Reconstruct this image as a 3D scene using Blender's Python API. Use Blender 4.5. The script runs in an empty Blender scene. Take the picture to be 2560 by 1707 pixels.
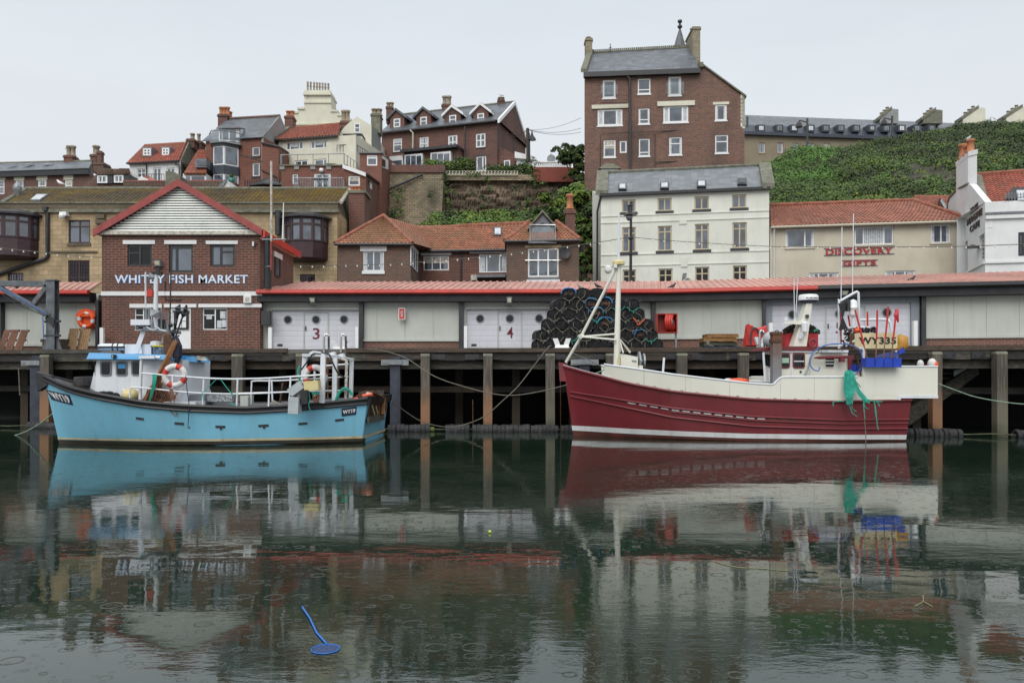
import bpy,math,random
from mathutils import Vector
random.seed(7)
C=bpy.context.scene.collection
SC=bpy.context.scene
# ------------------------------------------------------------------ camera, sky, sun, exposure
CH,V0,FP=2.2,939.0,2000.0
cam=bpy.data.cameras.new("camera");camo=bpy.data.objects.new("camera",cam);C.objects.link(camo)
camo.location=(0,0,CH);camo.rotation_euler=(math.pi/2,0,0)
cam.sensor_width=36;cam.lens=36*FP/2560;cam.shift_y=(V0-853.5)/2560
cam.clip_start=0.1;cam.clip_end=4000
SC.camera=camo
w=bpy.data.worlds.new("World");SC.world=w;w.use_nodes=True
nt=w.node_tree;N=nt.nodes;L=nt.links
bg=N['Background']
sky=N.new('ShaderNodeTexSky');sky.sky_type='NISHITA';sky.sun_disc=False
sky.sun_elevation=math.radians(48);sky.sun_rotation=math.radians(200)
sky.air_density=1.0;sky.dust_density=4.0;sky.ozone_density=1.0
tc=N.new('ShaderNodeTexCoord');sx=N.new('ShaderNodeSeparateXYZ');L.new(tc.outputs['Generated'],sx.inputs[0])
rp=N.new('ShaderNodeValToRGB');L.new(sx.outputs['Z'],rp.inputs[0])
e=rp.color_ramp.elements
e[0].position=0.0;e[0].color=(9.2,9.5,9.7,1)
e[1].position=1.0;e[1].color=(14.5,15.0,15.6,1)
q=e.new(0.18);q.color=(8.9,9.3,9.65,1)
q=e.new(0.42);q.color=(8.3,8.9,9.5,1)
nz=N.new('ShaderNodeTexNoise');nz.inputs['Scale'].default_value=2.2;nz.inputs['Detail'].default_value=4
mp=N.new('ShaderNodeMapping');mp.inputs['Scale'].default_value=(1,1,3.5);L.new(tc.outputs['Generated'],mp.inputs[0]);L.new(mp.outputs[0],nz.inputs['Vector'])
mr=N.new('ShaderNodeMapRange');mr.inputs[3].default_value=0.87;mr.inputs[4].default_value=1.12;L.new(nz.outputs[0],mr.inputs[0])
vm=N.new('ShaderNodeVectorMath');vm.operation='SCALE';L.new(rp.outputs[0],vm.inputs[0]);L.new(mr.outputs[0],vm.inputs['Scale'])
mx=N.new('ShaderNodeMix');mx.data_type='RGBA';mx.inputs[0].default_value=0.92
L.new(sky.outputs[0],mx.inputs[6]);L.new(vm.outputs[0],mx.inputs[7]);L.new(mx.outputs[2],bg.inputs[0])
bg.inputs[1].default_value=0.08
sl=bpy.data.lights.new("sun",'SUN');sl.energy=1.7;sl.angle=math.radians(45);sl.color=(1,.97,.93)
so=bpy.data.objects.new("sun",sl);C.objects.link(so);so.rotation_euler=(math.radians(46),0,math.radians(-14))
SC.view_settings.view_transform='Standard';SC.view_settings.look='None'
SC.view_settings.exposure=0.24;SC.view_settings.gamma=1
SC.render.engine='CYCLES'
# ------------------------------------------------------------------ coordinates: photo pixel + depth -> place
def P(u,v,Z):return Vector(((u-1280)*Z/FP,Z,CH+(V0-v)*Z/FP))
def zm(u0,v0,s):return lambda x,y:(u0+x/s,v0+y/s)
zS=zm(0,0,1)
zA=zm(0,360,4.704);zB=zm(400,200,4.704);zC=zm(850,200,3.92);zD=zm(1400,40,3.92)
zE=zm(1860,220,3.267);zF=zm(0,440,3.408);zG=zm(400,440,3.408);zH=zm(820,500,3.564)
zI=zm(1440,400,3.137);zJ=zm(1900,480,3.564)
b1=zm(80,740,4.02);b2=zm(540,800,4.704);r1=zm(1380,640,3.2);r2=zm(1860,640,3.2)
k3=zm(960,820,4.704);lp=zm(1240,640,4.9);q4=zm(2160,840,5.4075);b5=zm(300,640,6.03);b6=zm(720,840,6.535)
def Q(m,x,y,Z):
 u,v=m(x,y);return P(u,v,Z)
# ------------------------------------------------------------------ materials
MATS={}
def newmat(name):
 m=bpy.data.materials.new(name);m.use_nodes=True;MATS[name]=m
 return m,m.node_tree.nodes,m.node_tree.links,m.node_tree.nodes['Principled BSDF']
def col(c):return(c[0],c[1],c[2],1)
def noise(n,l,vec,scale,detail=4,sc=None):
 t=n.new('ShaderNodeTexNoise');t.inputs['Scale'].default_value=scale;t.inputs['Detail'].default_value=detail
 if sc:
  mpp=n.new('ShaderNodeMapping');mpp.inputs['Scale'].default_value=sc;l.new(vec,mpp.inputs[0]);l.new(mpp.outputs[0],t.inputs['Vector'])
 else:l.new(vec,t.inputs['Vector'])
 return t
def mixc(n,l,f,a,b,mode='MIX'):
 x=n.new('ShaderNodeMix');x.data_type='RGBA';x.blend_type=mode
 for i,s in((0,f),(6,a),(7,b)):
  if hasattr(s,'is_linked')or hasattr(s,'links'):l.new(s,x.inputs[i])
  else:x.inputs[i].default_value=s if i==0 else col(s)
 return x.outputs[2]
def mrange(n,l,v,a,b,c,d):
 x=n.new('ShaderNodeMapRange');l.new(v,x.inputs[0])
 for i,k in enumerate((a,b,c,d)):x.inputs[i+1].default_value=k
 return x.outputs[0]
def paint(name,c,rough=.5,var=.18,scale=1.5,dirt=None,damt=.35,streak=False,bump=.0,metal=0.,bs=30,spec=.5,coat=0):
 """a weathered plain surface: blotchy colour, optional dirt blotches or vertical run-marks"""
 m,n,l,p=newmat(name)
 t=n.new('ShaderNodeTexCoord');g=n.new('ShaderNodeNewGeometry')
 nn=noise(n,l,g.outputs['Position'],scale,6)
 c2=tuple(k*(1-var*1.6)for k in c);c3=tuple(min(1,k*(1+var*.8))for k in c)
 o=mixc(n,l,mrange(n,l,nn.outputs[0],.3,.7,0,1),c2,c3)
 if dirt:
  d=noise(n,l,g.outputs['Position'],2.3 if not streak else 1.0,8,(5,5,.5)if streak else(1,1,1))
  o=mixc(n,l,mrange(n,l,d.outputs[0],.52,.72,0,damt),o,dirt)
 l.new(o,p.inputs['Base Color']);p.inputs['Roughness'].default_value=rough;p.inputs['Metallic'].default_value=metal
 p.inputs['Specular IOR Level'].default_value=spec;p.inputs['Coat Weight'].default_value=coat
 if bump:
  bn=noise(n,l,g.outputs['Position'],bs,5);b=n.new('ShaderNodeBump');b.inputs['Strength'].default_value=bump;b.inputs['Distance'].default_value=.02
  l.new(bn.outputs[0],b.inputs['Height']);l.new(b.outputs[0],p.inputs['Normal'])
 return m
def bricks(name,c1,c2,mortar,bw=.3,bh=.1,mort=.014,stain=(.05,.045,.04),samt=.35,off=.5,bump=.5,rough=.85,sscale=.6,big=.25,bias=0):
 m,n,l,p=newmat(name)
 t=n.new('ShaderNodeTexCoord');g=n.new('ShaderNodeNewGeometry')
 b=n.new('ShaderNodeTexBrick');l.new(t.outputs['UV'],b.inputs['Vector'])
 b.inputs['Scale'].default_value=1;b.inputs['Brick Width'].default_value=bw;b.inputs['Row Height'].default_value=bh
 b.inputs['Mortar Size'].default_value=mort;b.inputs['Mortar Smooth'].default_value=.2;b.offset=off
 b.inputs['Color1'].default_value=col(c1);b.inputs['Color2'].default_value=col(c2);b.inputs['Mortar'].default_value=col(mortar)
 b.inputs['Bias'].default_value=bias
 s=noise(n,l,g.outputs['Position'],sscale,9,(1,1,.7))
 o=mixc(n,l,mrange(n,l,s.outputs[0],.45,.7,0,samt),b.outputs[0],stain)
 s2=noise(n,l,g.outputs['Position'],5,3)
 o=mixc(n,l,mrange(n,l,s2.outputs[0],.3,.7,big,0),o,tuple(k*.35 for k in c1))
 l.new(o,p.inputs['Base Color']);p.inputs['Roughness'].default_value=rough
 bm=n.new('ShaderNodeBump');bm.inputs['Strength'].default_value=bump;bm.inputs['Distance'].default_value=.012;bm.invert=True
 l.new(b.outputs['Fac'],bm.inputs['Height']);l.new(bm.outputs[0],p.inputs['Normal'])
 return m
def tilemat(name,c1,c2,cw,rh,moss=None,mamt=.5,rough=.6,dark=.4):
 """clay tiles: one tint per tile, lichen blotches"""
 m,n,l,p=newmat(name)
 t=n.new('ShaderNodeTexCoord');g=n.new('ShaderNodeNewGeometry')
 b=n.new('ShaderNodeTexBrick');l.new(t.outputs['UV'],b.inputs['Vector']);b.offset=0
 b.inputs['Scale'].default_value=1;b.inputs['Brick Width'].default_value=cw;b.inputs['Row Height'].default_value=rh
 b.inputs['Mortar Size'].default_value=.006;b.inputs['Mortar'].default_value=col(tuple(k*dark for k in c1))
 b.inputs['Color1'].default_value=col(c1);b.inputs['Color2'].default_value=col(c2)
 o=b.outputs[0]
 s2=noise(n,l,g.outputs['Position'],1.2,6)
 o=mixc(n,l,mrange(n,l,s2.outputs[0],.4,.75,0,.45),o,tuple(k*.5 for k in c1))
 if moss:
  s=noise(n,l,g.outputs['Position'],1.7,8)
  s3=noise(n,l,g.outputs['Position'],.22,2)
  a=n.new('ShaderNodeMath');a.operation='ADD';l.new(s.outputs[0],a.inputs[0]);l.new(s3.outputs[0],a.inputs[1])
  o=mixc(n,l,mrange(n,l,a.outputs[0],.85,1.2,0,mamt),o,moss)
 l.new(o,p.inputs['Base Color']);p.inputs['Roughness'].default_value=rough
 return m
def wood(name,c,c2,rough=.8,axis=(1,14,14),wet=None):
 m,n,l,p=newmat(name)
 g=n.new('ShaderNodeNewGeometry')
 a=noise(n,l,g.outputs['Position'],1.6,8,axis)
 b=noise(n,l,g.outputs['Position'],1.1,4)
 o=mixc(n,l,mrange(n,l,a.outputs[0],.35,.65,0,1),c,c2)
 o=mixc(n,l,mrange(n,l,b.outputs[0],.45,.7,0,.65),o,tuple(k*.35 for k in c))
 if wet:
  s=n.new('ShaderNodeSeparateXYZ');l.new(g.outputs['Position'],s.inputs[0])
  ad=n.new('ShaderNodeMath');ad.operation='MULTIPLY_ADD';ad.inputs[1].default_value=1.2;l.new(b.outputs[0],ad.inputs[0]);l.new(s.outputs['Z'],ad.inputs[2])
  o=mixc(n,l,mrange(n,l,ad.outputs[0],1.5,2.4,1,0),o,wet)
  o=mixc(n,l,mrange(n,l,ad.outputs[0],.55,1.0,.8,0),o,(.025,.035,.015))
 l.new(o,p.inputs['Base Color']);p.inputs['Roughness'].default_value=rough
 bm=n.new('ShaderNodeBump');bm.inputs['Strength'].default_value=.5;bm.inputs['Distance'].default_value=.02
 l.new(a.outputs[0],bm.inputs['Height']);l.new(bm.outputs[0],p.inputs['Normal'])
 return m
def glass(name,c,ior=2.1,rough=.03):
 m,n,l,p=newmat(name)
 g=n.new('ShaderNodeNewGeometry');nn=noise(n,l,g.outputs['Position'],.9,2)
 o=mixc(n,l,mrange(n,l,nn.outputs[0],.4,.6,0,1),tuple(k*.5 for k in c),tuple(k*1.5 for k in c))
 l.new(o,p.inputs['Base Color'])
 p.inputs['Roughness'].default_value=rough;p.inputs['IOR'].default_value=ior
 return m
M={}
M['white']=paint('white_render',(.68,.69,.69),.7,.06,.8,(.3,.31,.28),.15,True)
M['gwhite']=paint('greenish_white_render',(.66,.67,.60),.8,.07,.7,(.3,.31,.25),.13,True)
M['cream']=paint('cream_render',(.62,.60,.49),.8,.06,.7,(.3,.28,.2),.15,True)
M['buff']=paint('buff_render',(.53,.48,.38),.85,.08,.8,(.26,.23,.17),.12,True,bump=.15)
M['pebble']=paint('grey_render',(.26,.27,.26),.8,.1,1,(.1,.1,.09),.4,True)
M['beige']=paint('beige_far_render',(.24,.2,.14),.9,.08,.5)
M['upvc']=paint('white_upvc',(.72,.73,.73),.35,.03,3)
M['dframe']=paint('dark_frame',(.022,.024,.028),.4,.1,3)
M['plum']=paint('plum_paint',(.045,.018,.024),.5,.2,3,(.02,.02,.02),.4,True)
M['tan']=paint('tan_frame',(.48,.4,.27),.5,.05,3)
M['charcoal']=paint('charcoal',(.03,.03,.035),.5,.2,3)
M['black']=paint('black_gloss',(.014,.015,.018),.35,.2,3)
M['lead']=paint('lead_grey',(.16,.17,.19),.5,.15,3,(.08,.08,.08),.4,True)
M['redp']=paint('red_paint',(.50,.035,.022),.38,.12,1.5,(.2,.02,.02),.35,True)
def tint():
 m,n,l,p=newmat('clear_balcony_glass');p.inputs['Base Color'].default_value=(.35,.42,.45,1);p.inputs['Roughness'].default_value=.03;p.inputs['Alpha'].default_value=.16;p.inputs['IOR'].default_value=1.8;return m
M['clear']=tint()
M['redv']=paint('faded_red_verge',(.29,.05,.042),.5,.15,2.5,(.18,.04,.04),.5)
M['glass']=glass('window_glass',(.06,.075,.1))
M['dglass']=glass('dark_window_glass',(.008,.009,.011),1.45)
M['curtain']=paint('net_curtain',(.5,.53,.55),.6,.2,6)
M['bbrown']=bricks('brown_brick',(.155,.055,.035),(.10,.04,.03),(.23,.15,.12),bw=.34,bh=.115,mort=.016,samt=.5)
M['bred']=bricks('red_brick',(.21,.068,.045),(.15,.052,.036),(.22,.15,.11),bw=.42,bh=.15,samt=.4)
M['bhouse']=bricks('weathered_brown_brick',(.17,.085,.055),(.11,.065,.05),(.17,.14,.11),bw=.34,bh=.12,mort=.017,samt=.45)
M['bfar']=bricks('dark_red_terrace_brick',(.18,.074,.055),(.115,.053,.044),(.16,.11,.09),bw=.6,bh=.2,mort=.025,samt=.55,sscale=.4)
M['btall']=bricks('weathered_tall_brick',(.22,.105,.075),(.135,.072,.056),(.2,.15,.12),bw=.5,bh=.17,mort=.025,samt=.6,sscale=.35,big=.4)
M['bpale']=bricks('pale_chimney_brick',(.34,.3,.2),(.22,.19,.13),(.2,.17,.13),bw=.35,bh=.12)
M['stone']=bricks('ochre_sandstone',(.50,.375,.22),(.37,.285,.17),(.22,.16,.10),bw=.62,bh=.3,mort=.012,stain=(.12,.09,.055),samt=.7,sscale=.5,big=.2)
M['dstone']=bricks('dark_parapet_stone',(.14,.11,.07),(.1,.08,.052),(.2,.17,.11),bw=.75,bh=.34,mort=.016,stain=(.05,.045,.03),samt=.6)
M['rubble']=bricks('old_rubble_wall',(.42,.33,.21),(.24,.195,.13),(.10,.085,.06),bw=.5,bh=.2,mort=.02,stain=(.06,.06,.045),samt=.8,sscale=.3,bump=1)
M['rock']=paint('crumbling_rock_face',(.17,.125,.09),.95,.4,.5,(.05,.055,.035),.8,bump=1,bs=2)
M['coping']=paint('stone_coping',(.17,.17,.13),.9,.25,3,(.08,.09,.05),.6)
M['slate']=tilemat('blue_grey_slate',(.15,.165,.19),(.075,.085,.105),.55,.4,(.05,.055,.05),.6,.45,.4)
M['slate2']=tilemat('graded_slate',(.20,.215,.23),(.12,.135,.15),.45,.42,(.09,.1,.09),.35,.45,.25)
M['slated']=tilemat('dark_mansard_slate',(.045,.055,.075),(.035,.042,.06),.4,.3,None,.4,.45,.8)
M['pan']=tilemat('orange_pantile',(.41,.17,.095),(.24,.09,.058),.27,.36,(.17,.13,.06),.5)
M['panp']=tilemat('pink_pantile',(.42,.18,.125),(.25,.10,.07),.27,.36,(.16,.11,.08),.3)
M['panr']=tilemat('red_pantile',(.40,.11,.065),(.24,.065,.045),.3,.4,(.14,.1,.06),.4)
M['panb']=tilemat('brown_pantile',(.15,.07,.05),(.11,.055,.042),.3,.4,(.12,.12,.08),.6)
M['mosst']=tilemat('mossy_tile',(.14,.11,.07),(.075,.06,.04),.3,.34,(.22,.15,.035),.85)
M['ridge']=paint('ridge_tile',(.28,.1,.06),.8,.25,3,(.12,.1,.06),.5)
M['potc']=paint('clay_pot',(.42,.17,.08),.8,.2,4)
M['potp']=paint('pale_clay_pot',(.3,.25,.18),.8,.3,5)
M['metal']=paint('galvanised',(.26,.285,.30),.45,.2,4,(.2,.2,.2),.4,metal=.4)
M['steel']=paint('stainless',(.5,.5,.5),.25,.1,4,metal=.9)
M['stain']=paint('peeling_paint',(.5,.47,.4),.8,.3,6)
# ------------------------------------------------------------------ mesh builder
def V(*a):return Vector(a)
class MB:
 def __init__(s):s.v=[];s.f=[];s.mi=[];s.k=0;s.uv=[]
 def poly(s,pts,uv=None):
  i=len(s.v);s.v+=[Vector(p)for p in pts];s.f.append(tuple(range(i,i+len(pts))));s.mi.append(s.k);s.uv.append(uv);return s
 def hexa(s,p):
  for a in((3,2,1,0),(4,5,6,7),(0,1,5,4),(1,2,6,5),(2,3,7,6),(3,0,4,7)):s.poly([p[k]for k in a])
  return s
 def box(s,x0,x1,y0,y1,z0,z1):
  return s.hexa([(x0,y0,z0),(x1,y0,z0),(x1,y1,z0),(x0,y1,z0),(x0,y0,z1),(x1,y0,z1),(x1,y1,z1),(x0,y1,z1)])
 def grid(s,rows,closed=False):
  i=len(s.v);n=len(rows[0])
  for r in rows:s.v+=[Vector(p)for p in r]
  for a in range(len(rows)-1):
   for b in range(n if closed else n-1):
    c=(b+1)%n
    s.f.append((i+a*n+b,i+a*n+c,i+(a+1)*n+c,i+(a+1)*n+b));s.mi.append(s.k);s.uv.append(None)
  return s
 def tube(s,pts,r,n=6,closed=False,caps=True):
  pts=[Vector(p)for p in pts];rows=[];up=None
  for i,p in enumerate(pts):
   a=pts[i-1]if(i or closed)else p;b=pts[(i+1)%len(pts)]if(i<len(pts)-1 or closed)else p
   d=(b-a);d=d.normalized()if d.length>1e-9 else V(0,0,1)
   if up is None:up=d.orthogonal().normalized()
   up=(up-d*up.dot(d));up=up.normalized()if up.length>1e-6 else d.orthogonal().normalized()
   w=d.cross(up);rr=r[i]if isinstance(r,(list,tuple))else r
   rows.append([p+up*math.cos(2*math.pi*k/n+.4)*rr+w*math.sin(2*math.pi*k/n+.4)*rr for k in range(n)])
  if closed:rows.append(rows[0])
  s.grid(rows,True)
  if caps and not closed:s.poly(rows[0][::-1]);s.poly(rows[-1])
  return s
 def lathe(s,c,prof,n=12,axis=(0,0,1),cap=True):
  ax=Vector(axis).normalized();a=ax.orthogonal().normalized();b=ax.cross(a);c=Vector(c)
  rows=[[c+ax*h+(a*math.cos(2*math.pi*k/n)+b*math.sin(2*math.pi*k/n))*r for k in range(n)]for r,h in prof]
  s.grid(rows,True)
  if cap and prof[0][0]>1e-4:s.poly(rows[0][::-1])
  if cap and prof[-1][0]>1e-4:s.poly(rows[-1])
  return s
 def prism(s,pts,d):
  d=Vector(d);pts=[Vector(p)for p in pts];q=[p+d for p in pts];n=len(pts)
  s.poly(pts);s.poly(q[::-1])
  for i in range(n):s.poly([pts[i],q[i],q[(i+1)%n],pts[(i+1)%n]])
  return s
 def ball(s,c,r,n=10,sc=(1,1,1)):
  c=Vector(c);rows=[]
  for i in range(n//2+1):
   a=math.pi*i/(n//2)
   rows.append([c+V(math.sin(a)*math.cos(2*math.pi*k/n)*r*sc[0],math.sin(a)*math.sin(2*math.pi*k/n)*r*sc[1],math.cos(a)*r*sc[2])for k in range(n)])
  s.grid(rows,True);return s
 def build(s,name,mats,parent=None,smooth=False,bevel=0,label=None,origin=None):
  if not isinstance(mats,(list,tuple)):mats=[mats]
  if parent is not None:o=WL[parent.name]
  elif origin is not None:o=Vector(origin)
  else:
   xs=[p.x for p in s.v];ys=[p.y for p in s.v];zs=[p.z for p in s.v]
   o=V((min(xs)+max(xs))/2,(min(ys)+max(ys))/2,min(zs))
  me=bpy.data.meshes.new(name);me.from_pydata([p-o for p in s.v],[],s.f)
  for m in mats:me.materials.append(m)
  me.polygons.foreach_set('material_index',s.mi)
  if smooth:me.polygons.foreach_set('use_smooth',[True]*len(s.f))
  ul=me.uv_layers.new(name='UVMap');data=[0.0]*(2*len(me.loops));li=0
  for fi,f in enumerate(s.f):
   if s.uv[fi]:
    for a in s.uv[fi]:data[li]=a[0];data[li+1]=a[1];li+=2
    continue
   a=s.v[f[0]];nn=V(0,0,0)
   for k in range(1,len(f)-1):nn+=(s.v[f[k]]-a).cross(s.v[f[k+1]]-a)
   nn=nn.normalized()if nn.length>1e-12 else V(0,0,1)
   if abs(nn.z)>.98:ua=V(1,0,0);va=V(0,1,0)
   else:ua=V(0,0,1).cross(nn).normalized();va=nn.cross(ua)
   for k in f:p=s.v[k];data[li]=p.dot(ua);data[li+1]=p.dot(va);li+=2
  ul.data.foreach_set('uv',data)
  me.validate();me.update()
  ob=bpy.data.objects.new(name,me);C.objects.link(ob)
  if parent is not None:ob.parent=parent;WL[ob.name]=o
  else:ob.location=o;WL[ob.name]=o
  if bevel:
   b=ob.modifiers.new('b','BEVEL');b.width=bevel;b.segments=2;b.limit_method='ANGLE'
  if label:ob['label']=label
  return ob
WL={}
def tag(o,label,cat,group=None,kind=None):
 if label:o['label']=label
 if cat:o['category']=cat
 if group:o['group']=group
 if kind:o['kind']=kind
 return o
def thing(name,label,cat,loc,group=None):
 o=bpy.data.objects.new(name,None);C.objects.link(o);o.location=loc;o.empty_display_size=.2
 WL[o.name]=Vector(loc);return tag(o,label,cat,group)
def clone(root,loc,label,group=None):
 r=root.copy();C.objects.link(r);r.location=loc;r['label']=label
 if group:r['group']=group
 for ch in KIDS[root.name]:
  c=ch.copy();C.objects.link(c);c.parent=r
  for g in KIDS.get(ch.name,[]):
   d=g.copy();C.objects.link(d);d.parent=c
 return r
KIDS={}
def cache(root):
 KIDS[root.name]=[o for o in bpy.data.objects if o.parent==root]
 for k in KIDS[root.name]:KIDS[k.name]=[o for o in bpy.data.objects if o.parent==k]
ORD=['first','second','third','fourth','fifth','sixth','seventh','eighth','ninth','tenth','eleventh','twelfth','thirteenth','fourteenth','fifteenth','sixteenth','seventeenth','eighteenth','nineteenth','twentieth']
ORD+=['twenty-'+k for k in ORD[:9]]+['thirtieth']+['thirty-'+k for k in ORD[:9]]+['fortieth']+['forty-'+k for k in ORD[:9]]
def text(parent,txt,fn,mat,bold=.0,ext=.02,name='lettering',slab=0):
 """raised lettering; fn(a, b, c): 0..1 along, 0..1 up, c out"""
 cu=bpy.data.curves.new('t','FONT');cu.body=txt;cu.offset=bold;cu.extrude=.5;cu.resolution_u=3;cu.space_character=1.06
 ob=bpy.data.objects.new('t',cu);C.objects.link(ob)
 dg=bpy.context.evaluated_depsgraph_get();me=bpy.data.meshes.new_from_object(ob.evaluated_get(dg))
 vs=[v.co.copy()for v in me.vertices];fs=[tuple(p.vertices)for p in me.polygons]
 bpy.data.objects.remove(ob);bpy.data.curves.remove(cu);bpy.data.meshes.remove(me)
 x0=min(v.x for v in vs);x1=max(v.x for v in vs);y0=min(v.y for v in vs);y1=max(v.y for v in vs)
 mb=MB();mb.v=[fn((v.x-x0)/(x1-x0),(v.y-y0)/(y1-y0),ext if v.z>0 else .002)for v in vs];mb.f=fs;mb.mi=[0]*len(fs);mb.uv=[None]*len(fs)
 if slab:
  pass
 return mb.build(name,mat,parent)
# ------------------------------------------------------------------ facades: a vertical wall plane; pixels of the photo are cast onto it
WRN=[]
class Fac:
 def __init__(s,root,a,b,m=zS,mat=None):
  s.root=root;s.a=V(a[0],a[1],0);s.b=V(b[0],b[1],0);s.d=(s.b-s.a).normalized();s.L=(s.b-s.a).length
  s.n=V(-s.d.y,s.d.x,0)
  s.m=m;s.holes=[];s.mat=mat
 def sh(s,x,y):
  u,v=s.m(x,y);k=(u-1280)/FP
  t=(k*s.a.y-s.a.x)/(s.d.x-k*s.d.y);Z=s.a.y+t*s.d.y
  return t,CH+(V0-v)*Z/FP
 def pt(s,t,dep,h):return s.a+s.d*t+s.n*dep+V(0,0,h)
 def bx(s,mb,t0,t1,d0,d1,h0,h1):
  return mb.hexa([s.pt(t0,d0,h0),s.pt(t1,d0,h0),s.pt(t1,d1,h0),s.pt(t0,d1,h0),s.pt(t0,d0,h1),s.pt(t1,d0,h1),s.pt(t1,d1,h1),s.pt(t0,d1,h1)])
 def rect(s,x0,y0,x1,y1):
  ym=(y0+y1)/2;xm=(x0+x1)/2
  return s.sh(x0,ym)[0],s.sh(x1,ym)[0],s.sh(xm,y1)[1],s.sh(xm,y0)[1]
 def pbox(s,name,x0,y0,x1,y1,mat,d0=-.05,d1=0,bevel=0,parent=None):
  t0,t1,h0,h1=s.rect(x0,y0,x1,y1);mb=MB();s.bx(mb,t0,t1,d0,d1,h0,h1)
  return mb.build(name,mat,parent or s.root,bevel=bevel)
 def win(s,x0,y0,x1,y1,cols=(),rows=(),fm='upvc',gm='glass',fw=.06,rev=.12,sill=None,lintel=None,curtain=0,name='window',proud=False,muntin=None,extra=None,label=None,so=.06):
  t0,t1,h0,h1=s.rect(x0,y0,x1,y1)
  if not proud:s.holes.append((t0,t1,h0,h1,rev))
  dz=rev-.05 if not proud else-.05
  mb=MB();W=t1-t0;H_=h1-h0
  f0,f1=dz,dz+.06
  s.bx(mb,t0,t0+fw,f0,f1,h0,h1);s.bx(mb,t1-fw,t1,f0,f1,h0,h1)
  s.bx(mb,t0+fw,t1-fw,f0,f1,h0,h0+fw);s.bx(mb,t0+fw,t1-fw,f0,f1,h1-fw,h1)
  for c in cols:x=t0+W*c;s.bx(mb,x-fw*.5,x+fw*.5,f0-.004,f1,h0+fw,h1-fw)
  for r in rows:
   if isinstance(r,tuple):y=h0+H_*r[0];a=t0+W*r[1];b=t0+W*r[2]
   else:y=h0+H_*r;a=t0;b=t1
   s.bx(mb,a+fw*.5,b-fw*.5,f0-.008,f1,y-fw*.4,y+fw*.4)
  if muntin:
   for i in range(1,muntin[0]):x=t0+W*i/muntin[0];s.bx(mb,x-.013,x+.013,f0-.002,f1,h0+fw,h1-fw)
   for i in range(1,muntin[1]):y=h0+H_*i/muntin[1];s.bx(mb,t0+fw,t1-fw,f0-.006,f1,y-.013,y+.013)
  w_=mb.build(name,M[fm],s.root,label=label)
  mb=MB();s.bx(mb,t0+fw*.6,t1-fw*.6,dz+.035,dz+.05,h0+fw*.6,h1-fw*.6)
  mb.build('pane',M[gm],w_)
  WRN.append(1)
  if not curtain and fm=='upvc' and not proud and gm=='glass' and W>.7:
   k_=(len(WRN)*7)%10
   if k_ in(1,4,8):curtain=(.14,.2,.26)[k_%3]
   elif k_ in(2,5):
    mb=MB();s.bx(mb,t0+fw,t1-fw,dz+.022,dz+.033,h1-fw-(H_-2*fw)*(.3 if k_==2 else .5),h1-fw);mb.build('blind',M['stain' if k_==5 else 'curtain'],w_)
  if curtain:
   cw=W*curtain
   for a,b in((t0+fw,t0+cw),(t1-cw,t1-fw)):
    n=7;mb=MB()
    for k in range(n):
     p=a+(b-a)*k/n;q=a+(b-a)*(k+1)/n
     s.bx(mb,p,q,dz+.026+.004*(k%2),dz+.034,h0+fw,h1-fw)
    mb.build('curtain',M['curtain'],w_)
  if sill:
   mb=MB();hh=sill[1]if isinstance(sill,tuple)else .09;sm=sill[0]if isinstance(sill,tuple)else sill
   s.bx(mb,t0-so,t1+so,-.07,dz+.02,h0-hh,h0-.003);mb.build('sill',M[sm],w_)
  if lintel:
   lm,lh,lo=lintel;mb=MB();s.bx(mb,t0-lo,t1+lo,-.03,.0,h1+.004,h1+lh);mb.build('lintel',M[lm],w_)
  return w_
 def wall(s,t0,t1,h0,h1,depth=6,name='wall',mat=None,back=True,side_l=True,side_r=True,parent=None):
  mb=MB();hs=[h for h in s.holes if h[1]>t0 and h[0]<t1 and h[3]>h0 and h[2]<h1]
  xs=sorted({t0,t1}|{min(max(k,t0),t1)for h in hs for k in h[:2]});ys=sorted({h0,h1}|{min(max(k,h0),h1)for h in hs for k in h[2:4]})
  for i in range(len(xs)-1):
   for j in range(len(ys)-1):
    cx=(xs[i]+xs[i+1])/2;cy=(ys[j]+ys[j+1])/2
    if xs[i+1]-xs[i]<1e-6 or ys[j+1]-ys[j]<1e-6:continue
    if any(h[0]<cx<h[1]and h[2]<cy<h[3]for h in hs):continue
    mb.poly([s.pt(xs[i],0,ys[j]),s.pt(xs[i+1],0,ys[j]),s.pt(xs[i+1],0,ys[j+1]),s.pt(xs[i],0,ys[j+1])])
  for a,b,c,d,r in hs:
   a=max(a,t0);b=min(b,t1);c=max(c,h0);d=min(d,h1)
   q=[(a,c),(b,c),(b,d),(a,d)]
   for k in range(4):
    x,y=q[k],q[(k+1)%4]
    mb.poly([s.pt(x[0],0,x[1]),s.pt(x[0],r,x[1]),s.pt(y[0],r,y[1]),s.pt(y[0],0,y[1])])
   mb.poly([s.pt(a,r,c),s.pt(b,r,c),s.pt(b,r,d),s.pt(a,r,d)])
  A=lambda t,dd,h:s.pt(t,dd,h)
  if side_l:mb.poly([A(t0,depth,h0),A(t0,0,h0),A(t0,0,h1),A(t0,depth,h1)])
  if side_r:mb.poly([A(t1,0,h0),A(t1,depth,h0),A(t1,depth,h1),A(t1,0,h1)])
  if back:mb.poly([A(t1,depth,h0),A(t0,depth,h0),A(t0,depth,h1),A(t1,depth,h1)]);mb.poly([A(t0,0,h1-.002),A(t1,0,h1-.002),A(t1,depth,h1-.002),A(t0,depth,h1-.002)])
  return mb.build(name,s.mat if mat is None else mat,parent or s.root)
def fac_px(root,uL,ZL,uR,ZR,m=zS,mat=None):
 return Fac(root,((uL-1280)*ZL/FP,ZL),((uR-1280)*ZR/FP,ZR),m,mat)
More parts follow.
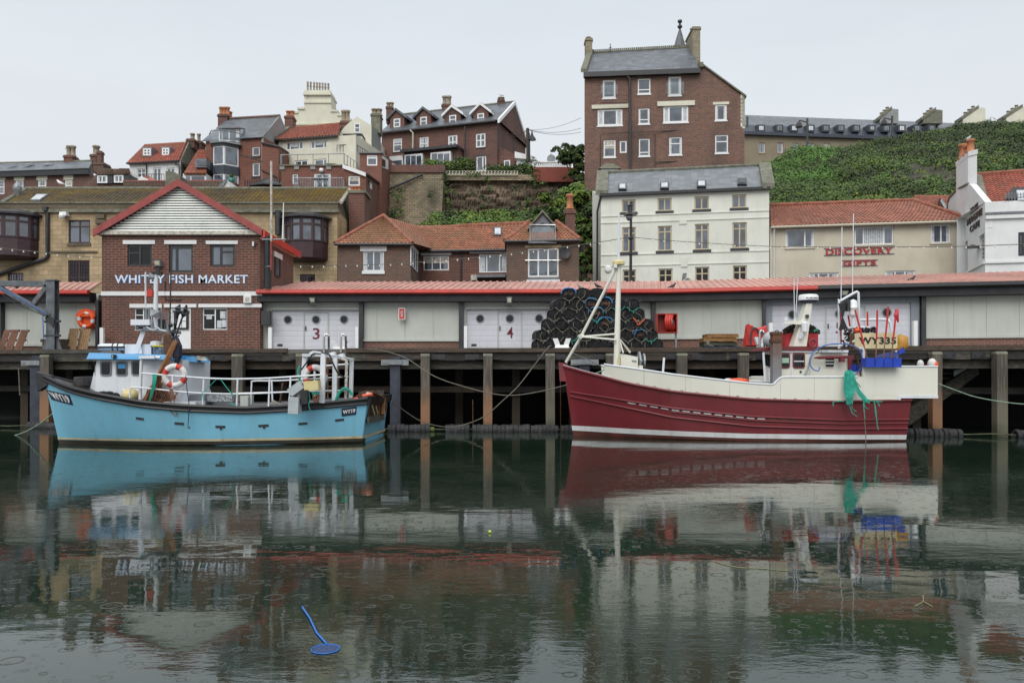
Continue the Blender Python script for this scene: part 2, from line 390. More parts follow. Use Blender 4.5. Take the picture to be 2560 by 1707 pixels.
def bilin(q,a,b):return(q[0]*(1-a)+q[1]*a)*(1-b)+(q[3]*(1-a)+q[2]*a)*b
def tiled(mb,q,cw=.27,rh=.36,amp=.06,step=.055,sag=0):
 """a slope of pantiles: rolls across, a lip at every course"""
 q=[Vector(p)for p in q];Lb=max((q[1]-q[0]).length,(q[2]-q[3]).length);Ls=max((q[3]-q[0]).length,(q[2]-q[1]).length)
 n=(q[1]-q[0]).cross(q[3]-q[0]);n=n.normalized()if n.length>1e-9 else(q[1]-q[0]).cross(q[2]-q[1]).normalized()
 if n.z<0:n=-n
 nc=max(1,round(Lb/cw));nr=max(1,round(Ls/rh));S=5
 for r in range(nr):
  b0=r/nr;b1=(r+1)/nr;rows=[]
  for bb,off in((b0,0),(b0,step),(b1,0)):
   row=[]
   for i in range(nc*S+1):
    a=i/(nc*S);ph=(i%S)/S
    row.append(bilin(q,a,bb)+n*(off+amp*(.5+.5*math.sin(2*math.pi*ph))+sag*math.sin(a*9)*.5+random.uniform(-.003,.003)))
   rows.append(row)
  w0=(bilin(q,1,b0)-bilin(q,0,b0)).length
  for k in range(2):
   for i in range(nc*S):
    p=[rows[k][i],rows[k][i+1],rows[k+1][i+1],rows[k+1][i]]
    ua=(i//S+.02+.96*(i%S)/S)*cw;ub=(i//S+.02+.96*(i%S+1)/S)*cw;va=(r+.05)*rh;vb=(r+.95)*rh
    if k==0:vb=va
    mb.poly(p,[(ua,va),(ub,va),(ub,vb),(ua,vb)])
def flatslope(mb,q,t=.08):
 q=[Vector(p)for p in q];n=(q[1]-q[0]).cross(q[2]-q[0]).normalized()
 if n.z<0:n=-n
 mb.hexa([p-n*t for p in q]+list(q))
def roof(root,q,mat,tile=True,back=True,gable=None,ridge=None,name='roof',cw=.27,rh=.36,amp=.06,backdepth=None):
 """q: eaveL, eaveR, ridgeR, ridgeL in space; the back slope mirrors the front one"""
 q=[Vector(p)for p in q];mb=MB()
 if tile:tiled(mb,q,cw,rh,amp)
 n=(q[1]-q[0]).cross(q[2]-q[0]).normalized();n=n if n.z>0 else-n
 flatslope(mb,[p-n*.02 for p in q]if tile else q)
 bl=q[3]*2-q[0];br=q[2]*2-q[1];bl.z=q[0].z;br.z=q[1].z
 if back:flatslope(mb,[br,bl,q[3],q[2]])
 r=mb.build(name,mat,root)
 if gable:
  o=V(0,0,-.03)
  for tri in([q[0]+o,q[3]+o,bl+o],[q[1]+o,br+o,q[2]+o]):MB().poly(tri).build('gable',gable,root)
 if ridge:
  mb=MB();n_=max(2,int((q[2]-q[3]).length/.4))
  for i in range(n_):
   a=q[3]+(q[2]-q[3])*(i/n_);b=q[3]+(q[2]-q[3])*((i+.97)/n_);mb.tube([a,b],.12,7)
  mb.build('ridge_tiles',ridge,r,smooth=True)
 return r
def onp(q,m,x,y,lift=0):
 u,v=m(x,y);d=V((u-1280)/FP,1,(V0-v)/FP);a=Vector(q[0]);n=(Vector(q[1])-a).cross(Vector(q[2])-a).normalized();n=n if n.z>0 else-n;o=V(0,0,CH)
 return o+d*((a-o).dot(n)/d.dot(n))+n*lift
def roofwin(par,q,m,x0,y0,x1,y1,fm,gm,sk=0):
 c=[(x0,y1),(x1,y1),(x1+sk,y0),(x0+sk,y0)];lo=[onp(q,m,*k)for k in c];hi=[onp(q,m,*k,.16)for k in c];w_=MB().hexa(lo+hi).build('roof_window',M[fm],par)
 cc=sum(hi,V(0,0,0))/4;up=(hi[0]-lo[0])*.15;MB().hexa([cc+(k-cc)*.7 for k in hi]+[cc+(k-cc)*.7+up for k in hi]).build('pane',M[gm],w_)
def pots(par,pts,mat,r=.13,h=.5,n=9):
 for p in pts:
  mb=MB();mb.lathe(p,[(r*1.15,0),(r*1.1,h*.12),(r*.85,h*.2),(r*.8,h*.8),(r*1.05,h*.84),(r*1.05,h),(r*.75,h),(r*.7,h*.7)],n)
  mb.build('chimney_pot',mat,par,smooth=True)
def chimney(root,m,x0,y0,x1,y1,Z,mat,dep=.9,npot=2,pm='potp',ph=.5,pr=.13,cap=.08,capm=None,pd=0):
 a=Q(m,x0,y0,Z);b=Q(m,x1,y1,Z);mb=MB()
 H_=a.z-b.z
 mb.box(a.x,b.x,Z,Z+dep,b.z,a.z-.28)
 mb.box(a.x-cap,b.x+cap,Z-cap,Z+dep+cap,a.z-.28,a.z-.14);mb.box(a.x-cap*.3,b.x+cap*.3,Z-cap*.3,Z+dep+cap*.3,a.z-.14,a.z)
 c=mb.build('chimney',mat,root)
 if npot:pots(c,[V(a.x+(b.x-a.x)*(k+.5)/npot,Z+dep*(.5 if not pd else .25+.5*(k%2)),a.z-.02)for k in range(npot)],M[pm],pr,ph)
 return c
def pipe(root,pts,r=.06,mat='black',name='drainpipe',n=6):return MB().tube(pts,r,n).build(name,M[mat],root,smooth=True)
def cat(a,b,sag,n=24):
 a=Vector(a);b=Vector(b);return[a+(b-a)*(i/n)-V(0,0,sag*4*(i/n)*(1-i/n))for i in range(n+1)]
def interp(T,t):
 if t<=T[0][0]:return T[0][1]
 for i in range(len(T)-1):
  if t<=T[i+1][0]:
   a,b=T[i],T[i+1];k=(t-a[0])/(b[0]-a[0]);return a[1]+(b[1]-a[1])*k
 return T[-1][1]
def smooth_i(T,t,e=.03):return(interp(T,t-e)+interp(T,t)*2+interp(T,t+e))/4
# ------------------------------------------------------------------ the ground, the quay, the water
DECK=3.3
def water_mat():
 m,n,l,p=newmat('harbour_water')
 g=n.new('ShaderNodeNewGeometry');pos=g.outputs['Position']
 a=noise(n,l,pos,.35,3,(.5,1,1))
 o=mixc(n,l,mrange(n,l,a.outputs[0],.3,.7,0,1),(.008,.018,.011),(.014,.028,.018))
 l.new(o,p.inputs['Base Color']);p.inputs['IOR'].default_value=1.62;p.inputs['Specular Tint'].default_value=(.92,1,.97,1)
 r=noise(n,l,pos,.22,3,(.6,1,1));patch=mrange(n,l,r.outputs[0],.42,.62,0,1)
 rr=n.new('ShaderNodeMath');rr.operation='MULTIPLY_ADD';rr.inputs[1].default_value=.055;rr.inputs[2].default_value=.012;l.new(patch,rr.inputs[0]);l.new(rr.outputs[0],p.inputs['Roughness'])
 w1=noise(n,l,pos,.9,2,(.75,1.3,1));w2=noise(n,l,pos,6,3,(.7,1.6,1));w3=noise(n,l,pos,28,2)
 def mul(x,k):
  q=n.new('ShaderNodeMath');q.operation='MULTIPLY';l.new(x,q.inputs[0])
  if isinstance(k,(int,float)):q.inputs[1].default_value=k
  else:l.new(k,q.inputs[1])
  return q.outputs[0]
 def add(x,y):q=n.new('ShaderNodeMath');l.new(x,q.inputs[0]);l.new(y,q.inputs[1]);return q.outputs[0]
 h=add(mul(w1.outputs[0],.0048),mul(mul(w2.outputs[0],.0018),add(mul(patch,.9),mul(patch,0))))
 h=add(h,mul(w2.outputs[0],.0004));h=add(h,mul(mul(w3.outputs[0],.0006),patch))
 for sc,fr,amp,keep in((3.4,42,.0004,.16),(6.5,42,.00028,.25),(11,40,.00016,.25)):
  mp_=n.new('ShaderNodeMapping');mp_.inputs['Location'].default_value=(sc*3.1,sc*7.7,0);l.new(pos,mp_.inputs[0])
  vo=n.new('ShaderNodeTexVoronoi');vo.voronoi_dimensions='2D';vo.inputs['Scale'].default_value=sc;vo.inputs['Randomness'].default_value=.9;l.new(mp_.outputs[0],vo.inputs['Vector'])
  cs=n.new('ShaderNodeSeparateColor');l.new(vo.outputs['Color'],cs.inputs[0])
  rad=mrange(n,l,cs.outputs[0],0,1,.08,.36)
  d=n.new('ShaderNodeMath');d.operation='SUBTRACT';l.new(vo.outputs['Distance'],d.inputs[0]);l.new(rad,d.inputs[1])
  ab=n.new('ShaderNodeMath');ab.operation='ABSOLUTE';l.new(d.outputs[0],ab.inputs[0])
  env=mrange(n,l,ab.outputs[0],0,.05,1,0)
  ss=n.new('ShaderNodeMath');ss.operation='COSINE';l.new(mul(d.outputs[0],fr*3),ss.inputs[0])
  on=n.new('ShaderNodeMath');on.operation='LESS_THAN';on.inputs[1].default_value=keep;l.new(cs.outputs[1],on.inputs[0])
  h=add(h,mul(mul(mul(ss.outputs[0],env),on.outputs[0]),amp))
 b=n.new('ShaderNodeBump');b.inputs['Strength'].default_value=1;b.inputs['Distance'].default_value=1
 l.new(h,b.inputs['Height']);l.new(b.outputs[0],p.inputs['Normal'])
 return m
mb=MB();mb.poly([(-400,-150,0),(400,-150,0),(400,41.2,0),(-400,41.2,0)])
tag(mb.build('water',water_mat()),'still dark green harbour water pocked with rain rings','water',kind='structure')
def edgeY(x):return interp([(-60,36),(-22,34.4),(-15,33.3),(-6,32.3),(4,31.9),(6.5,31.8),(19,28.9),(60,19.5)],x)
def shedY(x):return interp([(-60,38.2),(-10,37.2),(6.8,37.0),(21.6,33.7),(60,25.2)],x)
xs=[-60,-22,-15,-6,4,6.5,19,60]
M['concrete']=paint('wet_quay_concrete',(.13,.12,.105),.45,.25,.8,(.06,.06,.055),.6,bump=.2)
M['plank']=wood('brown_quay_timber',(.09,.062,.042),(.035,.027,.021))
M['tarred']=wood('tarred_timber',(.035,.03,.026),(.016,.015,.014))
M['greyw']=wood('grey_weathered_timber',(.10,.09,.07),(.03,.027,.023))
M['pile']=wood('timber_pile',(.15,.13,.10),(.05,.042,.034),axis=(14,14,.8),wet=(.24,.125,.065))
M['pile2']=wood('grey_timber_pile',(.135,.12,.095),(.05,.043,.034),axis=(14,14,.8),wet=(.13,.12,.085))
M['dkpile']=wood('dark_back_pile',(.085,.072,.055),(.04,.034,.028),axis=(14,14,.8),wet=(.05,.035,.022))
M['spile']=paint('blue_black_steel_pile',(.035,.042,.062),.5,.3,3,(.02,.02,.02),.6,True)
mb=MB()
for i in range(len(xs)-1):
 a,b=xs[i],xs[i+1]
 mb.hexa([(a,edgeY(a),DECK-.25),(b,edgeY(b),DECK-.25),(b,42,DECK-.25),(a,42,DECK-.25),(a,edgeY(a),DECK-.02),(b,edgeY(b),DECK-.02),(b,42,DECK-.02),(a,42,DECK-.02)])
tag(mb.build('quay_deck',M['concrete']),'wet grey quay deck in front of the market sheds','quay',kind='structure')
mb=MB()
for i in range(len(xs)-1):
 a,b=xs[i],xs[i+1];D=6.8
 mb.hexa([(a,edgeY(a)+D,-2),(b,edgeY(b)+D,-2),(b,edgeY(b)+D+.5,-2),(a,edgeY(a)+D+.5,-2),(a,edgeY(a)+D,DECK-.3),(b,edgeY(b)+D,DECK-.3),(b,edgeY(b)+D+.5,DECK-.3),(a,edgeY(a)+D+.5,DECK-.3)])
tag(mb.build('quay_wall',paint('shade_black_quay_wall',(.012,.012,.012),.9,.3,1)),'wall deep under the quay deck, its shade painted in as black','quay wall',kind='structure')  # near-black wall colour stands in for the deep shade under the deck
def plankrun(z0,z1,dy0,dy1,name,mat,lab,ct,brk,grp=None,jit=0):
 prev=-40;out=[]
 for i,x in enumerate(brk):
  mb=MB();ss=[prev+.006]+[k for k in xs if prev<k<x]+[x-.006];j=random.uniform(-jit,jit)
  for a,b in zip(ss,ss[1:]):
   mb.hexa([(a,edgeY(a)+dy0+j,z0),(b,edgeY(b)+dy0+j,z0),(b,edgeY(b)+dy1+j,z0),(a,edgeY(a)+dy1+j,z0),(a,edgeY(a)+dy0+j,z1),(b,edgeY(b)+dy0+j,z1),(b,edgeY(b)+dy1+j,z1),(a,edgeY(a)+dy1+j,z1)])
  m_=mat if not isinstance(mat,(list,tuple))else mat[i%len(mat)]
  o=mb.build(name,m_);prev=x;tag(o,lab(i),ct,grp);out.append(o)
beam=thing('quay_edge_beams','long brown timber beams bolted along the quay edge','timber beams',(0,32,2.5))
def runs(z0,z1,dy0,dy1,name,mats,brk):
 prev=-40
 for i,x in enumerate(brk):
  mb=MB();ss=[prev+.006]+[k for k in xs if prev<k<x]+[x-.006];j=random.uniform(-.008,.008)
  for a,b in zip(ss,ss[1:]):
   mb.hexa([(a,edgeY(a)+dy0+j,z0),(b,edgeY(b)+dy0+j,z0),(b,edgeY(b)+dy1,z0),(a,edgeY(a)+dy1,z0),(a,edgeY(a)+dy0+j,z1),(b,edgeY(b)+dy0+j,z1),(b,edgeY(b)+dy1,z1),(a,edgeY(a)+dy1,z1)])
  mb.build(name,mats[i%len(mats)],beam);prev=x
gx=((770-1280)*32.4/2000,(860-1280)*32.4/2000)
runs(3.14,3.31,-.12,.12,'edge_plank',[M['plank'],M['greyw'],M['plank']],[-21,-14.2,gx[0]-.9])
prev=gx[1]+.1
for x,mt in((-1.4,'plank'),(4.9,'plank'),(11.2,'plank'),(17.1,'plank'),(22,'plank'),(40,'plank')):
 mb=MB();ss=[prev+.006]+[k for k in xs if prev<k<x]+[x-.006]
 for a,b in zip(ss,ss[1:]):mb.hexa([(a,edgeY(a)-.12,3.14),(b,edgeY(b)-.12,3.14),(b,edgeY(b)+.12,3.14),(a,edgeY(a)+.12,3.14),(a,edgeY(a)-.12,3.31),(b,edgeY(b)-.12,3.31),(b,edgeY(b)+.12,3.31),(a,edgeY(a)+.12,3.31)])
 mb.build('edge_plank',M[mt],beam);prev=x
runs(2.80,3.13,0,.2,'fascia_board',[M['tarred'],M['greyw'],M['tarred'],M['plank'],M['tarred'],M['greyw'],M['plank']],[-19.5,-17.3,-13.3,-11.2,-9.4,-5.9,-3.1,1.2,3.3,5.3,7.4,8.4,11,13,15.6,17.5,19.5,40])
runs(2.47,2.78,.25,.5,'low_beam',[M['greyw'],M['tarred'],M['plank'],M['greyw']],[-18,-12.5,-8,-3,2,6,11,16,40])
runs(1.5,1.75,1.6,1.9,'middle_beam',[M['tarred'],M['tarred'],M['plank']],[-16,-8,-1.6,4,10,16,40])
brk=MB()
for u in(20,60,250,520,740,1010,1095,1180,1360,1395,1500,1560,1680,1740,1830,1890,2290,2350,2470,2530):
 x=(u-1280)*32/2000;Y=edgeY(x)-.02;brk.box(x-.28,x+.28,Y-.03,Y+.02,2.84,3.06);brk.lathe((x-.15,Y-.03,2.95),[(.04,0),(.04,.03)],6,(0,-1,0));brk.lathe((x+.15,Y-.03,2.95),[(.04,0),(.04,.03)],6,(0,-1,0))
brk.build('iron_strap',M['charcoal'],beam)
front=[(116,12,0),(596,14,1),(754,12,1),(1064,11,0),(1220,11,0),(1375,11,1),(1527,12,1),(1704,12,1),(1858,11,1),(2338,11,0),(2499,12,1),(2660,12,1)]
desc=['timber pile at the blue boat\'s bow, grey above and orange brown at the tide','grey timber pile seen behind the rail of the blue boat','grey timber pile behind the white stern frame of the blue boat','timber pile with orange wet foot, next right of the steel pile by the blue stern','timber pile with bright orange foot midway between the two boats','pale grey timber pile standing just left of the red bow','grey timber pile behind the mast foot of the red boat','short visible grey pile above the long white bulwark','grey timber pile left of the red boat\'s wheelhouse','brown timber pile under the overhanging white stern box','pale timber pile near the right edge with a split foot','grey timber pile out at the right end of the quay']
for(u,hw,k),ds in zip(front,desc):
 x=(u-1280)*32/2000
 for _ in range(3):x=(u-1280)*(edgeY(x)-.2)/2000
 Y=edgeY(x)-.2;r=hw*32/2000
 o=thing('fender_pile',ds,'pile',(x,Y,0),'fender piles along the quay')
 mb=MB();tl=random.uniform(-.03,.03)
 mb.hexa([(x-r+tl,Y-.17,-2),(x+r+tl,Y-.17,-2),(x+r+tl,Y+.17,-2),(x-r+tl,Y+.17,-2),(x-r,Y-.17,2.98),(x+r,Y-.17,2.98),(x+r,Y+.17,2.98),(x-r,Y+.17,2.98)])
 mb.build('post',M['pile2' if k else 'pile'],o,bevel=.015)
 MB().hexa([(x-r-.01,Y-.18,2.98),(x+r+.01,Y-.18,2.98),(x+r+.01,Y+.18,2.98),(x-r-.01,Y+.18,2.98),(x-r,Y-.13,3.08),(x+r,Y-.13,3.08),(x+r,Y+.18,3.08),(x-r,Y+.18,3.08)]).build('cap',M['coping'],o)
 MB().box(x-r-.35,x+r+.35,Y+.1,Y+.19,2.86,2.9).build('bracket',M['charcoal'],o)
for u,ds in((36,'blue black steel pile at the far left with a white painted bracket'),(992,'blue black steel pile right of the blue boat\'s stern'),(1457,'dark steel pile behind the bow rails of the red boat')):
 x=(u-1280)*32.6/2000;Y=edgeY(x)+.05
 o=thing('steel_pile',ds,'pile',(x,Y,0),'steel piles along the quay')
 mb=MB();mb.box(x-.2,x+.2,Y-.2,Y-.17,-2,2.95);mb.box(x-.2,x+.2,Y+.17,Y+.2,-2,2.95);mb.box(x-.03,x+.03,Y-.17,Y+.17,-2,2.95)
 for z in(1.1,1.6,2.1):mb.lathe((x-.11,Y-.2,z),[(.02,0),(.02,.02)],6,(0,-1,0));mb.lathe((x+.11,Y-.2,z),[(.02,0),(.02,.02)],6,(0,-1,0))
 mb.build('post',M['spile'],o)
 mb=MB();mb.box(x-.55,x+.55,Y-.26,Y-.21,2.62,2.84);mb.box(x-.28,x+.28,Y-.34,Y-.26,2.65,2.84);mb.box(x-.5,x-.3,Y-.28,Y-.26,2.68,2.76);mb.build('bracket',M['metal'],o,bevel=.01)
k=0
for u,dy in((-20,2),(75,3),(330,2.5),(680,3),(860,2.5),(1140,4),(1290,2.2),(1440,4),(1620,2.5),(1780,3),(2100,3),(2232,2.6),(2432,1.3),(2475,2.5),(2580,2)):
 x=(u-1280)*34/2000;Y=edgeY(x)+dy;k+=1
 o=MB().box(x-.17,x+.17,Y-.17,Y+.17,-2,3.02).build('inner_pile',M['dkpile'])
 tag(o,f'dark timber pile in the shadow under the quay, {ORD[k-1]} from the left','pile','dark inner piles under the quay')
o=thing('broken_timber_stair','grey broken timber stair slanting down under the quay behind the red boat\'s stern','stair',Q(q4,1000,900,31))
mb=MB();A=Q(q4,1560,430,30.6);B=Q(q4,640,1130,31.4)
mb.hexa([B+V(-.1,0,-.25),A+V(0,0,-.22),A+V(0,.3,-.22),B+V(-.1,.3,-.25),B+V(-.1,0,.45),A+V(-.1,0,.16),A+V(-.1,.3,.16),B+V(-.1,.3,.45)]);mb.build('stringer',M['greyw'],o)
for i in range(9):
 p=B+(A-B)*(i+.7)/9.5;MB().box(p.x-.45+random.uniform(-.08,.08),p.x+.2,p.y+.3,p.y+1.4,p.z+.36,p.z+.44).build('tread',M['greyw'],o)
MB().hexa([Q(q4,1215,545,30.5),Q(q4,1400,440,30.5),Q(q4,1400,440,30.6),Q(q4,1215,545,30.6),Q(q4,1215,465,30.5),Q(q4,1400,420,30.5),Q(q4,1400,420,30.6),Q(q4,1215,465,30.6)]).build('plate',M['metal'],o)
M['rubber']=paint('old_tyre_rubber',(.028,.028,.031),.75,.3,4,(.1,.09,.07),.35)
def mktyre(n='boom_fender',R=.21,r=.085,w=.78):
 mb=MB();rows=[]
 for i in range(14):
  a=2*math.pi*i/14;c=V(0,math.cos(a),math.sin(a))
  pr=[(R-.1,-.055),(R-.02,-.085),(R,-.06),(R+.004,0),(R,.06),(R-.02,.085),(R-.1,.055),(R-.13,0)]
  rows.append([c*q[0]+V(q[1],0,0)for q in pr])
 rows.append(rows[0]);mb.grid(rows,True);return mb.build(n,M['rubber'],origin=(0,0,0),smooth=False)
ty=mktyre();first=True;seq=[]
for(u0,u1,ds)in((-12,146,'left of the blue boat'),(972,1069,'right of the blue stern'),(1117,1168,'short run between the boats'),(1186,1392,'long run left of the red bow'),(1408,1432,'touching the red bow'),(2284,2420,'right of the red stern'),(2548,2572,'at the right edge')):
 Z=31.2 if u0<2000 else 28.4;x=(u0-1280)*Z/2000;i=0;X1=(u1-1280)*Z/2000
 while x<X1:
  st=random.uniform(.148,.175);Yx=edgeY(x)-.62
  o=ty if first else ty.copy()
  if not first:C.objects.link(o)
  first=False;o.location=(x,Yx,random.uniform(.05,.09));o.rotation_euler=(random.uniform(0,3),random.uniform(-.07,.07),random.uniform(-.12,.12));s=random.uniform(.9,1.06);o.scale=(1,s,s)
  tag(o,f'boom tyre, {ORD[i]} from the left, {ds}','tyre','tyres threaded on the floating boom');x+=st;i+=1
o=MB().tube([(x,edgeY(x)-.62,.1+.02*math.sin(x*3))for x in[-22+k*.8 for k in range(56)]],.022,5).build('boom_rope',paint('green_rope',(.09,.1,.05),.8,.3,6));tag(o,'greenish rope threading the floating tyres together','rope')
MB().lathe((0,0,0),[(.02,0),(.1,.03),(.11,.3),(.02,.34)],9,(1,0,0))
o=MB().lathe(V(-3.32,edgeY(-3.3)-.62,.09),[(.02,0),(.09,.03),(.09,.25),(.02,.28)],9,(1,0,0)).build('algae_float',paint('algae_green',(.11,.13,.03),.8,.3,8));tag(o,'small yellow green slimy float in the tyre boom','float')
def gh(x,y):
 s=0 if y<61 else min(1,(y-61)/24);base=DECK-.05
 top=interp([(-80,15.5),(-30,16),(-14,17.5),(-6,17),(6,17),(12,15),(80,15)],x)
 z=base+(top-base)*s
 if y>85:z+=min(1,(y-85)/8)*(4 if x<10 else 0)
 return z
xs_=[-900,-400,-200,-120]+[-90+5*i for i in range(37)]+[120,200,400,900];ys_=[40.9,45,50,55,60,63,66,70,75,80,85,90,95,110,140,250,500,1500]
mb=MB();mb.grid([[(x,y,gh(x,y))for x in xs_]for y in ys_])
M['earth']=paint('grass_and_earth',(.05,.065,.025),.95,.4,.4,(.07,.055,.04),.5,bump=.6,bs=3)
tag(mb.build('ground',M['earth'],smooth=True),'land behind the quay rising to the upper town','ground',kind='structure')
o=MB();o.poly([(-120,40.95,DECK+.004),(120,40.95,DECK+.004),(120,60.5,DECK+.004),(-120,60.5,DECK+.004)]);tag(o.build('road',paint('asphalt',(.05,.05,.052),.6,.15,1)),'harbour road hidden behind the market sheds','road',kind='structure')
# ------------------------------------------------------------------ fish market sheds
def shed_fac(root,x0,x1,m):return Fac(root,(x0,shedY(x0)),(x1,shedY(x1)),m)
M['panel']=paint('grey_green_panel',(.44,.46,.42),.6,.06,.8,(.25,.25,.21),.22,True)
M['panel2']=paint('blue_grey_door_surround',(.22,.25,.28),.6,.08,1,(.12,.12,.12),.3,True)
M['sdoor']=paint('white_shutter',(.58,.59,.64),.5,.05,1,(.3,.3,.3),.2,True)
M['sroof']=paint('sun_faded_red_sheeting',(.52,.25,.20),.42,.2,.5,(.46,.36,.28),.75,True)
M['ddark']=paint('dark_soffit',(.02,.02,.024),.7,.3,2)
M['brz']=bricks('shed_dado_brick',(.2,.075,.05),(.15,.06,.045),(.24,.19,.15),bw=.26,bh=.085,samt=.5)
def ribroof(root,e0,e1,r1,r0,pitch=.33):
 q=[Vector(k)for k in(e0,e1,r1,r0)];mb=MB();n=(q[1]-q[0]).cross(q[2]-q[0]).normalized();n=n if n.z>0 else-n
 L_=(q[1]-q[0]).length;k=int(L_/pitch);pr=[]
 for i in range(k):pr+=[(i/k,0),((i+.62)/k,0),((i+.70)/k,.05),((i+.90)/k,.05),((i+.98)/k,0)]
 pr.append((1,0))
 mb.grid([[bilin(q,a,b)+n*h for a,h in pr]for b in(0,1)])
 flatslope(mb,[p-n*.01 for p in q],.05);return mb.build('roof',M['sroof'],root)
ZE=5.93
def shed(name,lab,xa,xb,ridge_l,ridge_r,black_from=None,gx1=None):
 root=thing(name,lab,'shed',((xa+xb)/2,shedY((xa+xb)/2),DECK))
 f=shed_fac(root,xa,xb,zS)
 e=lambda x,dy,z:V(x,shedY(x)+dy,z)
 R=ribroof(root,e(xa,-.55,6.1),e(xb,-.55,6.1),ridge_r,ridge_l)
 xm=xb if black_from is None else black_from
 for a,b,mt in((xa,xm,'redp'),(xm,xb,'black')):
  if b-a<.1:continue
  mb=MB();A=e(a,-.75,0);B=e(b,-.75,0)
  pr=[(0,6.13),(-.02,5.98),(.04,5.93),(.2,5.93),(.22,6.13)]
  mb.grid([[V(A.x,A.y+p,z)for p,z in pr],[V(B.x,B.y+p,z)for p,z in pr]]);mb.poly([V(A.x,A.y+p,z)for p,z in pr]);mb.poly([V(B.x,B.y+p,z)for p,z in pr]);mb.build('gutter',M[mt],root)
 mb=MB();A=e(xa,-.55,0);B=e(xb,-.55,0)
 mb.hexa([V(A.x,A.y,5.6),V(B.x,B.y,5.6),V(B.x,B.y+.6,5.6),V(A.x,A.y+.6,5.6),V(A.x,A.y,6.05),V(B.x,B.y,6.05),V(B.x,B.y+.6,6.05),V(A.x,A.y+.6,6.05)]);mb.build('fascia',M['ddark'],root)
 mb=MB();A=e(xa,.25,0);B=e(xb,.25,0)
 mb.hexa([V(A.x,A.y,DECK),V(B.x,B.y,DECK),V(B.x,B.y+3.2,DECK),V(A.x,A.y+3.2,DECK),V(A.x,A.y,6.0),V(B.x,B.y,6.0),V(B.x,B.y+3.2,6.4),V(A.x,A.y+3.2,6.4)]);mb.build('wall',M['panel'],root)
 return root,f
def post(root,f,x0,x1,y=5.7):
 t0=f.sh(x0,800)[0];t1=f.sh(x1,800)[0];mb=MB();f.bx(mb,t0,t1,-.28,.2,DECK,y);mb.build('post',M['charcoal'],root)
def panel(root,f,u0,u1,vtop,vsill,joints,mt='panel'):
 t0,t1,h0,h1=f.rect(u0,vtop,u1,vsill);d=.0
 mb=MB();js=[t0]+[f.sh(j,800)[0]for j in joints]+[t1]
 for a,b in zip(js,js[1:]):f.bx(mb,a+.012,b-.012,d,d+.05,h0,5.62)
 f.bx(mb,t0,t1,d+.02,d+.09,h0,5.6);mb.build('cladding_panel',M[mt],root)
 mb=MB();f.bx(mb,t0,t1,d-.12,d+.1,h0-.1,h0);mb.build('ledge',M['panel'],root)
 mb=MB();f.bx(mb,t0,t1,d-.04,d+.2,DECK,h0-.1);mb.build('brick_dado',M['brz'],root)
def bigdoor(root,f,u0,u1,vtop,digit,ports,dx0,dx1,ptop,num,surround=(0,0),sm='panel'):
 t0,t1,h0,h1=f.rect(u0,vtop,u1,872);s0=f.sh(surround[0],800)[0];s1=f.sh(surround[1],800)[0]
 mb=MB();f.bx(mb,s0,t0,-.04,.2,DECK,5.6);f.bx(mb,t1,s1,-.04,.2,DECK,5.6);f.bx(mb,t0,t1,-.04,.2,h1,5.6)
 f.bx(mb,t0-.05,t1+.05,-.09,-.04,h1-.03,h1+.06)
 mb.build('door_surround',M[sm],root)
 mb=MB();n=8;dh=(h1-DECK)/n
 for i in range(n):
  a=DECK+i*dh;f.bx(mb,t0,t1,.1,.16,a+.006,a+dh-.006)
  f.bx(mb,t0,t1,.096,.1,a+dh*.45,a+dh*.55)
 f.bx(mb,t0,t1,.115,.18,DECK,h1)
 d=mb.build('shutter_door',M['sdoor'],root)
 p0,p1=f.sh(dx0,820)[0],f.sh(dx1,820)[0];pz=f.sh((dx0+dx1)/2,ptop)[1]
 mb=MB()
 for a,b,c,e_ in((p0,p0+.06,DECK,pz),(p1-.06,p1,DECK,pz),(p0,p1,pz,pz+.05)):f.bx(mb,a,b,.06,.1,c,e_)
 mb.build('wicket_door_frame',M['panel'],d)
 mb=MB();f.bx(mb,p0+.1,p0+.14,.03,.09,4.3,4.5);mb.build('handle',M['charcoal'],d)
 for(u,v)in ports:
  t,h=f.sh(u,v);c=f.pt(t,.1,h)
  mb=MB();mb.lathe(c,[(.205,0),(.205,.03),(.16,.03),(.16,0)],20,-f.n,False);ring=mb.build('porthole',M['metal'],d)
  MB().lathe(c,[(.17,0),(.17,.012)],20,-f.n).build('pane',M['dglass'],ring)
 if digit:
  a0,a1,b0,b1_=f.rect(*num)
  text(d,digit,lambda a,b,c:f.pt(a0+(a1-a0)*a,.095-c,b0+(b1_-b0)*b),M['maroon'],.01,.006,'number')
 t,h=f.sh(u0+12,866);
 mb=MB();f.bx(mb,t,t+.24,.085,.1,DECK+.27,DECK+.38);mb.build('hatch_slot',M['charcoal'],d)
M['maroon']=paint('maroon_paint',(.13,.012,.02),.5,.1,3)
xl=(652-1280)*37.2/2000
RS,f=shed('market_shed','long low market shed with faded red ribbed roof and numbered white shutters',xl,6.8,P(722,705.5,43.5),P(1650,703.5,42.5))
for a,b in((900,910),(1148,1160),(1627,1637)):post(RS,f,a,b)
bigdoor(RS,f,680,897,773,'3',[zG(1085,1222),zG(1325,1222),zG(1564,1220)],757,821,782,(780.5,819.5,798,848),(655,900))
bigdoor(RS,f,1166,1384,771,'4',[zH(1355,1055),zH(1620,1055),zH(1882,1053)],1243,1305,780,(1267,817,1283,845),(1160,1390))
panel(RS,f,910,1148,746,848,(943,1013,1083))
panel(RS,f,1390,1627,746,848,(1470,1550));panel(RS,f,1637,1698,746,842,(1690,))
fx=f
xr=30
RT,f2=shed('market_shed','right part of the market shed with black gutter and blue grey door surround',6.8,xr,P(1651,703.5,42.5),V((2560-1280)*38.5/2000*1.22,36.5,7.1),black_from=(2034-1280)*35.3/2000)
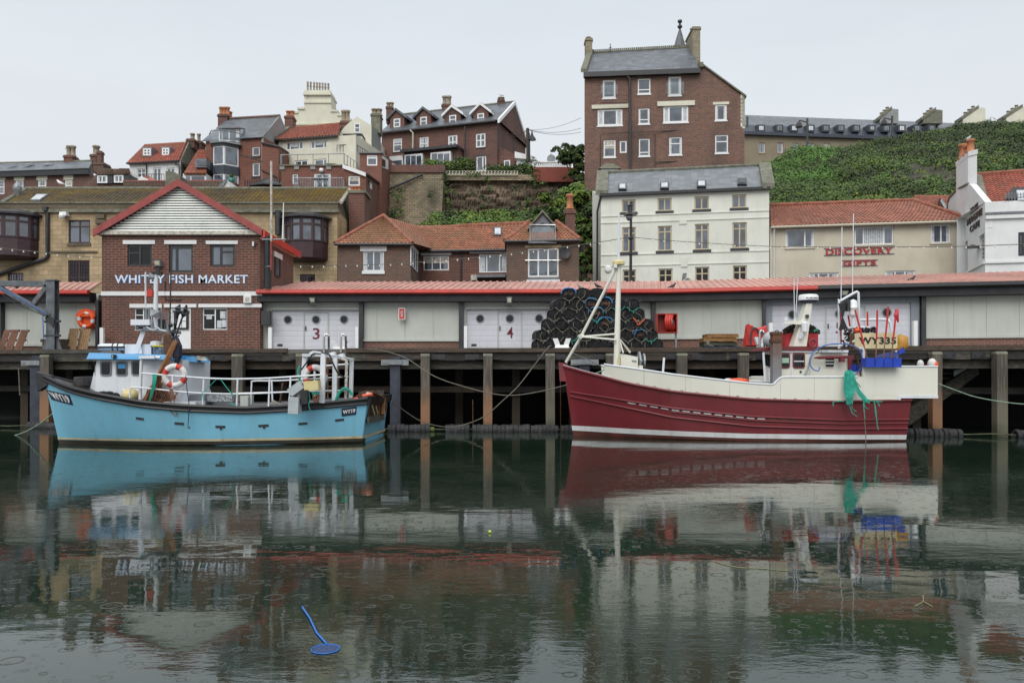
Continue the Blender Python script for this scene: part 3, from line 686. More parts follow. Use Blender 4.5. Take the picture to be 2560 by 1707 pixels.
for a,b in((1905,1913),(2300,2311)):post(RT,f2,a,b)
bigdoor(RT,f2,1930,2277,757,'5',[(1982,786),(2100,784),(2218,781)],2064,2165,768,(2090,806,2106,833),(1914,2298),sm='panel2')
panel(RT,f2,1651,1905,746,842,(1706,1779,1851));panel(RT,f2,2311,2680,732,839,(2384,2466,2548))
xm=(256-1280)*38/2000
RL,f3=shed('market_shed','left end of the market shed with red gutter beside the brick market building',-34,xm,V(-38,43.5,7.25),P(254,705.5,43.5))
post(RL,f3,0,12);post(RL,f3,246,254);panel(RL,f3,12,247,755,860,(68,130,190));panel(RL,f3,-150,0,755,860,(-60,))
mk=thing('fish_market_building','brown brick market building with white louvred gable, red verges and white lettering','market building',(-15.5,36.7,DECK))
YF=36.7;fm_=fac_px(mk,254.5,YF,650,YF,zF,M['bbrown'])
xa,xb=fm_.a.x,fm_.b.x;eh=CH+(V0-586)*YF/FP
xc=(xa+xb)/2;apz=CH+(V0-461)*YF/FP;D=5.6
def mwin(m,x0,y0,x1,y1,**k):fm_.m=m;return fm_.win(x0,y0,x1,y1,**k)
mwin(zF,1085,585,1293,768,cols=(.5,),rows=((.62,0,.5),),fm='dframe',gm='dglass',fw=.1)
mwin(zF,1440,585,1643,820,cols=(.3,),rows=(.9,),fm='dframe',fw=.1)
mwin(zG,428,585,635,770,cols=(.42,),rows=((.68,.42,1),),fm='dframe',fw=.1)
mwin(zF,1143,1122,1240+53,1315,cols=(.5,),rows=((.68,0,.5),),fw=.05,gm='dglass')
mwin(zG,360,1125,572,1310,cols=(.5,),rows=((.68,0,.5),),fw=.05,gm='dglass')
dd=mwin(zF,1452,1122,1625,1500,rows=(),fw=.06,gm='upvc',name='door',rev=.08)
fm_.wall(0,fm_.L,DECK,eh,depth=D,mat=M['bbrown'],back=True)
for m,r in((zF,(1050,548,1323,582)),(zF,(1403,548,1677,582)),(zG,(393,552,665,582)),(b1,(985,80,1308,118)),(b1,(1330,80,1655,115)),(b1,(1675,80,2310,115))):
 fm_.m=m;fm_.pbox('lintel',*r,M['white'],-.05,.01)
fm_.m=zF;fm_.pbox('band',866,985,2235,1020,M['white'],-.06,.01)
fm_.m=zG
nb=fm_;nb.m=b1;o=nb.pbox('notice_board',1425,155,1572,335,M['black'],.0,.025,parent=dd);nb.pbox('notice_board_top',1418,146,1580,166,M['black'],-.02,.02,parent=dd)
nb.pbox('paper',1447,178,1502,318,M['upvc'],-.01,-.003,parent=dd);nb.pbox('paper',1508,178,1548,250,M['upvc'],-.01,-.003,parent=dd);nb.pbox('paper',1508,256,1548,318,M['upvc'],-.01,-.003,parent=dd)
for q_ in((1750,198,1805,232),(1888,152,1943,228),(1855,245,1900,320),(1903,240,1950,312)):nb.pbox('poster',*q_,M['curtain'],.04,.06)
nb.m=zG;vb=nb.pbox('vent_box',722,1020,785,1083,M['upvc'],-.18,0);nb.pbox('vent_grille',737,1035,772,1070,M['stain'],-.2,-.18,parent=vb)
a0,a1,c0,c1=fm_.a.x,0,0,0
tl=Q(zF,978,915,YF);tr=Q(zG,749,918,YF);tt=Q(zF,978,843,YF)
M['sign_w']=paint('white_sign_letters',(.62,.7,.78),.5,.06,5);M['sign_b']=paint('blue_letter_edge',(.03,.09,.3),.5,.1,5)
text(mk,'WHITBY FISH MARKET',lambda a,b,c:V(tl.x+(tr.x-tl.x)*a+.02,YF-c*.5,tl.z+(tt.z-tl.z)*b-.02),M['sign_b'],.035,.02,'lettering_edge')
text(mk,'WHITBY FISH MARKET',lambda a,b,c:V(tl.x+(tr.x-tl.x)*a,YF-.012-c,tl.z+(tt.z-tl.z)*b),M['sign_w'],.015,.02,'lettering')
mb=MB();zb=eh+.1;n_=18
mb.poly([V(xa,YF-.02,eh),V(xb,YF-.02,eh),V(xc,YF-.02,apz)]).build('gable_backing',M['black'],mk)
MB().poly([V(xb,YF+D,eh),V(xa,YF+D,eh),V(xc,YF+D,apz)]).build('rear_gable',M['bbrown'],mk)
mb=MB()
for i in range(n_):
 z0=eh+.14+(apz-eh-.2)*i/n_;z1=z0+(apz-eh)/n_*.55;f0=(z1-eh)/(apz-eh);x0=xa+(xc-xa)*f0;x1=xb+(xc-xb)*f0
 mb.hexa([(x0,YF-.13,z0),(x1,YF-.13,z0),(x1,YF-.03,z0),(x0,YF-.03,z0),(x0,YF-.09,z1),(x1,YF-.09,z1),(x1,YF-.03,z1),(x0,YF-.03,z1)])
mb.build('louvred_cladding',paint('white_cladding',(.8,.82,.78),.5,.04,1,(.45,.5,.42),.3),mk)
mb=MB();mb.box(xa-.08,xb+.08,YF-.2,YF,eh-.04,eh+.13);mb.build('gable_ledge',M['stain'],mk)
lx=(233-1280)*36.4/2000;lz=CH+(V0-578)*36.4/2000;rz=lz;rx=2*xc-lx;az=CH+(V0-452)*36.4/2000
mb=MB()
for sx in(lx,rx):
 mb.hexa([(sx,36.45,lz-.12),(xc,36.45,az-.12),(xc,YF+D+.2,az-.12),(sx,YF+D+.2,lz-.12),(sx,36.45,lz),(xc,36.45,az),(xc,YF+D+.2,az),(sx,YF+D+.2,lz)])
rf=mb.build('roof',M['sroof'],mk)
for sx in(lx,rx):
 mb=MB();dz=.25;mb.hexa([(sx,36.36,lz-dz),(xc,36.36,az-dz),(xc,36.44,az-dz),(sx,36.44,lz-dz),(sx,36.36,lz+.05),(xc,36.36,az+.05),(xc,36.44,az+.05),(sx,36.44,lz+.05)])
 mb.hexa([(sx,36.36,lz+.05),(xc,36.36,az+.05),(xc,36.66,az+.05),(sx,36.66,lz+.05),(sx,36.36,lz+.09),(xc,36.36,az+.09),(xc,36.66,az+.09),(sx,36.66,lz+.09)])
 for k in(.08,.5,.9):
  p=V(sx,36.35,lz-.15)*(1-k)+V(xc,36.35,az-.15)*k
 mb.build('verge',M['redv'],mk)
mb=MB();mb.box(rx-.05,rx+.1,36.36,YF+D+.3,lz-.3,lz+.02);mb.build('eave_gutter',M['redp'],mk)
mb=MB();mb.box(xb,rx-.05,36.7,YF+D,lz-.3,lz-.22);mb.build('soffit',M['stain'],mk)
fs=Fac(mk,(xb+.001,YF),(xb+.001,YF+D),zG)
for r in((975,690,1020,860),(893,640,943,840)):fs.win(*r,fm='dframe',fw=.07,proud=True)
fs.pbox('lintel',966,655,1034,700,M['white'],-.06,0);fs.pbox('lintel',884,610,944,655,M['white'],-.06,0)
pipe(mk,[Q(zG,917,515,36.5),Q(zG,917,960,36.5)],.17,'black')
fl=thing('floodlight','small cream floodlight on the brick wall between two upper windows','floodlight',Q(zF,1360,770,YF))
def flood(o,m,x0,y0,x1,y1,Z):
 a=Q(m,x0,y0,Z);b=Q(m,x1,y1,Z);MB().hexa([(a.x+.04,Z-.22,b.z),(b.x-.04,Z-.22,b.z),(b.x,Z-.05,b.z),(a.x,Z-.05,b.z),(a.x,Z-.3,a.z),(b.x,Z-.3,a.z),(b.x,Z-.05,a.z),(a.x,Z-.05,a.z)]).build('casing',M['metal'],o,bevel=.015)
 MB().hexa([(a.x+.06,Z-.245,b.z+.04),(b.x-.06,Z-.245,b.z+.04),(b.x-.06,Z-.2,b.z+.04),(a.x+.06,Z-.2,b.z+.04),(a.x+.05,Z-.31,a.z-.05),(b.x-.05,Z-.31,a.z-.05),(b.x-.05,Z-.26,a.z-.05),(a.x+.05,Z-.26,a.z-.05)]).build('lens',M['panelw'],o)
 MB().tube([((a.x+b.x)/2,Z-.05,b.z+.1),((a.x+b.x)/2-.25,Z-.03,b.z-.05),((a.x+b.x)/2-.1,Z-.03,b.z-.12),(b.x,Z-.03,b.z-.12)],.018,5).build('cable',M['black'],o)
M['panelw']=paint('lamp_lens',(.6,.58,.45),.3,.1,6)
flood(fl,zF,1330,725,1390,772,YF)
for m,r,ZZ,ds in((zG,(1283,1040,1335,1082),36.8,'grey floodlight over the shutter marked 3'),(zH,(1590,868,1642,922),36.6,'grey floodlight over the shutter marked 4'),(zJ,(705,885,765,925),34.6,'cream floodlight over the shutter behind the wheelhouse aerials')):
 o=thing('floodlight',ds,'floodlight',Q(m,r[0],r[3],ZZ),'floodlights on the sheds');flood(o,m,*r,ZZ)
o=thing('alarm_lamp','little white lamp unit high on the right of the market front','lamp',Q(zG,800,600,YF));MB().box(*(lambda a,b:(a.x,b.x,YF-.12,YF,b.z,a.z))(Q(zG,792,562,YF),Q(zG,806,600,YF))).build('casing',M['upvc'],o);MB().lathe(Q(zG,814,580,YF),[(.06,0),(.05,.1)],8,(0,-1,0)).build('lens',M['charcoal'],o)
pipe(mk,[Q(b1,1337,-150,YF-.04),Q(b1,1337,37,YF-.04),Q(b1,1495,37,YF-.04)],.025,'charcoal','conduit')
eb=thing('electric_cabinet','dark grey electric cabinet on the wall left of shutter 3','cabinet',Q(zG,900,1270,36.9))
MB().box(*(lambda a,b:(a.x,b.x,36.6,36.9,b.z,a.z))(Q(zG,866,1150,36.7),Q(zG,940,1270,36.7))).build('box',M['charcoal'],eb,bevel=.02)
MB().tube([Q(zG,900,1150,36.8),Q(zG,900,1090,36.8)],.03).build('conduit',M['charcoal'],eb)
o=thing('mast_aerial','tall pale pole aerial clamped to the market wall','aerial',Q(zG,948,800,36.3))
MB().tube([Q(zG,948,-125,36.3),Q(zG,948,560,36.3)],.05,6).build('pole',M['stain'],o,smooth=True);MB().tube([Q(zG,947,550,36.3),Q(zG,945,800,36.3)],.035,6).build('lower_pole',M['redv'],o,smooth=True)
MB().tube([Q(zG,870,541,36.35),Q(zG,1075,538,36.35)],.035,5).build('bracket',M['metal'],o);MB().tube([Q(zG,895,772,36.4),Q(zG,950,768,36.3)],.03,5).build('clamp',M['metal'],o)
o=MB().tube([Q(zG,1053,228,36.35),Q(zG,1045,538,36.35)],[.02,.04],6).build('whip_aerial',M['upvc'],smooth=True);tag(o,'short white whip aerial on the bracket right of the tall pole','aerial')
for m,x0,x1,y0,y1,Z,ds in((zG,926,955,1290,1490,36.3,'left of shutter 3'),(zG,1666,1690,1284,1480,36.3,'right of shutter 3'),(zH,1212,1240,1122,1330,36.2,'left of shutter 4'),(zJ,1362,1397,1148,1366,33.8,'right of the shutter behind the red wheelhouse'),(zJ,78,110,1166,1372,35,'left of the shutter behind the red wheelhouse'),(zF,856,886,1292,1500,36.2,'at the left corner of the brick market')):
 a=Q(m,x0,y0,Z);b=Q(m,x1,y1,Z);r=(b.x-a.x)/2
 mb=MB();mb.box(a.x,b.x,Z-r,Z+r,DECK-.02,a.z)
 o=mb.build('guard_post',M['upvc'],bevel=.025);tag(o,'white square guard post '+ds,'bollard','white guard posts by the doors')
# ------------------------------------------------------------------ the town, front row
def bld(name,lab,cat_,uL,ZL,uR,ZR,g=DECK,m=zS,mat=None,group=None):
 r=thing(name,lab,cat_,(((uL-1280)*ZL+(uR-1280)*ZR)/4000,(ZL+ZR)/2,g),group)
 return r,fac_px(r,uL,ZL,uR,ZR,m,mat)
def dz(f,m,x,y):f.m=m;return f.sh(x,y)[1]
r,f=bld('stone_building','ochre stone building with mossy tiled roof and two plum bow windows behind the market','building',-120,54,843,54,m=zF,mat=M['stone'])
S=r
f.win(583,375,768,572,cols=(.5,),rows=(.72,),fm='plum',fw=.09,sill=('dstone',.2));f.win(580,718,763,940,cols=(.5,),rows=(.35,),fm='plum',fw=.1,muntin=(8,7),gm='dglass')
f.win(65,826,200,960,cols=(.5,),fm='plum',fw=.08,muntin=(6,5));f.m=zG;f.win(1192,836,1322,960,cols=(.5,),fm='plum',fw=.08,muntin=(6,5),gm='dglass')
hp=dz(f,zF,600,300);ht=dz(f,zF,600,236)
f.wall(0,f.L,DECK,hp,depth=6.5)
mb=MB();f.bx(mb,-.0,f.L+.06,-.06,.4,hp,ht);mb.build('parapet',M['dstone'],r)
mb=MB();f.bx(mb,-.0,f.L+.12,-.22,.3,hp-.12,hp+.1);mb.build('cornice',M['coping'],r)
mb=MB();f.bx(mb,0,f.L+.15,-.12,.5,ht,ht+.1);mb.build('parapet_coping',M['coping'],r)
q=[Q(zA,60,672,54.5),Q(zB,2100,1500,54.5),Q(zB,2220,1330,60.5),Q(zA,340,490,60.5)];q[1].z=q[0].z=ht+.08;q[2].z=q[3].z=(q[2].z+q[3].z)/2
rf=roof(r,q,M['mosst'],back=False,cw=.3,rh=.34,amp=.05);MB().tube([q[3]+V(-.2,0,.05),q[2]+V(.2,0,.05)],.14,7).build('ridge',M['coping'],rf)
MB().tube([q[0]+V(-.3,0,.05),q[3]+V(-.2,0,.05)],.16,6).build('hip_coping',M['coping'],rf)
n_=9
mb=MB()
for i in range(n_):a=q[1]+(q[2]-q[1])*(i/n_)+V(.12,0,.1);b=q[1]+(q[2]-q[1])*((i+1.15)/n_)+V(.12,0,.02);mb.tube([a,b],.13,6)
mb.build('verge_tiles',M['stain'],rf)
MB().poly([q[1]-V(0,0,.1),q[2]-V(0,0,.1),V(q[2].x,60.5,10),V(q[1].x,54.5,10)]);
mb=MB();mb.prism([f.pt(f.L-.02,.05,hp-.1),f.pt(f.L-.02,6.4,hp-.1),q[2]-V(.05,0,.1),q[1]+V(0,0,-.1)],V(-.1,0,0));mb.build('gable',M['dstone'],r)
for m,mm,dd_,nm in((zA,[(355,682),(470,682),(570,612),(435,612)],'upvc','skylight'),):
 def onroof(x,y):
  u,v=m(x,y);k=(v-V0)/FP;sl_=(q[2].z-q[1].z)/6.0;Z=(q[1].z-sl_*54.5-CH)/(-k-sl_);return P(u,v,Z)
 p4=[onroof(*k)for k in mm];o_=V(0,-.05,.13)
 MB().hexa([p for p in p4]+[p+o_ for p in p4]).build('skylight_frame',M['lead'],rf);c4=sum(p4,V(0,0,0))/4
 MB().hexa([c4+(p-c4)*.85+o_*1.02 for p in p4]+[c4+(p-c4)*.85+o_*1.15 for p in p4]).build('skylight_pane',M['curtain'],rf)
fv=thing('roof_cowl','shiny metal vent cowl on the mossy roof at the far left','vent',Q(zA,205,660,57.5))
MB().lathe(Q(zA,205,660,57.5),[(.2,0),(.2,.6),(.29,.7),(.29,.95),(.2,1.15),(.05,1.25)],12).build('flue',M['metal'],fv,smooth=True)
def bow(root,m,x0,x1,yt,yg,yb,Z,n,bulge,cols_,ends=True):
 a=Q(m,x0,yt,Z);b=Q(m,x1,yt,Z);cx=(a.x+b.x)/2;R=(b.x-a.x)/2;zt=a.z;zg=Q(m,x0,yg,Z).z;zb_=Q(m,x0,yb,Z).z
 def pt(k,off=0):t=math.pi*(k/n);return V(cx-math.cos(t)*(R+off),Z-math.sin(t)*(bulge+off),0)
 bay=MB().grid([[pt(k)+V(0,0,zb_+.12)for k in range(n+1)],[pt(k)+V(0,0,zg)for k in range(n+1)]])
 bay.poly([pt(k)+V(0,0,zb_+.12)for k in range(n+1)]);bay.grid([[pt(k,.0)+V(0,0,zb_+.13)for k in range(n+1)],[pt(k,-.25)+V(0,0,zb_-.05)for k in range(n+1)]]);bay.poly([pt(k,-.25)+V(0,0,zb_-.05)for k in range(n+1)])
 bo=bay.build('bow_window',M['plum'],root)
 for k in range(n):
  p,q_=pt(k),pt(k+1);L_=(q_-p).length;d=(q_-p)/L_;nn=V(d.y,-d.x,0)*.05;w=.11;mb=MB()
  def bb(t0,t1,z0,z1,e=1):mb.hexa([p+d*t0+V(0,0,z0)+nn*e,p+d*t1+V(0,0,z0)+nn*e,p+d*t1+V(0,0,z0)-nn,p+d*t0+V(0,0,z0)-nn,p+d*t0+V(0,0,z1)+nn*e,p+d*t1+V(0,0,z1)+nn*e,p+d*t1+V(0,0,z1)-nn,p+d*t0+V(0,0,z1)-nn])
  tr_=zg+(zt-zg)*.72
  bb(-.02,w,zg,zt);bb(L_-w,L_+.02,zg,zt);bb(w,L_-w,zg,zg+.1,1.1);bb(w,L_-w,zt-.1,zt,1.1);bb(w,L_-w,tr_-.06,tr_+.06,1.1)
  fr=mb.build('casement',M['plum'],bo)
 MB().grid([[pt(k,-.02)+V(0,0,zg)for k in range(n+1)],[pt(k,-.02)+V(0,0,zt)for k in range(n+1)]]).build('pane',M['glass'],bo)
 mb=MB();mb.grid([[pt(k,-.02)+V(0,0,zt)for k in range(n+1)],[pt(k,.28)+V(0,0,zt+.03)for k in range(n+1)],[pt(k,.28)+V(0,0,zt+.17)for k in range(n+1)],[pt(k,-.4)+V(0,.3,zt+.45)for k in range(n+1)]]);mb.poly([pt(k,-.4)+V(0,.3,zt+.45)for k in range(n+1)]);mb.build('bow_roof',M['charcoal'],bo)
bow(r,zF,-150,330,360,548,712,54,7,1.5,0);bow(r,zG,1068,1430,382,578,728,54,6,1.35,0)
pipe(r,[Q(zF,405,280,53.9),Q(zF,405,690,53.9),Q(zF,380,705,53.85),Q(zF,-60,850,53.85)],.13,'charcoal');MB().box(*(lambda a,b:(a.x,b.x,53.6,54,b.z,a.z))(Q(zF,380,268,53.9),Q(zF,415,300,53.9))).build('hopper',M['charcoal'],r)
pipe(r,[Q(zG,1008,295,53.8),Q(zG,1008,500,53.8)],.22,'charcoal','extract_duct')
mb=MB();c=Q(zF,565,340,53.9);mb.box(c.x-.25,c.x+.2,53.5,54,c.z-.05,c.z+.2);mb.ball(c+V(-.05,-.45,-.1),.2,8);mb.build('security_camera',M['upvc'],r)
mb=MB();a=Q(zF,820,410,53.98);b=Q(zF,900,335,53.9);mb.box(a.x,b.x,53.85,54,a.z,a.z+.3);mb.box(a.x+.05,b.x-.05,53.8,54,a.z+.35,a.z+.65);mb.box(a.x+.1,b.x,53.9,54,a.z+.7,b.z);mb.build('carved_block',M['dstone'],r)
f.m=zF;f.pbox('string_course',415,640,830,655,M['dstone'],-.08,0)
st=thing('brick_stack','broad dark brick chimney stack with clay pots between the stone building and the tiled house','chimney stack',Q(zC,165,1500,58))
a=Q(zC,90,1110,57);b=Q(zC,238,1560,57);mb=MB();mb.box(a.x,b.x,57,59,5,a.z);mb.build('stack',M['bbrown'],st);MB().box(a.x-.1,b.x+.12,56.9,59.1,a.z,a.z+.2).build('coping',M['coping'],st);pots(st,[Q(zC,120+35*k,1100,58)for k in range(3)],M['potc'],.17,.4)
MB().box(a.x-9,a.x-.0,57.6,60,4,a.z-3.5)
Th=thing('tiled_brick_house','low brown brick house with orange pantile roof, hipped left wing and glazed dormer','house',(-8,54,DECK));r=Th
fl_=fac_px(r,zH(85,0)[0],52,zH(735,0)[0],52,zH,M['bhouse'])
fl_.win(312,457,498,632,cols=(.5,),fw=.07,sill=('upvc',.2),lintel=('upvc',.42,.18));he=dz(fl_,zH,400,398)
fl_.wall(0,fl_.L,DECK,he,depth=7,mat=M['bhouse'])
xW=fl_.b.x;fsd=Fac(r,(xW+.002,52),(xW+.002,57.4),zH);fsd.m=zH
fsd.win(735,445,795,615,cols=(.33,.66),fw=.06,proud=True);fsd.pbox('lintel',733,418,803,445,M['upvc'],-.05,0)
fmid=fac_px(r,zH(815,0)[0],57.2,zH(1600,0)[0],56.6,zH,M['bbrown']);hm=dz(fmid,zH,1100,455)
fmid.win(850,497,1077,627,cols=(.34,.66),fw=.08);fmid.win(1345,482,1600,645,cols=(.27,.72),fw=.08,curtain=.2)
fmid.wall(-.3,fmid.L,DECK,hm,depth=6)
for q_ in((830,472,1100,492),(1262,456,1590,476),(822,458,1180,468)):fmid.pbox('lintel',*q_,M['upvc'],-.06,0)
pipe(r,[fmid.pt(fmid.sh(1188,500)[0],-.08,hm),fmid.pt(fmid.sh(1188,500)[0],-.08,DECK)],.07,'charcoal');fmid.pbox('vent_hood',1280,672,1335,722,M['stain'],-.4,0);fmid.pbox('lean_to_roof',1336,676,1592,700,M['lead'],-.8,0)
frw=fac_px(r,zH(1590,0)[0],52.3,zH(2235,0)[0],51.9,zH,M['bhouse']);frw.win(1780,430,2055,686,cols=(.34,.66),fw=.1,gm='glass');hr=dz(frw,zH,1900,368)
frw.wall(0,frw.L,DECK,hr,depth=7,mat=M['bhouse']);frw.pbox('lintel',1755,402,2080,426,M['stone'],-.04,0);frw.pbox('panel',1768,712,2066,730,M['upvc'],-.1,0);frw.pbox('step',1780,690,2060,710,M['lead'],-.06,0)
mb=MB();a=frw.pt(frw.sh(1757,541)[0],-.14,frw.sh(1757,541)[1]);b=frw.pt(frw.sh(2080,541)[0],-.14,frw.sh(2080,541)[1]);mb.tube([a,b],.035,6);mb.build('balcony_rail',M['steel'],r);MB().hexa([a,b,b+V(0,.02,0),a+V(0,.02,0),a-V(0,0,1.0),b-V(0,0,1.0),b-V(0,-.02,1.0),a-V(0,-.02,1.0)])
MB().lathe(frw.pt(frw.sh(2110,475)[0],-.35,frw.sh(2110,475)[1]),[(.02,-.1),(.2,-.06),(.4,.02),(.42,.03),(.38,.03),(.18,-.03),(.0,-.05)],14,(.35,-1,.1)).build('satellite_dish',M['charcoal'],r)
e0=he+.02;aL=V(fl_.a.x-.15,51.8,e0);aR=V(xW+.15,51.8,e0);ap=Q(zH,495,150,55.4);aR2=V(xW+.15,58,e0);aL2=V(fl_.a.x-.15,58,e0)
mb=MB();tiled(mb,[aL,aR,ap,ap-V(.05,0,0)]);ridL=V(ap.x,60,ap.z);tiled(mb,[aR,V(xW+.9,57.6,hm+.2),V(ap.x+2.2,60.6,Q(zH,700,240,60).z),ap],cw=.3);flatslope(mb,[p-V(0,0,.06)for p in(aL,aR,ap,ap-V(.05,0,0))]);mb.poly([aL,ap,ridL,aL2]);rl=mb.build('hipped_roof',M['pan'],r)
MB().tube([aL+V(0,0,.05),aL+(ap-aL)*.5+V(0,0,.12),ap+V(0,0,.1)],.13,7).tube([aR+V(0,0,.05),ap+V(0,0,.1),ap+V(1.2,2.5,-.75),V(ap.x+2.4,60.6,Q(zH,720,240,60).z)+V(0,0,.08)],.14,7).build('hip_tiles',M['ridge'],rl,smooth=True)
ma=fmid.pt(-.4,-.3,hm);mbq=fmid.pt(fmid.L+.2,-.3,hm);rb=Q(zH,640,242,60.5);rb2=Q(zH,1800,216,60.2)
mb=MB();tiled(mb,[ma,mbq,rb2,rb],sag=.04);flatslope(mb,[p-V(0,0,.05)for p in(ma,mbq,rb2,rb)]);rmid=mb.build('roof',M['pan'],r)
MB().tube([rb+V(0,0,.1),Q(zH,880,246,60.5),Q(zH,1100,240,60.4),Q(zH,1200,228,60.3),rb2+V(0,0,.1)],.15,7).build('ridge_tiles',M['ridge'],rmid,smooth=True)
for g_ in([fmid.pt(-.1,-.35,hm-.03),fmid.pt(fmid.L,-.35,hm-.03)],[aL-V(0,.1,.05),aR-V(0,.1,.05)]):MB().tube(g_,.09,6).build('gutter',M['charcoal'],r)
roofwin(rmid,[ma,mbq,rb2],zH,1476,258,1550,335,'charcoal','curtain')
wl=frw.pt(-.1,-.25,hr);wr=frw.pt(frw.L+.1,-.25,hr);t1=Q(zH,1790,203,55.2);t2=Q(zH,2035,203,54.9)
mb=MB();tiled(mb,[wl,wr,t2,t1]);flatslope(mb,[p-V(0,0,.06)for p in(wl,wr,t2,t1)]);mb.poly([wl,t1,V(t1.x,60,t1.z),V(wl.x,58,wl.z)]);rr_=mb.build('hipped_roof',M['pan'],r)
MB().tube([wl+V(0,0,.06),wl+(t1-wl)*.5+V(0,0,.0),t1+V(0,0,.1)],.14,7).tube([wr+V(0,0,.06),t2+V(0,0,.1)],.14,7).build('hip_tiles',M['ridge'],rr_,smooth=True);mb=MB();mb.tube([wl-V(0,.08,.03),wr-V(0,.08,.03)],.09,6);mb.build('gutter',M['charcoal'],r)
ZDo=53.2;a=Q(zH,1812,222,ZDo);b=Q(zH,2012,362,ZDo);apx=Q(zH,1910,108,ZDo)
mb=MB();mb.box(a.x,b.x,ZDo,ZDo+3,b.z-.1,a.z);mb.prism([V(a.x-.05,ZDo,a.z-.2),V(b.x+.05,ZDo,a.z-.2),apx-V(0,0,.1)],V(0,3,0));do=mb.build('dormer',M['lead'],r)
MB().prism([V(apx.x-.5,ZDo-.02,a.z-.15),V(apx.x+.5,ZDo-.02,a.z-.15),V(apx.x,ZDo-.02,apx.z-.7)],V(0,.01,0)).build('gable_pane',M['dglass'],do)
MB().box(a.x+.25,b.x-.25,ZDo-.03,ZDo-.01,b.z,a.z-.15).build('pane',M['glass'],do);mb=MB();mb.box(apx.x-.45,apx.x-.38,ZDo-.06,ZDo-.03,b.z,a.z-.1);mb.box(apx.x+.38,apx.x+.45,ZDo-.06,ZDo-.03,b.z,a.z-.1);mb.build('casement',M['lead'],do)
for s_ in(-1,1):
 x_=(a.x-.25)if s_<0 else(b.x+.25);mb=MB();mb.hexa([(x_,ZDo-.25,a.z-.35),(apx.x,ZDo-.25,apx.z-.05),(apx.x,ZDo+3,apx.z-.05),(x_,ZDo+3,a.z-.35),(x_,ZDo-.25,a.z-.2),(apx.x,ZDo-.25,apx.z+.12),(apx.x,ZDo+3,apx.z+.12),(x_,ZDo+3,a.z-.2)]);mb.build('dormer_roof',M['coping'],do)
a=Q(zH,1800,224,51.7);b=Q(zH,2024,368,51.7);mb=MB();mb.tube([V(a.x,51.7,b.z),a,V(b.x,51.7,a.z),V(b.x,51.7,b.z)],.05,6);mb.tube([V(a.x,51.7,a.z),V(a.x,53,a.z)],.04,5);mb.tube([V(b.x,51.7,a.z),V(b.x,53,a.z)],.04,5);bf=mb.build('balcony_frame',M['steel'],r)
mglass=M['clear']
MB().box(a.x+.08,b.x-.08,51.68,51.7,b.z+.05,a.z-.08).build('glass_panel',mglass,bf);MB().box(a.x-.1,b.x+.1,51.7,53.2,b.z-.12,b.z).build('balcony_floor',M['lead'],bf)
st=chimney(r,zC,2213,1268,2305,1600,56,M['bbrown'],1.0,0);pots(st,[Q(zC,2252,1268,56.5)],M['potc'],.27,1.05)
r,f=bld('white_building','off white rendered building with slate roof, tan windows and black sills','building',zI(195,0)[0],56,zI(1515,0)[0],53.9,m=zI,mat=M['gwhite'])
Wb=r
row1=((360,311,468,410),(640,299,750,400),(928,286,1043,388),(1222,271,1336,376));row2=((362,528,469,722),(642,517,751,712),(932,501,1043,703),(1227,490,1340,691));row3=((366,860,471,1020),(648,852,757,1010),(934,838,1045,1000),(1230,828,1340,990))
for k in row1:f.win(*k,cols=(.5,),fm='tan',fw=.09,sill=('dframe',.17),so=.14,rev=.14)
for k in row2:f.win(*k,cols=(.5,),rows=(.76,),fm='tan',fw=.09,sill=('dframe',.2),so=.14,rev=.14)
for k in row3:f.win(*k,cols=(.5,),rows=(.68,),fm='tan',fw=.09,rev=.14,gm='dglass')
hE=dz(f,zI,855,262);f.wall(0,f.L,DECK,hE,depth=7,side_l=False)
sl_=Q(zI,143,600,59);mb=MB();A=f.pt(0,0,DECK);B=f.pt(0,0,hE);G1=V(sl_.x,59.5,DECK);G2=V(sl_.x-.1,59.5,hE+1.2);mb.prism([A,B,G2,G1],V(.3,.05,0));mb.build('side_wall',M['gwhite'],r)
for y in(443,495,745,832):
 h=f.sh(195,y)[1];mb=MB();f.bx(mb,0,f.L,-.05,0,h-.05,h+.03);mb.build('string_course',M['gwhite'],r)
rl_=Q(zI,210,103,59.5);rr2=Q(zI,1480,45,57.3);el=f.pt(.05,-.2,hE+.15);er=f.pt(f.L-.1,-.2,hE+.15);zr=(rl_.z+rr2.z)/2;rl_.z=rr2.z=zr
rf=roof(r,[el,er,rr2,rl_],M['slate2'],tile=False,gable=M['gwhite'])
MB().tube([rl_+V(0,0,.05),rr2+V(0,0,.05)],.13,7).build('ridge_tiles',M['coping'],rf)
mb=MB();f.bx(mb,-.1,f.L+.05,-.32,-.02,hE-.02,hE+.17);mb.build('gutter',M['black'],r)
for a,b in((el,rl_),(er,rr2)):
 mb=MB();w_=V(.42,0,0);mb.hexa([a-w_+V(0,-.1,-.1),a+w_+V(0,-.1,-.1),b+w_,b-w_,a-w_+V(0,-.1,.25),a+w_+V(0,-.1,.25),b+w_+V(0,0,.22),b-w_+V(0,0,.22)]);mb.build('coping',M['coping'],rf)
for x0,x1,y0,y1 in((333,397,200,246),(660,728,190,238),(948,1020,176,226),(1265,1338,158,206)):roofwin(rf,[el,er,rr2],zI,x0,y0,x1,y1,'black','curtain' if x0<1200 else 'dglass')
pipe(r,[f.pt(0,-.1,hE),f.pt(-.25,.1,hE-1),f.pt(-.3,.3,DECK)],.08,'black')
MB().lathe(f.pt(f.sh(252,855)[0],0,f.sh(252,855)[1]),[(.24,0),(.24,.1),(.15,.14)],12,-f.n).build('alarm_box',M['upvc'],r)
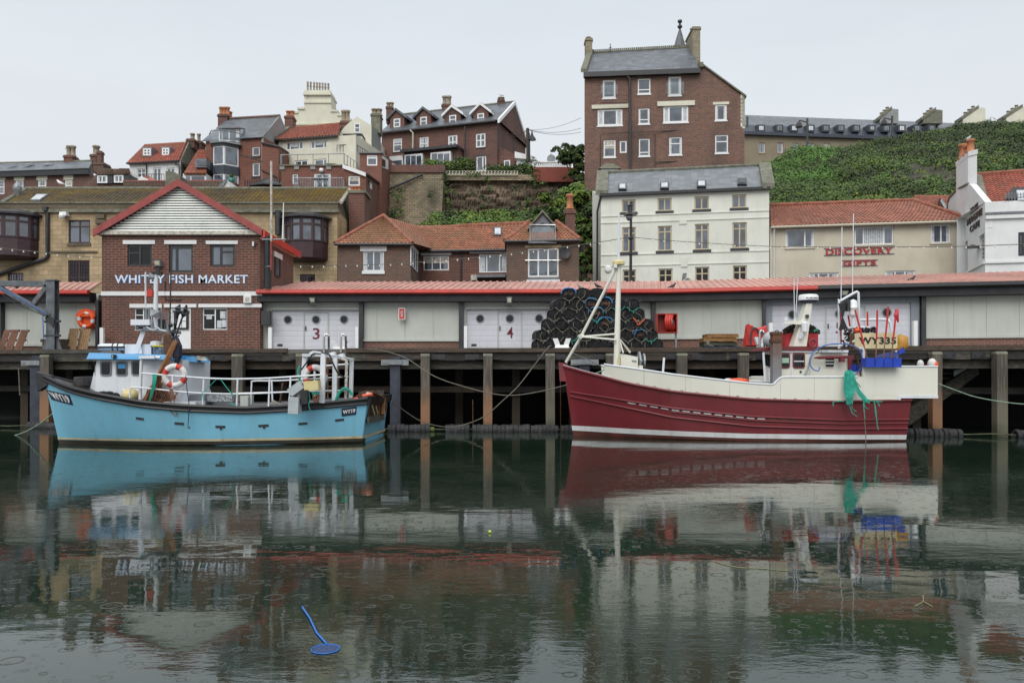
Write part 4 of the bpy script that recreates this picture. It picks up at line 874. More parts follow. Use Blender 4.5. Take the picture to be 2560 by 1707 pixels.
mb=MB();t_,h_=f.sh(840,490);f.bx(mb,t_-.25,t_+.25,-.06,0,h_-.12,h_+.2);mb.build('plaque',M['gwhite'],r);mb=MB();t_,h_=f.sh(848,805);f.bx(mb,t_-.22,t_+.22,-.06,0,h_-.3,h_+.35);mb.build('plaque',M['gwhite'],r)
t_,h_=f.sh(838,900);mb=MB();mb.hexa([f.pt(t_-.1,-.08,h_-.6),f.pt(t_+.1,-.08,h_-.6),f.pt(t_+.1,0,h_-.6),f.pt(t_-.1,0,h_-.6),f.pt(t_,-.08,h_+.1),f.pt(t_+.25,-.08,h_+.1),f.pt(t_+.25,0,h_+.1),f.pt(t_,0,h_+.1)]);mb.build('sign_letter',M['lead'],r)
t_,h_=f.sh(875,935);mb=MB();mb.tube([f.pt(t_+.22*math.cos(k),-.05,h_-.15+.22*math.sin(k))for k in[i*.5 for i in range(8)]],.06,5);mb.build('sign_letter',M['stain'],r)
r,f=bld('gift_shop','buff gift shop with pink pantile roof and red lettering','shop',zE(212,0)[0],54,zE(1825,0)[0],51.8,m=zE,mat=M['buff']);Gs=r
f.win(340,1152,573,1303,cols=(.68,),fw=.09,sill=('buff',.1),curtain=.1);f.win(905,1132,1221,1280,cols=(.23,.76),fw=.08,sill=('buff',.1));f.win(1525,1115,1688,1265,cols=(.53,),fw=.08,sill=('buff',.1));f.win(532,1508,772,1600,cols=(.33,.66),fw=.08);f.win(1155,1492,1400,1580,cols=(.33,.66),fw=.08)
hE=dz(f,zE,1000,1112);f.wall(0,f.L,DECK,hE,depth=7)
mb=MB();f.m=zE
for i in range(9):t0_,h0_=f.sh(985+i*18,1210);f.bx(mb,t0_,t0_+.12,.075,.079,f.sh(985,1272)[1],f.sh(985,1145)[1])
mb.build('blind',M['curtain'],r)
el=f.pt(0,-.3,hE);er=f.pt(f.L-.1,-.3,hE);r1_=Q(zE,212,975,58);r2_=Q(zE,1385,920,56.3);zr=(r1_.z+r2_.z)/2;r1_.z=r2_.z=zr
mb=MB();tiled(mb,[el,er,r2_,r1_]);flatslope(mb,[p-V(0,0,.06)for p in(el,er,r2_,r1_)]);bk=f.pt(f.L,7.2,hE);mb.poly([er,bk,r2_]);mb.poly([r1_,r2_,bk,f.pt(0,7.2,hE)]);rf=mb.build('roof',M['panp'],r)
MB().tube([r1_+V(0,0,.1),r2_+V(0,0,.1),er+V(0,0,.15)],.15,7).build('ridge_tiles',M['ridge'],rf,smooth=True)
MB().tube([el-V(0,.1,.08),er-V(0,.1,.08)],.09,6).build('gutter',M['buff'],r)
pipe(r,[f.pt(.25,-.35,hE-.1),f.pt(.25,-.1,hE-.5),f.pt(.25,-.1,DECK)],.06,'upvc')
M['red_s']=paint('red_sign_letters',(.36,.018,.03),.5,.15,4)
def facetext(txt,rct,mat,bold,bars=0,ext=.06):
 a0,a1,b0,b1_=f.rect(*rct);text(r,txt,lambda a,b,c:f.pt(a0+(a1-a0)*a,-.03-c,b0+(b1_-b0)*b),mat,bold,ext)
 if bars:
  for hh in(b0-.03,b1_-.02):
   mb=MB();f.bx(mb,a0-.12,a1+.12,-.05,0,hh,hh+.05);mb.build('sign_rail',M['lead'],r)
facetext('DISCOVERY',(668,1305,1212,1360),M['red_s'],.02,1);facetext('GIFTS',(808,1407,1076,1452),M['red_s'],.02,1)
sm=thing('small_tiled_roof_house','small pink tiled roof peeping up between the gift shop and the cafe gable','house',Q(zE,1540,1000,58))
mb=MB();tiled(mb,[Q(zE,1330,1010,57.5),Q(zE,1720,1010,57.5),Q(zE,1700,890,61),Q(zE,1392,890,61)]);mb.build('roof',M['panp'],sm);MB().tube([Q(zE,1388,888,61),Q(zE,1703,890,61)],.14,6).build('ridge_tiles',M['ridge'],sm);a=Q(zE,1330,1010,57.6);b=Q(zE,1720,1010,57.6);MB().box(a.x,b.x,57.6,60.9,DECK,a.z+.3).build('wall',M['buff'],sm)
MB().hexa([Q(zE,1590,905,57),Q(zE,1612,905,57),Q(zE,1612,905,57.5),Q(zE,1590,905,57.5),Q(zE,1595,905,60),Q(zE,1615,905,60),Q(zE,1680,1000,57),Q(zE,1650,1000,57)]).build('valley_flashing',M['metal'],sm)
cf=thing('cafe','white corner cafe with black lettering on its gable and a big white chimney','cafe',(29,48,DECK))
fp=Q(zE,1970,1100,46);bp_=Q(zE,1826,1100,50.2)
fs_=Fac(cf,(bp_.x,bp_.y),(fp.x,fp.y),zE,M['white']);r=cf;f=fs_
ff=Fac(cf,(fp.x,fp.y),(fp.x+9,fp.y-2.0),zE,M['white'])
f.win(1920,1198,1964,1402,rows=(.5,),fw=.05,muntin=(2,6),gm='glass',rev=.2,fm='upvc')
hT=ff.sh(2050,928)[1];hT2=hT
f.wall(0,f.L,DECK,hT,depth=.3,back=False,side_l=False,side_r=False)
a_=f.pt(0,0,0);
pk=[(1826,1062),(1660,1005),(1668,930),(1705,872),(1745,830),(1830,787),(1848,800),(1905,880),(1968,940),(1968,1062)]
gp=[f.sh(x,y)for x,y in((1664,1000),(1668,935),(1682,895),(1705,872),(1745,832),(1830,787),(1850,790))]
gp=[(gp[0][0],hT-1.5)]+gp+[(f.L,hT-.03),(f.L,hT-1.5)]
MB().prism([f.pt(t,-.004,h)for t,h in gp],f.n*.35).build('gable',M['white'],cf)
MB().tube([f.pt(t,0,h+.03)for t,h in gp[1:7]],.09,6).build('gable_coping',M['coping'],cf)
ff.m=zE;ff.win(2240,1178,2330,1372,fm='dframe',fw=.14,rows=(.5,),cols=(.5,));ff.wall(0,ff.L,DECK,hT,depth=5,side_l=False)
for yy,hh_,o in((1043,.22,.16),(1418,.12,.1)):
 h=ff.sh(1975,yy)[1]
 for F_ in(ff,f):
  if F_ is f and yy==1043:continue
  mb=MB();F_.bx(mb,0 if F_ is ff else .0,F_.L,-o,0,h-hh_,h);mb.build('string_course',M['white'],cf)
h=ff.sh(1975,1040)[1];mb=MB();ff.bx(mb,0,ff.L,-.2,0,h,h+.13);mb.build('lead_flashing',M['lead'],cf)
q=[ff.pt(.2,.7,hT-.2),ff.pt(9,.7,hT-.2),V(ff.pt(9,5,0).x,ff.pt(9,5,0).y,Q(zE,2300,703,50).z),Q(zE,1900,718,51.5)];q[2].z=q[3].z
rf=roof(cf,q,M['panr'],back=False);MB().tube([q[3]+V(0,0,.08),q[2]+V(0,0,.08)],.14,7).build('ridge_tiles',M['ridge'],rf)
MB().hexa([q[0]+V(-.1,0,-.2),q[0]+V(.3,0,-.2),q[3]+V(.3,0,-.1),q[3]+V(-.1,0,-.1),q[0]+V(-.1,0,.12),q[0]+V(.3,0,.12),q[3]+V(.3,0,.15),q[3]+V(-.1,0,.15)]).build('verge',M['coping'],rf)
cz=50.5;A=Q(zE,1830,515,cz);B=Q(zE,1905,790,cz-.6);C_=Q(zE,1733,590,cz+2.4)
base=[Q(zE,1745,830,cz+2.6),Q(zE,1828,800,cz),Q(zE,1905,790,cz-.6)]
mb=MB();p0=V(A.x,cz,0);p1=V(Q(zE,1903,520,cz-.5).x,cz-.5,0);p2=V(C_.x,cz+2.4,0);p3=p1+(p2-p0);zt=A.z;zb0=B.z-1.5
mb.hexa([p+V(0,0,zb0)for p in(p0,p1,p3,p2)]+[p+V(0,0,zt-.35)for p in(p0,p1,p3,p2)]);cc=(p0+p1+p2+p3)/4
mb.hexa([cc+(p-cc)*1.07+V(0,0,zt-.35)for p in(p0,p1,p3,p2)]+[cc+(p-cc)*1.07+V(0,0,zt-.05)for p in(p0,p1,p3,p2)]);ch_=mb.build('chimney',M['white'],cf)
for k,hh_ in((.15,.8),(.42,.55),(.8,.95)):pots(ch_,[p0*(1-k)+p2*k+(p1-p0)*.5+V(0,0,zt-.05)],M['potc'],.25,hh_)
MB().hexa([Q(zE,2130,905,46.9),Q(zE,2420,920,45.5),Q(zE,2420,920,48),Q(zE,2130,905,49),Q(zE,2190,815,47.3),Q(zE,2420,805,46),Q(zE,2420,805,49),Q(zE,2190,815,50)]).build('dormer',M['charcoal'],cf)
MB().hexa([Q(zE,2235,915,45.6),Q(zE,2400,915,45.3),Q(zE,2400,915,45.5),Q(zE,2235,915,45.8),Q(zE,2225,835,46.6),Q(zE,2400,830,46.3),Q(zE,2400,830,46.5),Q(zE,2225,835,46.8)]).build('dormer_pane',M['curtain'],cf)
mb=MB()
for x in range(2140,2300,24):mb.tube([Q(zE,x,925,45.7),Q(zE,x,855,45.7)],.02,4)
mb.tube([Q(zE,2130,875,45.7),Q(zE,2300,868,45.7)],.02,4);mb.tube([Q(zE,2130,895,45.7),Q(zE,2300,890,45.7)],.02,4);mb.build('roof_railing',M['metal'],cf)
for tx,rc in(('THE',(1853,955,1916,1018)),('MAGPIE',(1828,1022,1950,1092)),('CAFE',(1850,1098,1930,1165))):
 a0,ha=f.sh(rc[0],rc[3]);a1,hb=f.sh(rc[2],rc[3]-18);_,hc=f.sh(rc[0],rc[1]+14);_,hd=f.sh(rc[2],rc[1])
 h0=(ha+hb)/2;h1=(hc+hd)/2
 text(cf,tx,lambda a,b,c:f.pt(a0+(a1-a0)*a,-.02-c,h0+(h1-h0)*b),M['black'],.03,.04)
o=thing('wall_lamp','dark disc lamp on an arm fixed to the cafe side wall','lamp',f.pt(f.sh(1900,1305)[0],0,f.sh(1900,1305)[1]))
MB().tube([f.pt(f.sh(1900,1305)[0],0,f.sh(1900,1305)[1]),Q(zE,1870,1302,47.5)],.03,5).build('arm',M['black'],o);MB().lathe(Q(zE,1866,1302,47.5),[(.42,-.03),(.42,0),(.2,.1),(.05,.16)],14).build('shade',M['black'],o)
# ------------------------------------------------------------------ the upper town
r,f=bld('tall_brick_house','tall weathered brown brick house with slate roof standing highest above the harbour','house',zD(240,0)[0],76,zD(1808,0)[0],74.6,g=12,m=zD,mat=M['btall']);TH=r
L1=f.sh(1368,700)[0]
w=dict(fw=.1,rev=.14)
for k in((418,626,545,806),(1062,594,1189,780)):f.win(*k,cols=(),sill=('upvc',.13),curtain=.22 if k[0]>500 else 0,fw=.17,rev=.14)
f.win(762,615,887,765,rows=(.28,),sill=('upvc',.13),fw=.12);f.win(770,905,878,1060,rows=(.28,),sill=('upvc',.12),fw=.12,curtain=.18);f.win(773,1202,880,1375,rows=(.22,),sill=('upvc',.12),fw=.12)
f.win(368,916,612,1075,cols=(.23,.77),sill=('upvc',.13),fw=.15);f.win(1012,882,1258,1045,cols=(.23,.77),sill=('upvc',.12),fw=.15)
f.win(1520,870,1635,1025,sill=('upvc',.12),fw=.14,lintel=('cream',.25,.2));f.win(427,1215,545,1385,rows=(.68,),sill=('upvc',.12),fw=.13);f.win(585,1222,655,1343,fw=.14)
f.win(1070,1187,1195,1362,rows=(.63,),sill=('upvc',.12),fw=.12,curtain=.2);f.win(1520,1165,1648,1345,rows=(.63,),sill=('upvc',.12),fw=.12)
f.win(780,1512,890,1640,fw=.12);f.win(1070,1497,1195,1640,fw=.12)
hE=dz(f,zD,800,560);f.wall(0,L1,10,hE,depth=9)
f.m=zD
for k in((310,872,670,910),(953,838,1321,884)):f.pbox('lintel',*k,M['cream'],-.12,0)
for x0,x1,y0,y1 in((400,565,690,780),(1042,1212,660,775)):f.pbox('glass_balustrade',x0,y0,x1,y1,mglass,-.3,-.27)
pr=[f.sh(1368,1000)[0],f.L];hT=f.sh(1385,470)[1];hB=f.sh(1805,800)[1]
mb=MB()
sub=Fac(r,(f.a+f.d*(pr[0]+.003)).to_tuple()[:2],f.b.to_tuple()[:2],zD)
sub.holes=[(h[0]-pr[0],h[1]-pr[0],h[2],h[3],h[4])for h in f.holes if h[0]>pr[0]]
sub.wall(0,sub.L,10,hB,depth=8,mat=M['btall'])
MB().prism([sub.pt(0,0,hB),sub.pt(sub.L,0,hB),sub.pt(0,0,hT)],f.n*8).build('wall_slope',M['btall'],r)
mb=MB();A=sub.pt(sub.L+.15,-.2,hB-.02);B=sub.pt(-.1,-.2,hT+.08);nn=f.n*8.3;mb.hexa([A,B,B+nn,A+nn,A+V(0,0,.16),B+V(0,0,.16),B+nn+V(0,0,.16),A+nn+V(0,0,.16)]);mb.build('lean_to_roof',M['coping'],r)
mb=MB()
for i in range(16):
 h=f.sh(1790,1105)[1]+(f.sh(1790,815)[1]-f.sh(1790,1105)[1])*i/16;w_=.36 if i%2 else .2;f.bx(mb,f.L-w_,f.L+.03,-.03,0,h,h+.6)
mb.build('quoins',M['cream'],r)
MB().box(*(lambda p:(p.x-.2,p.x+.2,p.y-.2,p.y+.2,p.z-.3,p.z+.15))(sub.pt(.1,-.1,hT-.1))).build('kneeler',M['coping'],r)
el=f.pt(.2,-.35,hE+.1);er=f.pt(L1-.1,-.35,hE+.1);k1=Q(zD,325,362,80.5);k2=Q(zD,1290,310,79.2);zr=(k1.z+k2.z)/2;k1.z=k2.z=zr
rf=roof(r,[el,er,k2,k1],M['slate'],tile=False,gable=M['btall'])
mb=MB();L_=(k2-k1).length
for i in range(48):p=k1+(k2-k1)*(i/48);mb.box(p.x,p.x+L_/48*.7,p.y-.1,p.y+.1,p.z,p.z+.28)
mb.tube([k1,k2],.12,6);mb.build('ridge_cresting',M['coping'],rf)
mb=MB();f.bx(mb,-.1,L1,-.5,-.05,hE-.35,hE+.1);mb.build('gutter',M['black'],r)
mb=MB();w_=V(.55,0,0);mb.hexa([el-w_,el,k1,k1-w_,el-w_+V(0,0,.35),el+V(0,0,.35),k1+V(0,0,.35),k1-w_+V(0,0,.35)]);mb.build('coping',M['coping'],rf)
chimney(r,zD,252,215,316,480,79.5,M['bpale'],1.2,1,ph=.3,pr=.25);chimney(r,zD,1300,105,1375,470,77.5,M['bpale'],3.0,1,ph=.45,pr=.3)
pipe(r,[Q(zD,660,590,75.3),Q(zD,683,620,75.3),Q(zD,688,1600,75.2)],.13,'charcoal')
for pts in([(395,1540),(395,1162),(685,1140)],[(690,1140),(930,1135),(930,1540)],[(390,850),(660,855)],[(935,1432),(1385,1420),(1385,1280)],[(1385,1540),(1385,1320),(1420,1320),(1420,1105)],[(940,1133),(1420,1105)]):pipe(r,[Q(zD,x,y,75.2)for x,y in pts],.045,'charcoal','wall_pipe',4)
bx0=Q(zD,402,1500,74.4);bx1=Q(zD,575,1640,74.4);ZB=74.4
MB().box(bx0.x,bx1.x,ZB,76,10,bx0.z).build('bay_window',M['upvc'],r);MB().box(bx0.x+.35,bx1.x-.35,ZB-.03,ZB,bx1.z,bx0.z-.15).build('bay_pane',M['glass'],r)
ap=Q(zD,487,1425,75.6);MB().prism([V(bx0.x-.2,ZB-.2,bx0.z),V(bx1.x+.2,ZB-.2,bx0.z),ap+V(.35,0,0),ap-V(.35,0,0)],V(0,.1,0)).poly([V(bx0.x-.2,ZB-.2,bx0.z),ap-V(.35,0,0),V(bx0.x-.2,76,bx0.z)])
mb=MB();a,b=V(bx0.x-.2,ZB-.2,bx0.z),V(bx1.x+.2,ZB-.2,bx0.z);c,d=V(ap.x+.3,76,ap.z),V(ap.x-.3,76,ap.z);mb.poly([a,b,c,d]);mb.poly([a,d,V(a.x,76,a.z)]);mb.poly([b,V(b.x,76,b.z),c]);mb.build('bay_roof',M['coping'],r)
MB().tube([Q(zD,493,345,80),Q(zD,493,275,80)],.04,4).tube([Q(zD,480,318,80),Q(zD,506,310,80)],.05,4).build('aerial',M['charcoal'],r)
sp=thing('church_spire','small leaded spire with ball finial rising behind the tall brick house','spire',Q(zD,1175,420,92))
c=Q(zD,1175,420,92);H2=Q(zD,1175,140,92).z-c.z;MB().lathe(c,[(1.05,0),(.8,H2*.3),(.38,H2*.75),(.14,H2)],8).build('spire',M['slate'],sp)
MB().lathe(c+V(0,0,H2),[(.12,0),(.12,.15),(.28,.3),(.28,.45),(.12,.6),(.12,.75),(.26,.9),(.26,1.1),(.05,1.2)],8).build('finial',M['charcoal'],sp)
r,f=bld('long_crescent_terrace','long pale hilltop terrace with dark mansard roof and a row of small dormers','terrace',zE(-20,0)[0],130,zE(2400,0)[0],136,g=20,m=zE,mat=M['beige'])
for k in((122,447,173,530),(275,448,320,530),(398,450,443,530),(525,452,575,530),(650,452,703,530)):f.win(*k,fw=.14,muntin=(3,5),rev=.25,sill=('beige',.2))
h0=dz(f,zE,400,378);h1=dz(f,zE,400,302);f.wall(0,f.L,18,h0,depth=12)
mb=MB();mb.poly([f.pt(0,-.6,h0),f.pt(f.L,-.6,h0),f.pt(f.L,.8,h1),f.pt(0,.8,h1)]);f.bx(mb,0,f.L,-.7,.1,h0-.5,h0);mans=mb.build('mansard',M['slated'],r)
q=[f.pt(0,.8,h1),f.pt(f.L,.8,h1),f.pt(f.L,7,Q(zE,1000,262,140).z),f.pt(0,7,Q(zE,1000,262,140).z)];roof(r,q,M['slate'],tile=False)
for x in(128,277,396,532,655,777,903,1030,1147,1272,1395,1515):
 t0,t1,a,b=f.rect(x-24,318,x+24,362);mb=MB();f.bx(mb,t0-.15,t1+.15,-.6,1.2,a-.1,b+.15);d=mb.build('dormer',M['slated'],r)
 mb=MB();f.bx(mb,t0+.15,t1-.15,-.66,-.6,a+.15,b-.1);mb.build('window_frame',M['pebble' if x%4 else 'white'],d)
 mb=MB();w_=(t1-t0);f.bx(mb,t0+.3,t0+w_/2-.05,-.69,-.66,a+.3,b-.25);f.bx(mb,t0+w_/2+.05,t1-.3,-.69,-.66,a+.3,b-.25);mb.build('pane',M['glass' if x%2 else 'curtain'],d)
for x0,x1,yt,tl_,mt in((1110,1262,165,262,'pebble'),(1465,1622,172,262,'coping'),(1788,1972,155,262,'cream'),(2140,2330,148,250,'cream')):
 Z=137;pts=[Q(zE,x0,tl_-2,Z),Q(zE,x1-55,yt+5,Z),Q(zE,x1,yt+10,Z),Q(zE,x1,290,Z),Q(zE,x0,290,Z)]
 c=MB().prism([p for p in pts],V(0,2,0)).build('chimney',M[mt],r);a,b=pts[0],pts[1]
 MB().hexa([a+V(-.3,-.1,-.1),b+V(0,-.1,-.1),b+V(0,2.1,-.1),a+V(-.3,2.1,-.1),a+V(-.3,-.1,.4),b+V(0,-.1,.4),b+V(0,2.1,.4),a+V(-.3,2.1,.4)]).build('chimney_cap',M['coping'],c)
 pots(c,[a+(b-a)*k+V(0,1,.3)for k in(.35,.6,.85)],M['potp'],.3,.55,7)
for x,y0,y1,ds in((27,235,300,'short dark post beyond the slope, left end of the crescent'),(517,250,470,'dark street lamp standing before the crescent, left of centre'),(1210,230,380,'dark street lamp standing before the crescent near its first chimney')):
 o=thing('street_lamp',ds,'street lamp',Q(zE,x,y1,116));MB().tube([Q(zE,x,y1+20,116),Q(zE,x,y0,116)],.16,5).build('post',M['charcoal'],o);p=Q(zE,x,y0+32,116)
 if y1>320:MB().tube([p,p+V(-1.2,0,.3)],.08,4).lathe(p+V(-1.2,0,-.7),[(.55,0),(.4,.5),(.1,.9)],7).build('lantern',M['charcoal'],o)
r,f=bld('brick_terrace','dark red brick terrace with four gabled dormers on a slate roof','terrace',zC(408,0)[0],93,zC(1540,0)[0],88.5,g=20,m=zC,mat=M['bfar'])
f.win(518,574,606,705,rows=(.52,),fw=.13);f.win(778,559,867,692,rows=(.5,),fw=.13,curtain=.45);f.win(1057,541,1150,678,cols=(.5,),rows=(.5,),fw=.16,curtain=.22);f.win(1330,523,1425,661,cols=(.5,),rows=(.5,),fw=.16)
f.win(1335,746,1432,895,cols=(.65,),fw=.14,lintel=('charcoal',.12,.05));f.win(1605,786,1665,850,fw=.12)
hE=dz(f,zC,975,464);f.wall(0,f.L,18,hE,depth=10.5)
for k in((518,707,606,716),(778,694,867,702),(1057,680,1150,689),(1330,663,1425,672)):f.m=zC;f.pbox('sill',*k,M['charcoal'],-.08,0)
el=f.pt(-.1,-.4,hE);er=f.pt(f.L+.3,-.4,hE);k1=Q(zC,500,330,98.5);k2=Q(zC,1612,258,93.8);zr=(k1.z+k2.z)/2;k1.z=k2.z=zr;k2=er+(k2-k1)*0+V(0,0,0)if False else k2
k1=el+f.n*5.6;k1.z=zr;k2=er+f.n*5.6;k2.z=zr
rf=roof(r,[el,er,k2,k1],M['slate'],tile=False,gable=M['bfar']);MB().tube([k1,k2],.16,6).build('ridge_tiles',M['coping'],rf)
bkr=er+f.n*11.2
for a,b in((er,k2),(bkr,k2)):MB().hexa([a+V(-.1,0,-.35),a+V(.12,0,-.35),b+V(.12,0,-.35),b+V(-.1,0,-.35),a+V(-.1,0,.08),a+V(.12,0,.08),b+V(.12,0,.08),b+V(-.1,0,.08)]).build('bargeboard',M['upvc'],rf)
for i,(x0,x1,y0,y1,ax,ay)in enumerate(((527,592,382,465,553,298),(788,853,364,450,818,282),(1072,1140,347,432,1099,265),(1347,1413,330,415,1378,242))):
 dd=.7;Fd=Fac(r,f.pt(0,dd,0).to_tuple()[:2],f.pt(f.L,dd,0).to_tuple()[:2],zC,M['bfar']);t0,t1,a,b=Fd.rect(x0,y0,x1,y1)
 A0,A1=t0-.5,t1+.5;tm,hp=Fd.sh(ax,ay+12);mb=MB();Fd.bx(mb,A0,A1,0,3.5,a-.5,b+.1);mb.prism([Fd.pt(A0,0,b+.1),Fd.pt(A1,0,b+.1),Fd.pt(tm,0,hp)],f.n*4);do=mb.build('dormer',M['bfar'],r)
 for s0 in(A0-.4,A1+.4):
  p=Fd.pt(s0,-.25,b-.15);q_=Fd.pt(tm,-.25,hp+.05);nn=f.n*4.2;MB().hexa([p,q_,q_+nn,p+nn,p+V(0,0,.3),q_+V(0,0,.3),q_+nn+V(0,0,.3),p+nn+V(0,0,.3)]).build('dormer_roof',M['slate' if i<2 else 'upvc'],do)
  if i>=2:MB().hexa([p+f.n*.3+V(0,0,.31),q_+f.n*.3+V(0,0,.31),q_+nn+V(0,0,.31),p+nn+V(0,0,.31),p+f.n*.3+V(0,0,.36),q_+f.n*.3+V(0,0,.36),q_+nn+V(0,0,.36),p+nn+V(0,0,.36)]).build('dormer_slates',M['slate'],do)
 Fd.win(x0,y0,x1,y1,rows=(.5,),fw=.13,proud=True,curtain=.2 if i==3 else 0)
chimney(r,zC,452,258,510,420,98.5,M['bfar'],1.6,2,ph=.7,pr=.3);chimney(r,zC,998,235,1085,350,96,M['bfar'],1.6,2,ph=1.2,pr=.3);chimney(r,zC,1547,185,1610,290,93.5,M['bfar'],1.6,1,ph=.4,pr=.4)
MB().tube([f.pt(0,-.5,hE-.1),f.pt(f.L,-.5,hE-.1)],.13,5).build('gutter',M['charcoal'],r)
pipe(r,[Q(zC,685,490,91),Q(zC,715,520,91),Q(zC,712,710,91)],.09,'stain');pipe(r,[Q(zC,1224,455,89),Q(zC,1224,760,89)],.1,'charcoal')
f.m=zC;bay=f.pbox('bay_roof',680,712,1222,738,M['charcoal'],-2.4,0);f.pbox('bay_wall',690,738,1215,900,M['bfar'],-1.6,0)
for x0,x1,y0,y1 in((712,885,775,890),(962,1155,755,890)):
 b_=f.pbox('bay_window',x0,y0,x1,y1,M['upvc'],-2.1,-1.6);
 for k in range(3):
  a0=x0+8+(x1-x0-16)*k/3;f.pbox('bay_pane',a0+4,y0+16,a0+(x1-x0-16)/3-4,y1-6,M['glass'],-2.14,-2.1,parent=b_)
f.pbox('porch',562,790,690,900,M['upvc'],-2,0);f.pbox('porch_pane',572,835,682,880,M['glass'],-2.05,-2)
MB().prism([f.pt(f.L,.5,f.sh(1540,640)[1]),f.pt(f.L,.5,18),f.pt(f.L,.5,18)+V(8,0,0),Q(zC,1728,733,89)],f.n*7).build('side_wing',M['bfar'],r)
o=thing('white_garden_room','small white single storey annexe at the right end of the brick terrace','annexe',Q(zC,1805,850,88));a=Q(zC,1730,765,88);b=Q(zC,1888,900,88)
MB().box(a.x,b.x,88,93,b.z-2,a.z).build('wall',M['white'],o);MB().hexa([(a.x-.2,87.6,a.z-.1),(b.x+.2,87.6,a.z-.3),(b.x+.2,93,a.z-.3),(a.x-.2,93,a.z-.1),(a.x-.2,87.6,a.z+.6),(b.x+.2,87.6,a.z+.05),(b.x+.2,93,a.z+.05),(a.x-.2,93,a.z+.7)]).build('roof',M['upvc'],o)
a=Q(zC,1795,785,87.9);b=Q(zC,1838,828,87.9);MB().box(a.x,b.x,87.85,87.99,b.z,a.z).build('window',M['glass'],o)
o=thing('stone_retaining_wall','tall ochre stone retaining wall under the brick terrace, with a slanting black pipe','retaining wall',Q(zC,715,1450,80));
a=Q(zC,345,905,80);b=Q(zC,1018,905,80);MB().hexa([(a.x,79.5,4),(b.x-1,79.3,4),(b.x,84,4),(a.x,84,4),(a.x,80.2,a.z),(b.x,80.2,a.z),(b.x,84,a.z),(a.x,84,a.z)]).build('wall',M['rubble'],o)
MB().box(a.x+1,b.x+.05,80.0,84,a.z,a.z+.75).build('brick_coping',M['bfar'],o)
pipe(o,[Q(zC,810,925,79.9),Q(zC,790,935,79.9),Q(zC,425,1095,79.7)],.13,'charcoal','drainpipe');pipe(o,[Q(zC,403,730,79.9),Q(zC,403,1095,79.8)],.11,'charcoal')
o=thing('rock_face','crumbling brown rock face and old wall under the garden fence','rock face',Q(zC,1650,1250,81))
random.seed(5);nxx,nzz=150,34;rows=[];lay=[random.uniform(-.35,.35)for _ in range(nzz+1)]
for j in range(nzz+1):
 row=[]
 for i in range(nxx+1):
  x=Q(zC,1000,900,82).x+(Q(zC,2300,900,82).x-Q(zC,1000,900,82).x)*i/nxx;k=min(nzz,max(0,j+int(1.5*math.sin(i*.09))));z=12+(Q(zC,1650,925,82).z-12)*j/nzz
  row.append((x,80.9+1.9*j/nzz+lay[k]*(.6+.4*math.sin(i*.21+j))+random.uniform(-.13,.13),z))
 rows.append(row)
mb=MB();mb.grid(rows);mb.build('rock',M['rock'],o,smooth=False)
a=Q(zC,1018,928,82.3);b=Q(zC,2290,985,82.3);MB().box(a.x,b.x,82.2,90,b.z,a.z).build('top_wall',M['rubble'],o)
M['bbright']=bricks('bright_red_brick',(.3,.06,.035),(.24,.05,.03),(.2,.1,.08),bw=.35,bh=.12,samt=.2)
a=Q(zC,1895,860,82);b=Q(zC,2290,940,82);tag(MB().box(a.x,b.x,82,82.5,b.z-.6,a.z).build('garden_wall',M['bbright']),'bright red brick garden wall below the white balustrade','wall')
def balustrade(name,lab,m,x0,x1,yt,yb,Z,n,yt2=None):
 A=Q(m,x0,yt,Z);B=Q(m,x1,yt2 or yt,Z);h=A.z-Q(m,x0,yb,Z).z;o=thing(name,lab,'balustrade',(A+B)/2-V(0,0,h))
 MB().hexa([A+V(0,-.15,-.12),B+V(0,-.15,-.12),B+V(0,.15,-.12),A+V(0,.15,-.12),A+V(0,-.15,0),B+V(0,-.15,0),B+V(0,.15,0),A+V(0,.15,0)]).build('top_rail',M['upvc'],o)
 MB().hexa([A+V(0,-.15,-h),B+V(0,-.15,-h),B+V(0,.15,-h),A+V(0,.15,-h),A+V(0,-.15,-h+.12),B+V(0,-.15,-h+.12),B+V(0,.15,-h+.12),A+V(0,.15,-h+.12)]).build('bottom_rail',M['upvc'],o)
 for i in range(n+1):p=A+(B-A)*(i/n)-V(0,0,h-.12);MB().lathe(p,[(.1,0),(.13,h*.25),(.07,h*.45),(.06,h*.7),(.1,h-.24)],6).build('baluster',M['upvc'],o)
balustrade('balustrade','white balustrade on the red brick garden wall right of the terrace',zC,1893,2258,803,858,82.2,17)
balustrade('balustrade','short white balustrade on top of the stone retaining wall',zC,835,1018,845,880,80.5,9)
o=thing('garden_fence','low cream railing fence along the top of the rock face','fence',Q(zC,1390,925,82));A=Q(zC,1042,893,82);B=Q(zC,1740,893,82);h=.36
mb=MB();mb.tube([A,B],.02,4);mb.tube([A-V(0,0,h),B-V(0,0,h)],.07,4)
for i in range(23):
 p=A+(B-A)*(i/22);q_=A+(B-A)*(min(22,i+1)/22);mb.tube([p,p-V(0,0,h)],.04,4);mb.tube([p,q_-V(0,0,h)],.015,4)
mb.build('railing',M['cream'],o)
o=thing('telegraph_pole','wooden telegraph pole carrying wires right of the brick terrace','telegraph pole',Q(zC,1842,760,86));MB().tube([Q(zC,1845,800,86),Q(zC,1837,475,86)],[.22,.17],7).build('pole',M['greyw'],o)
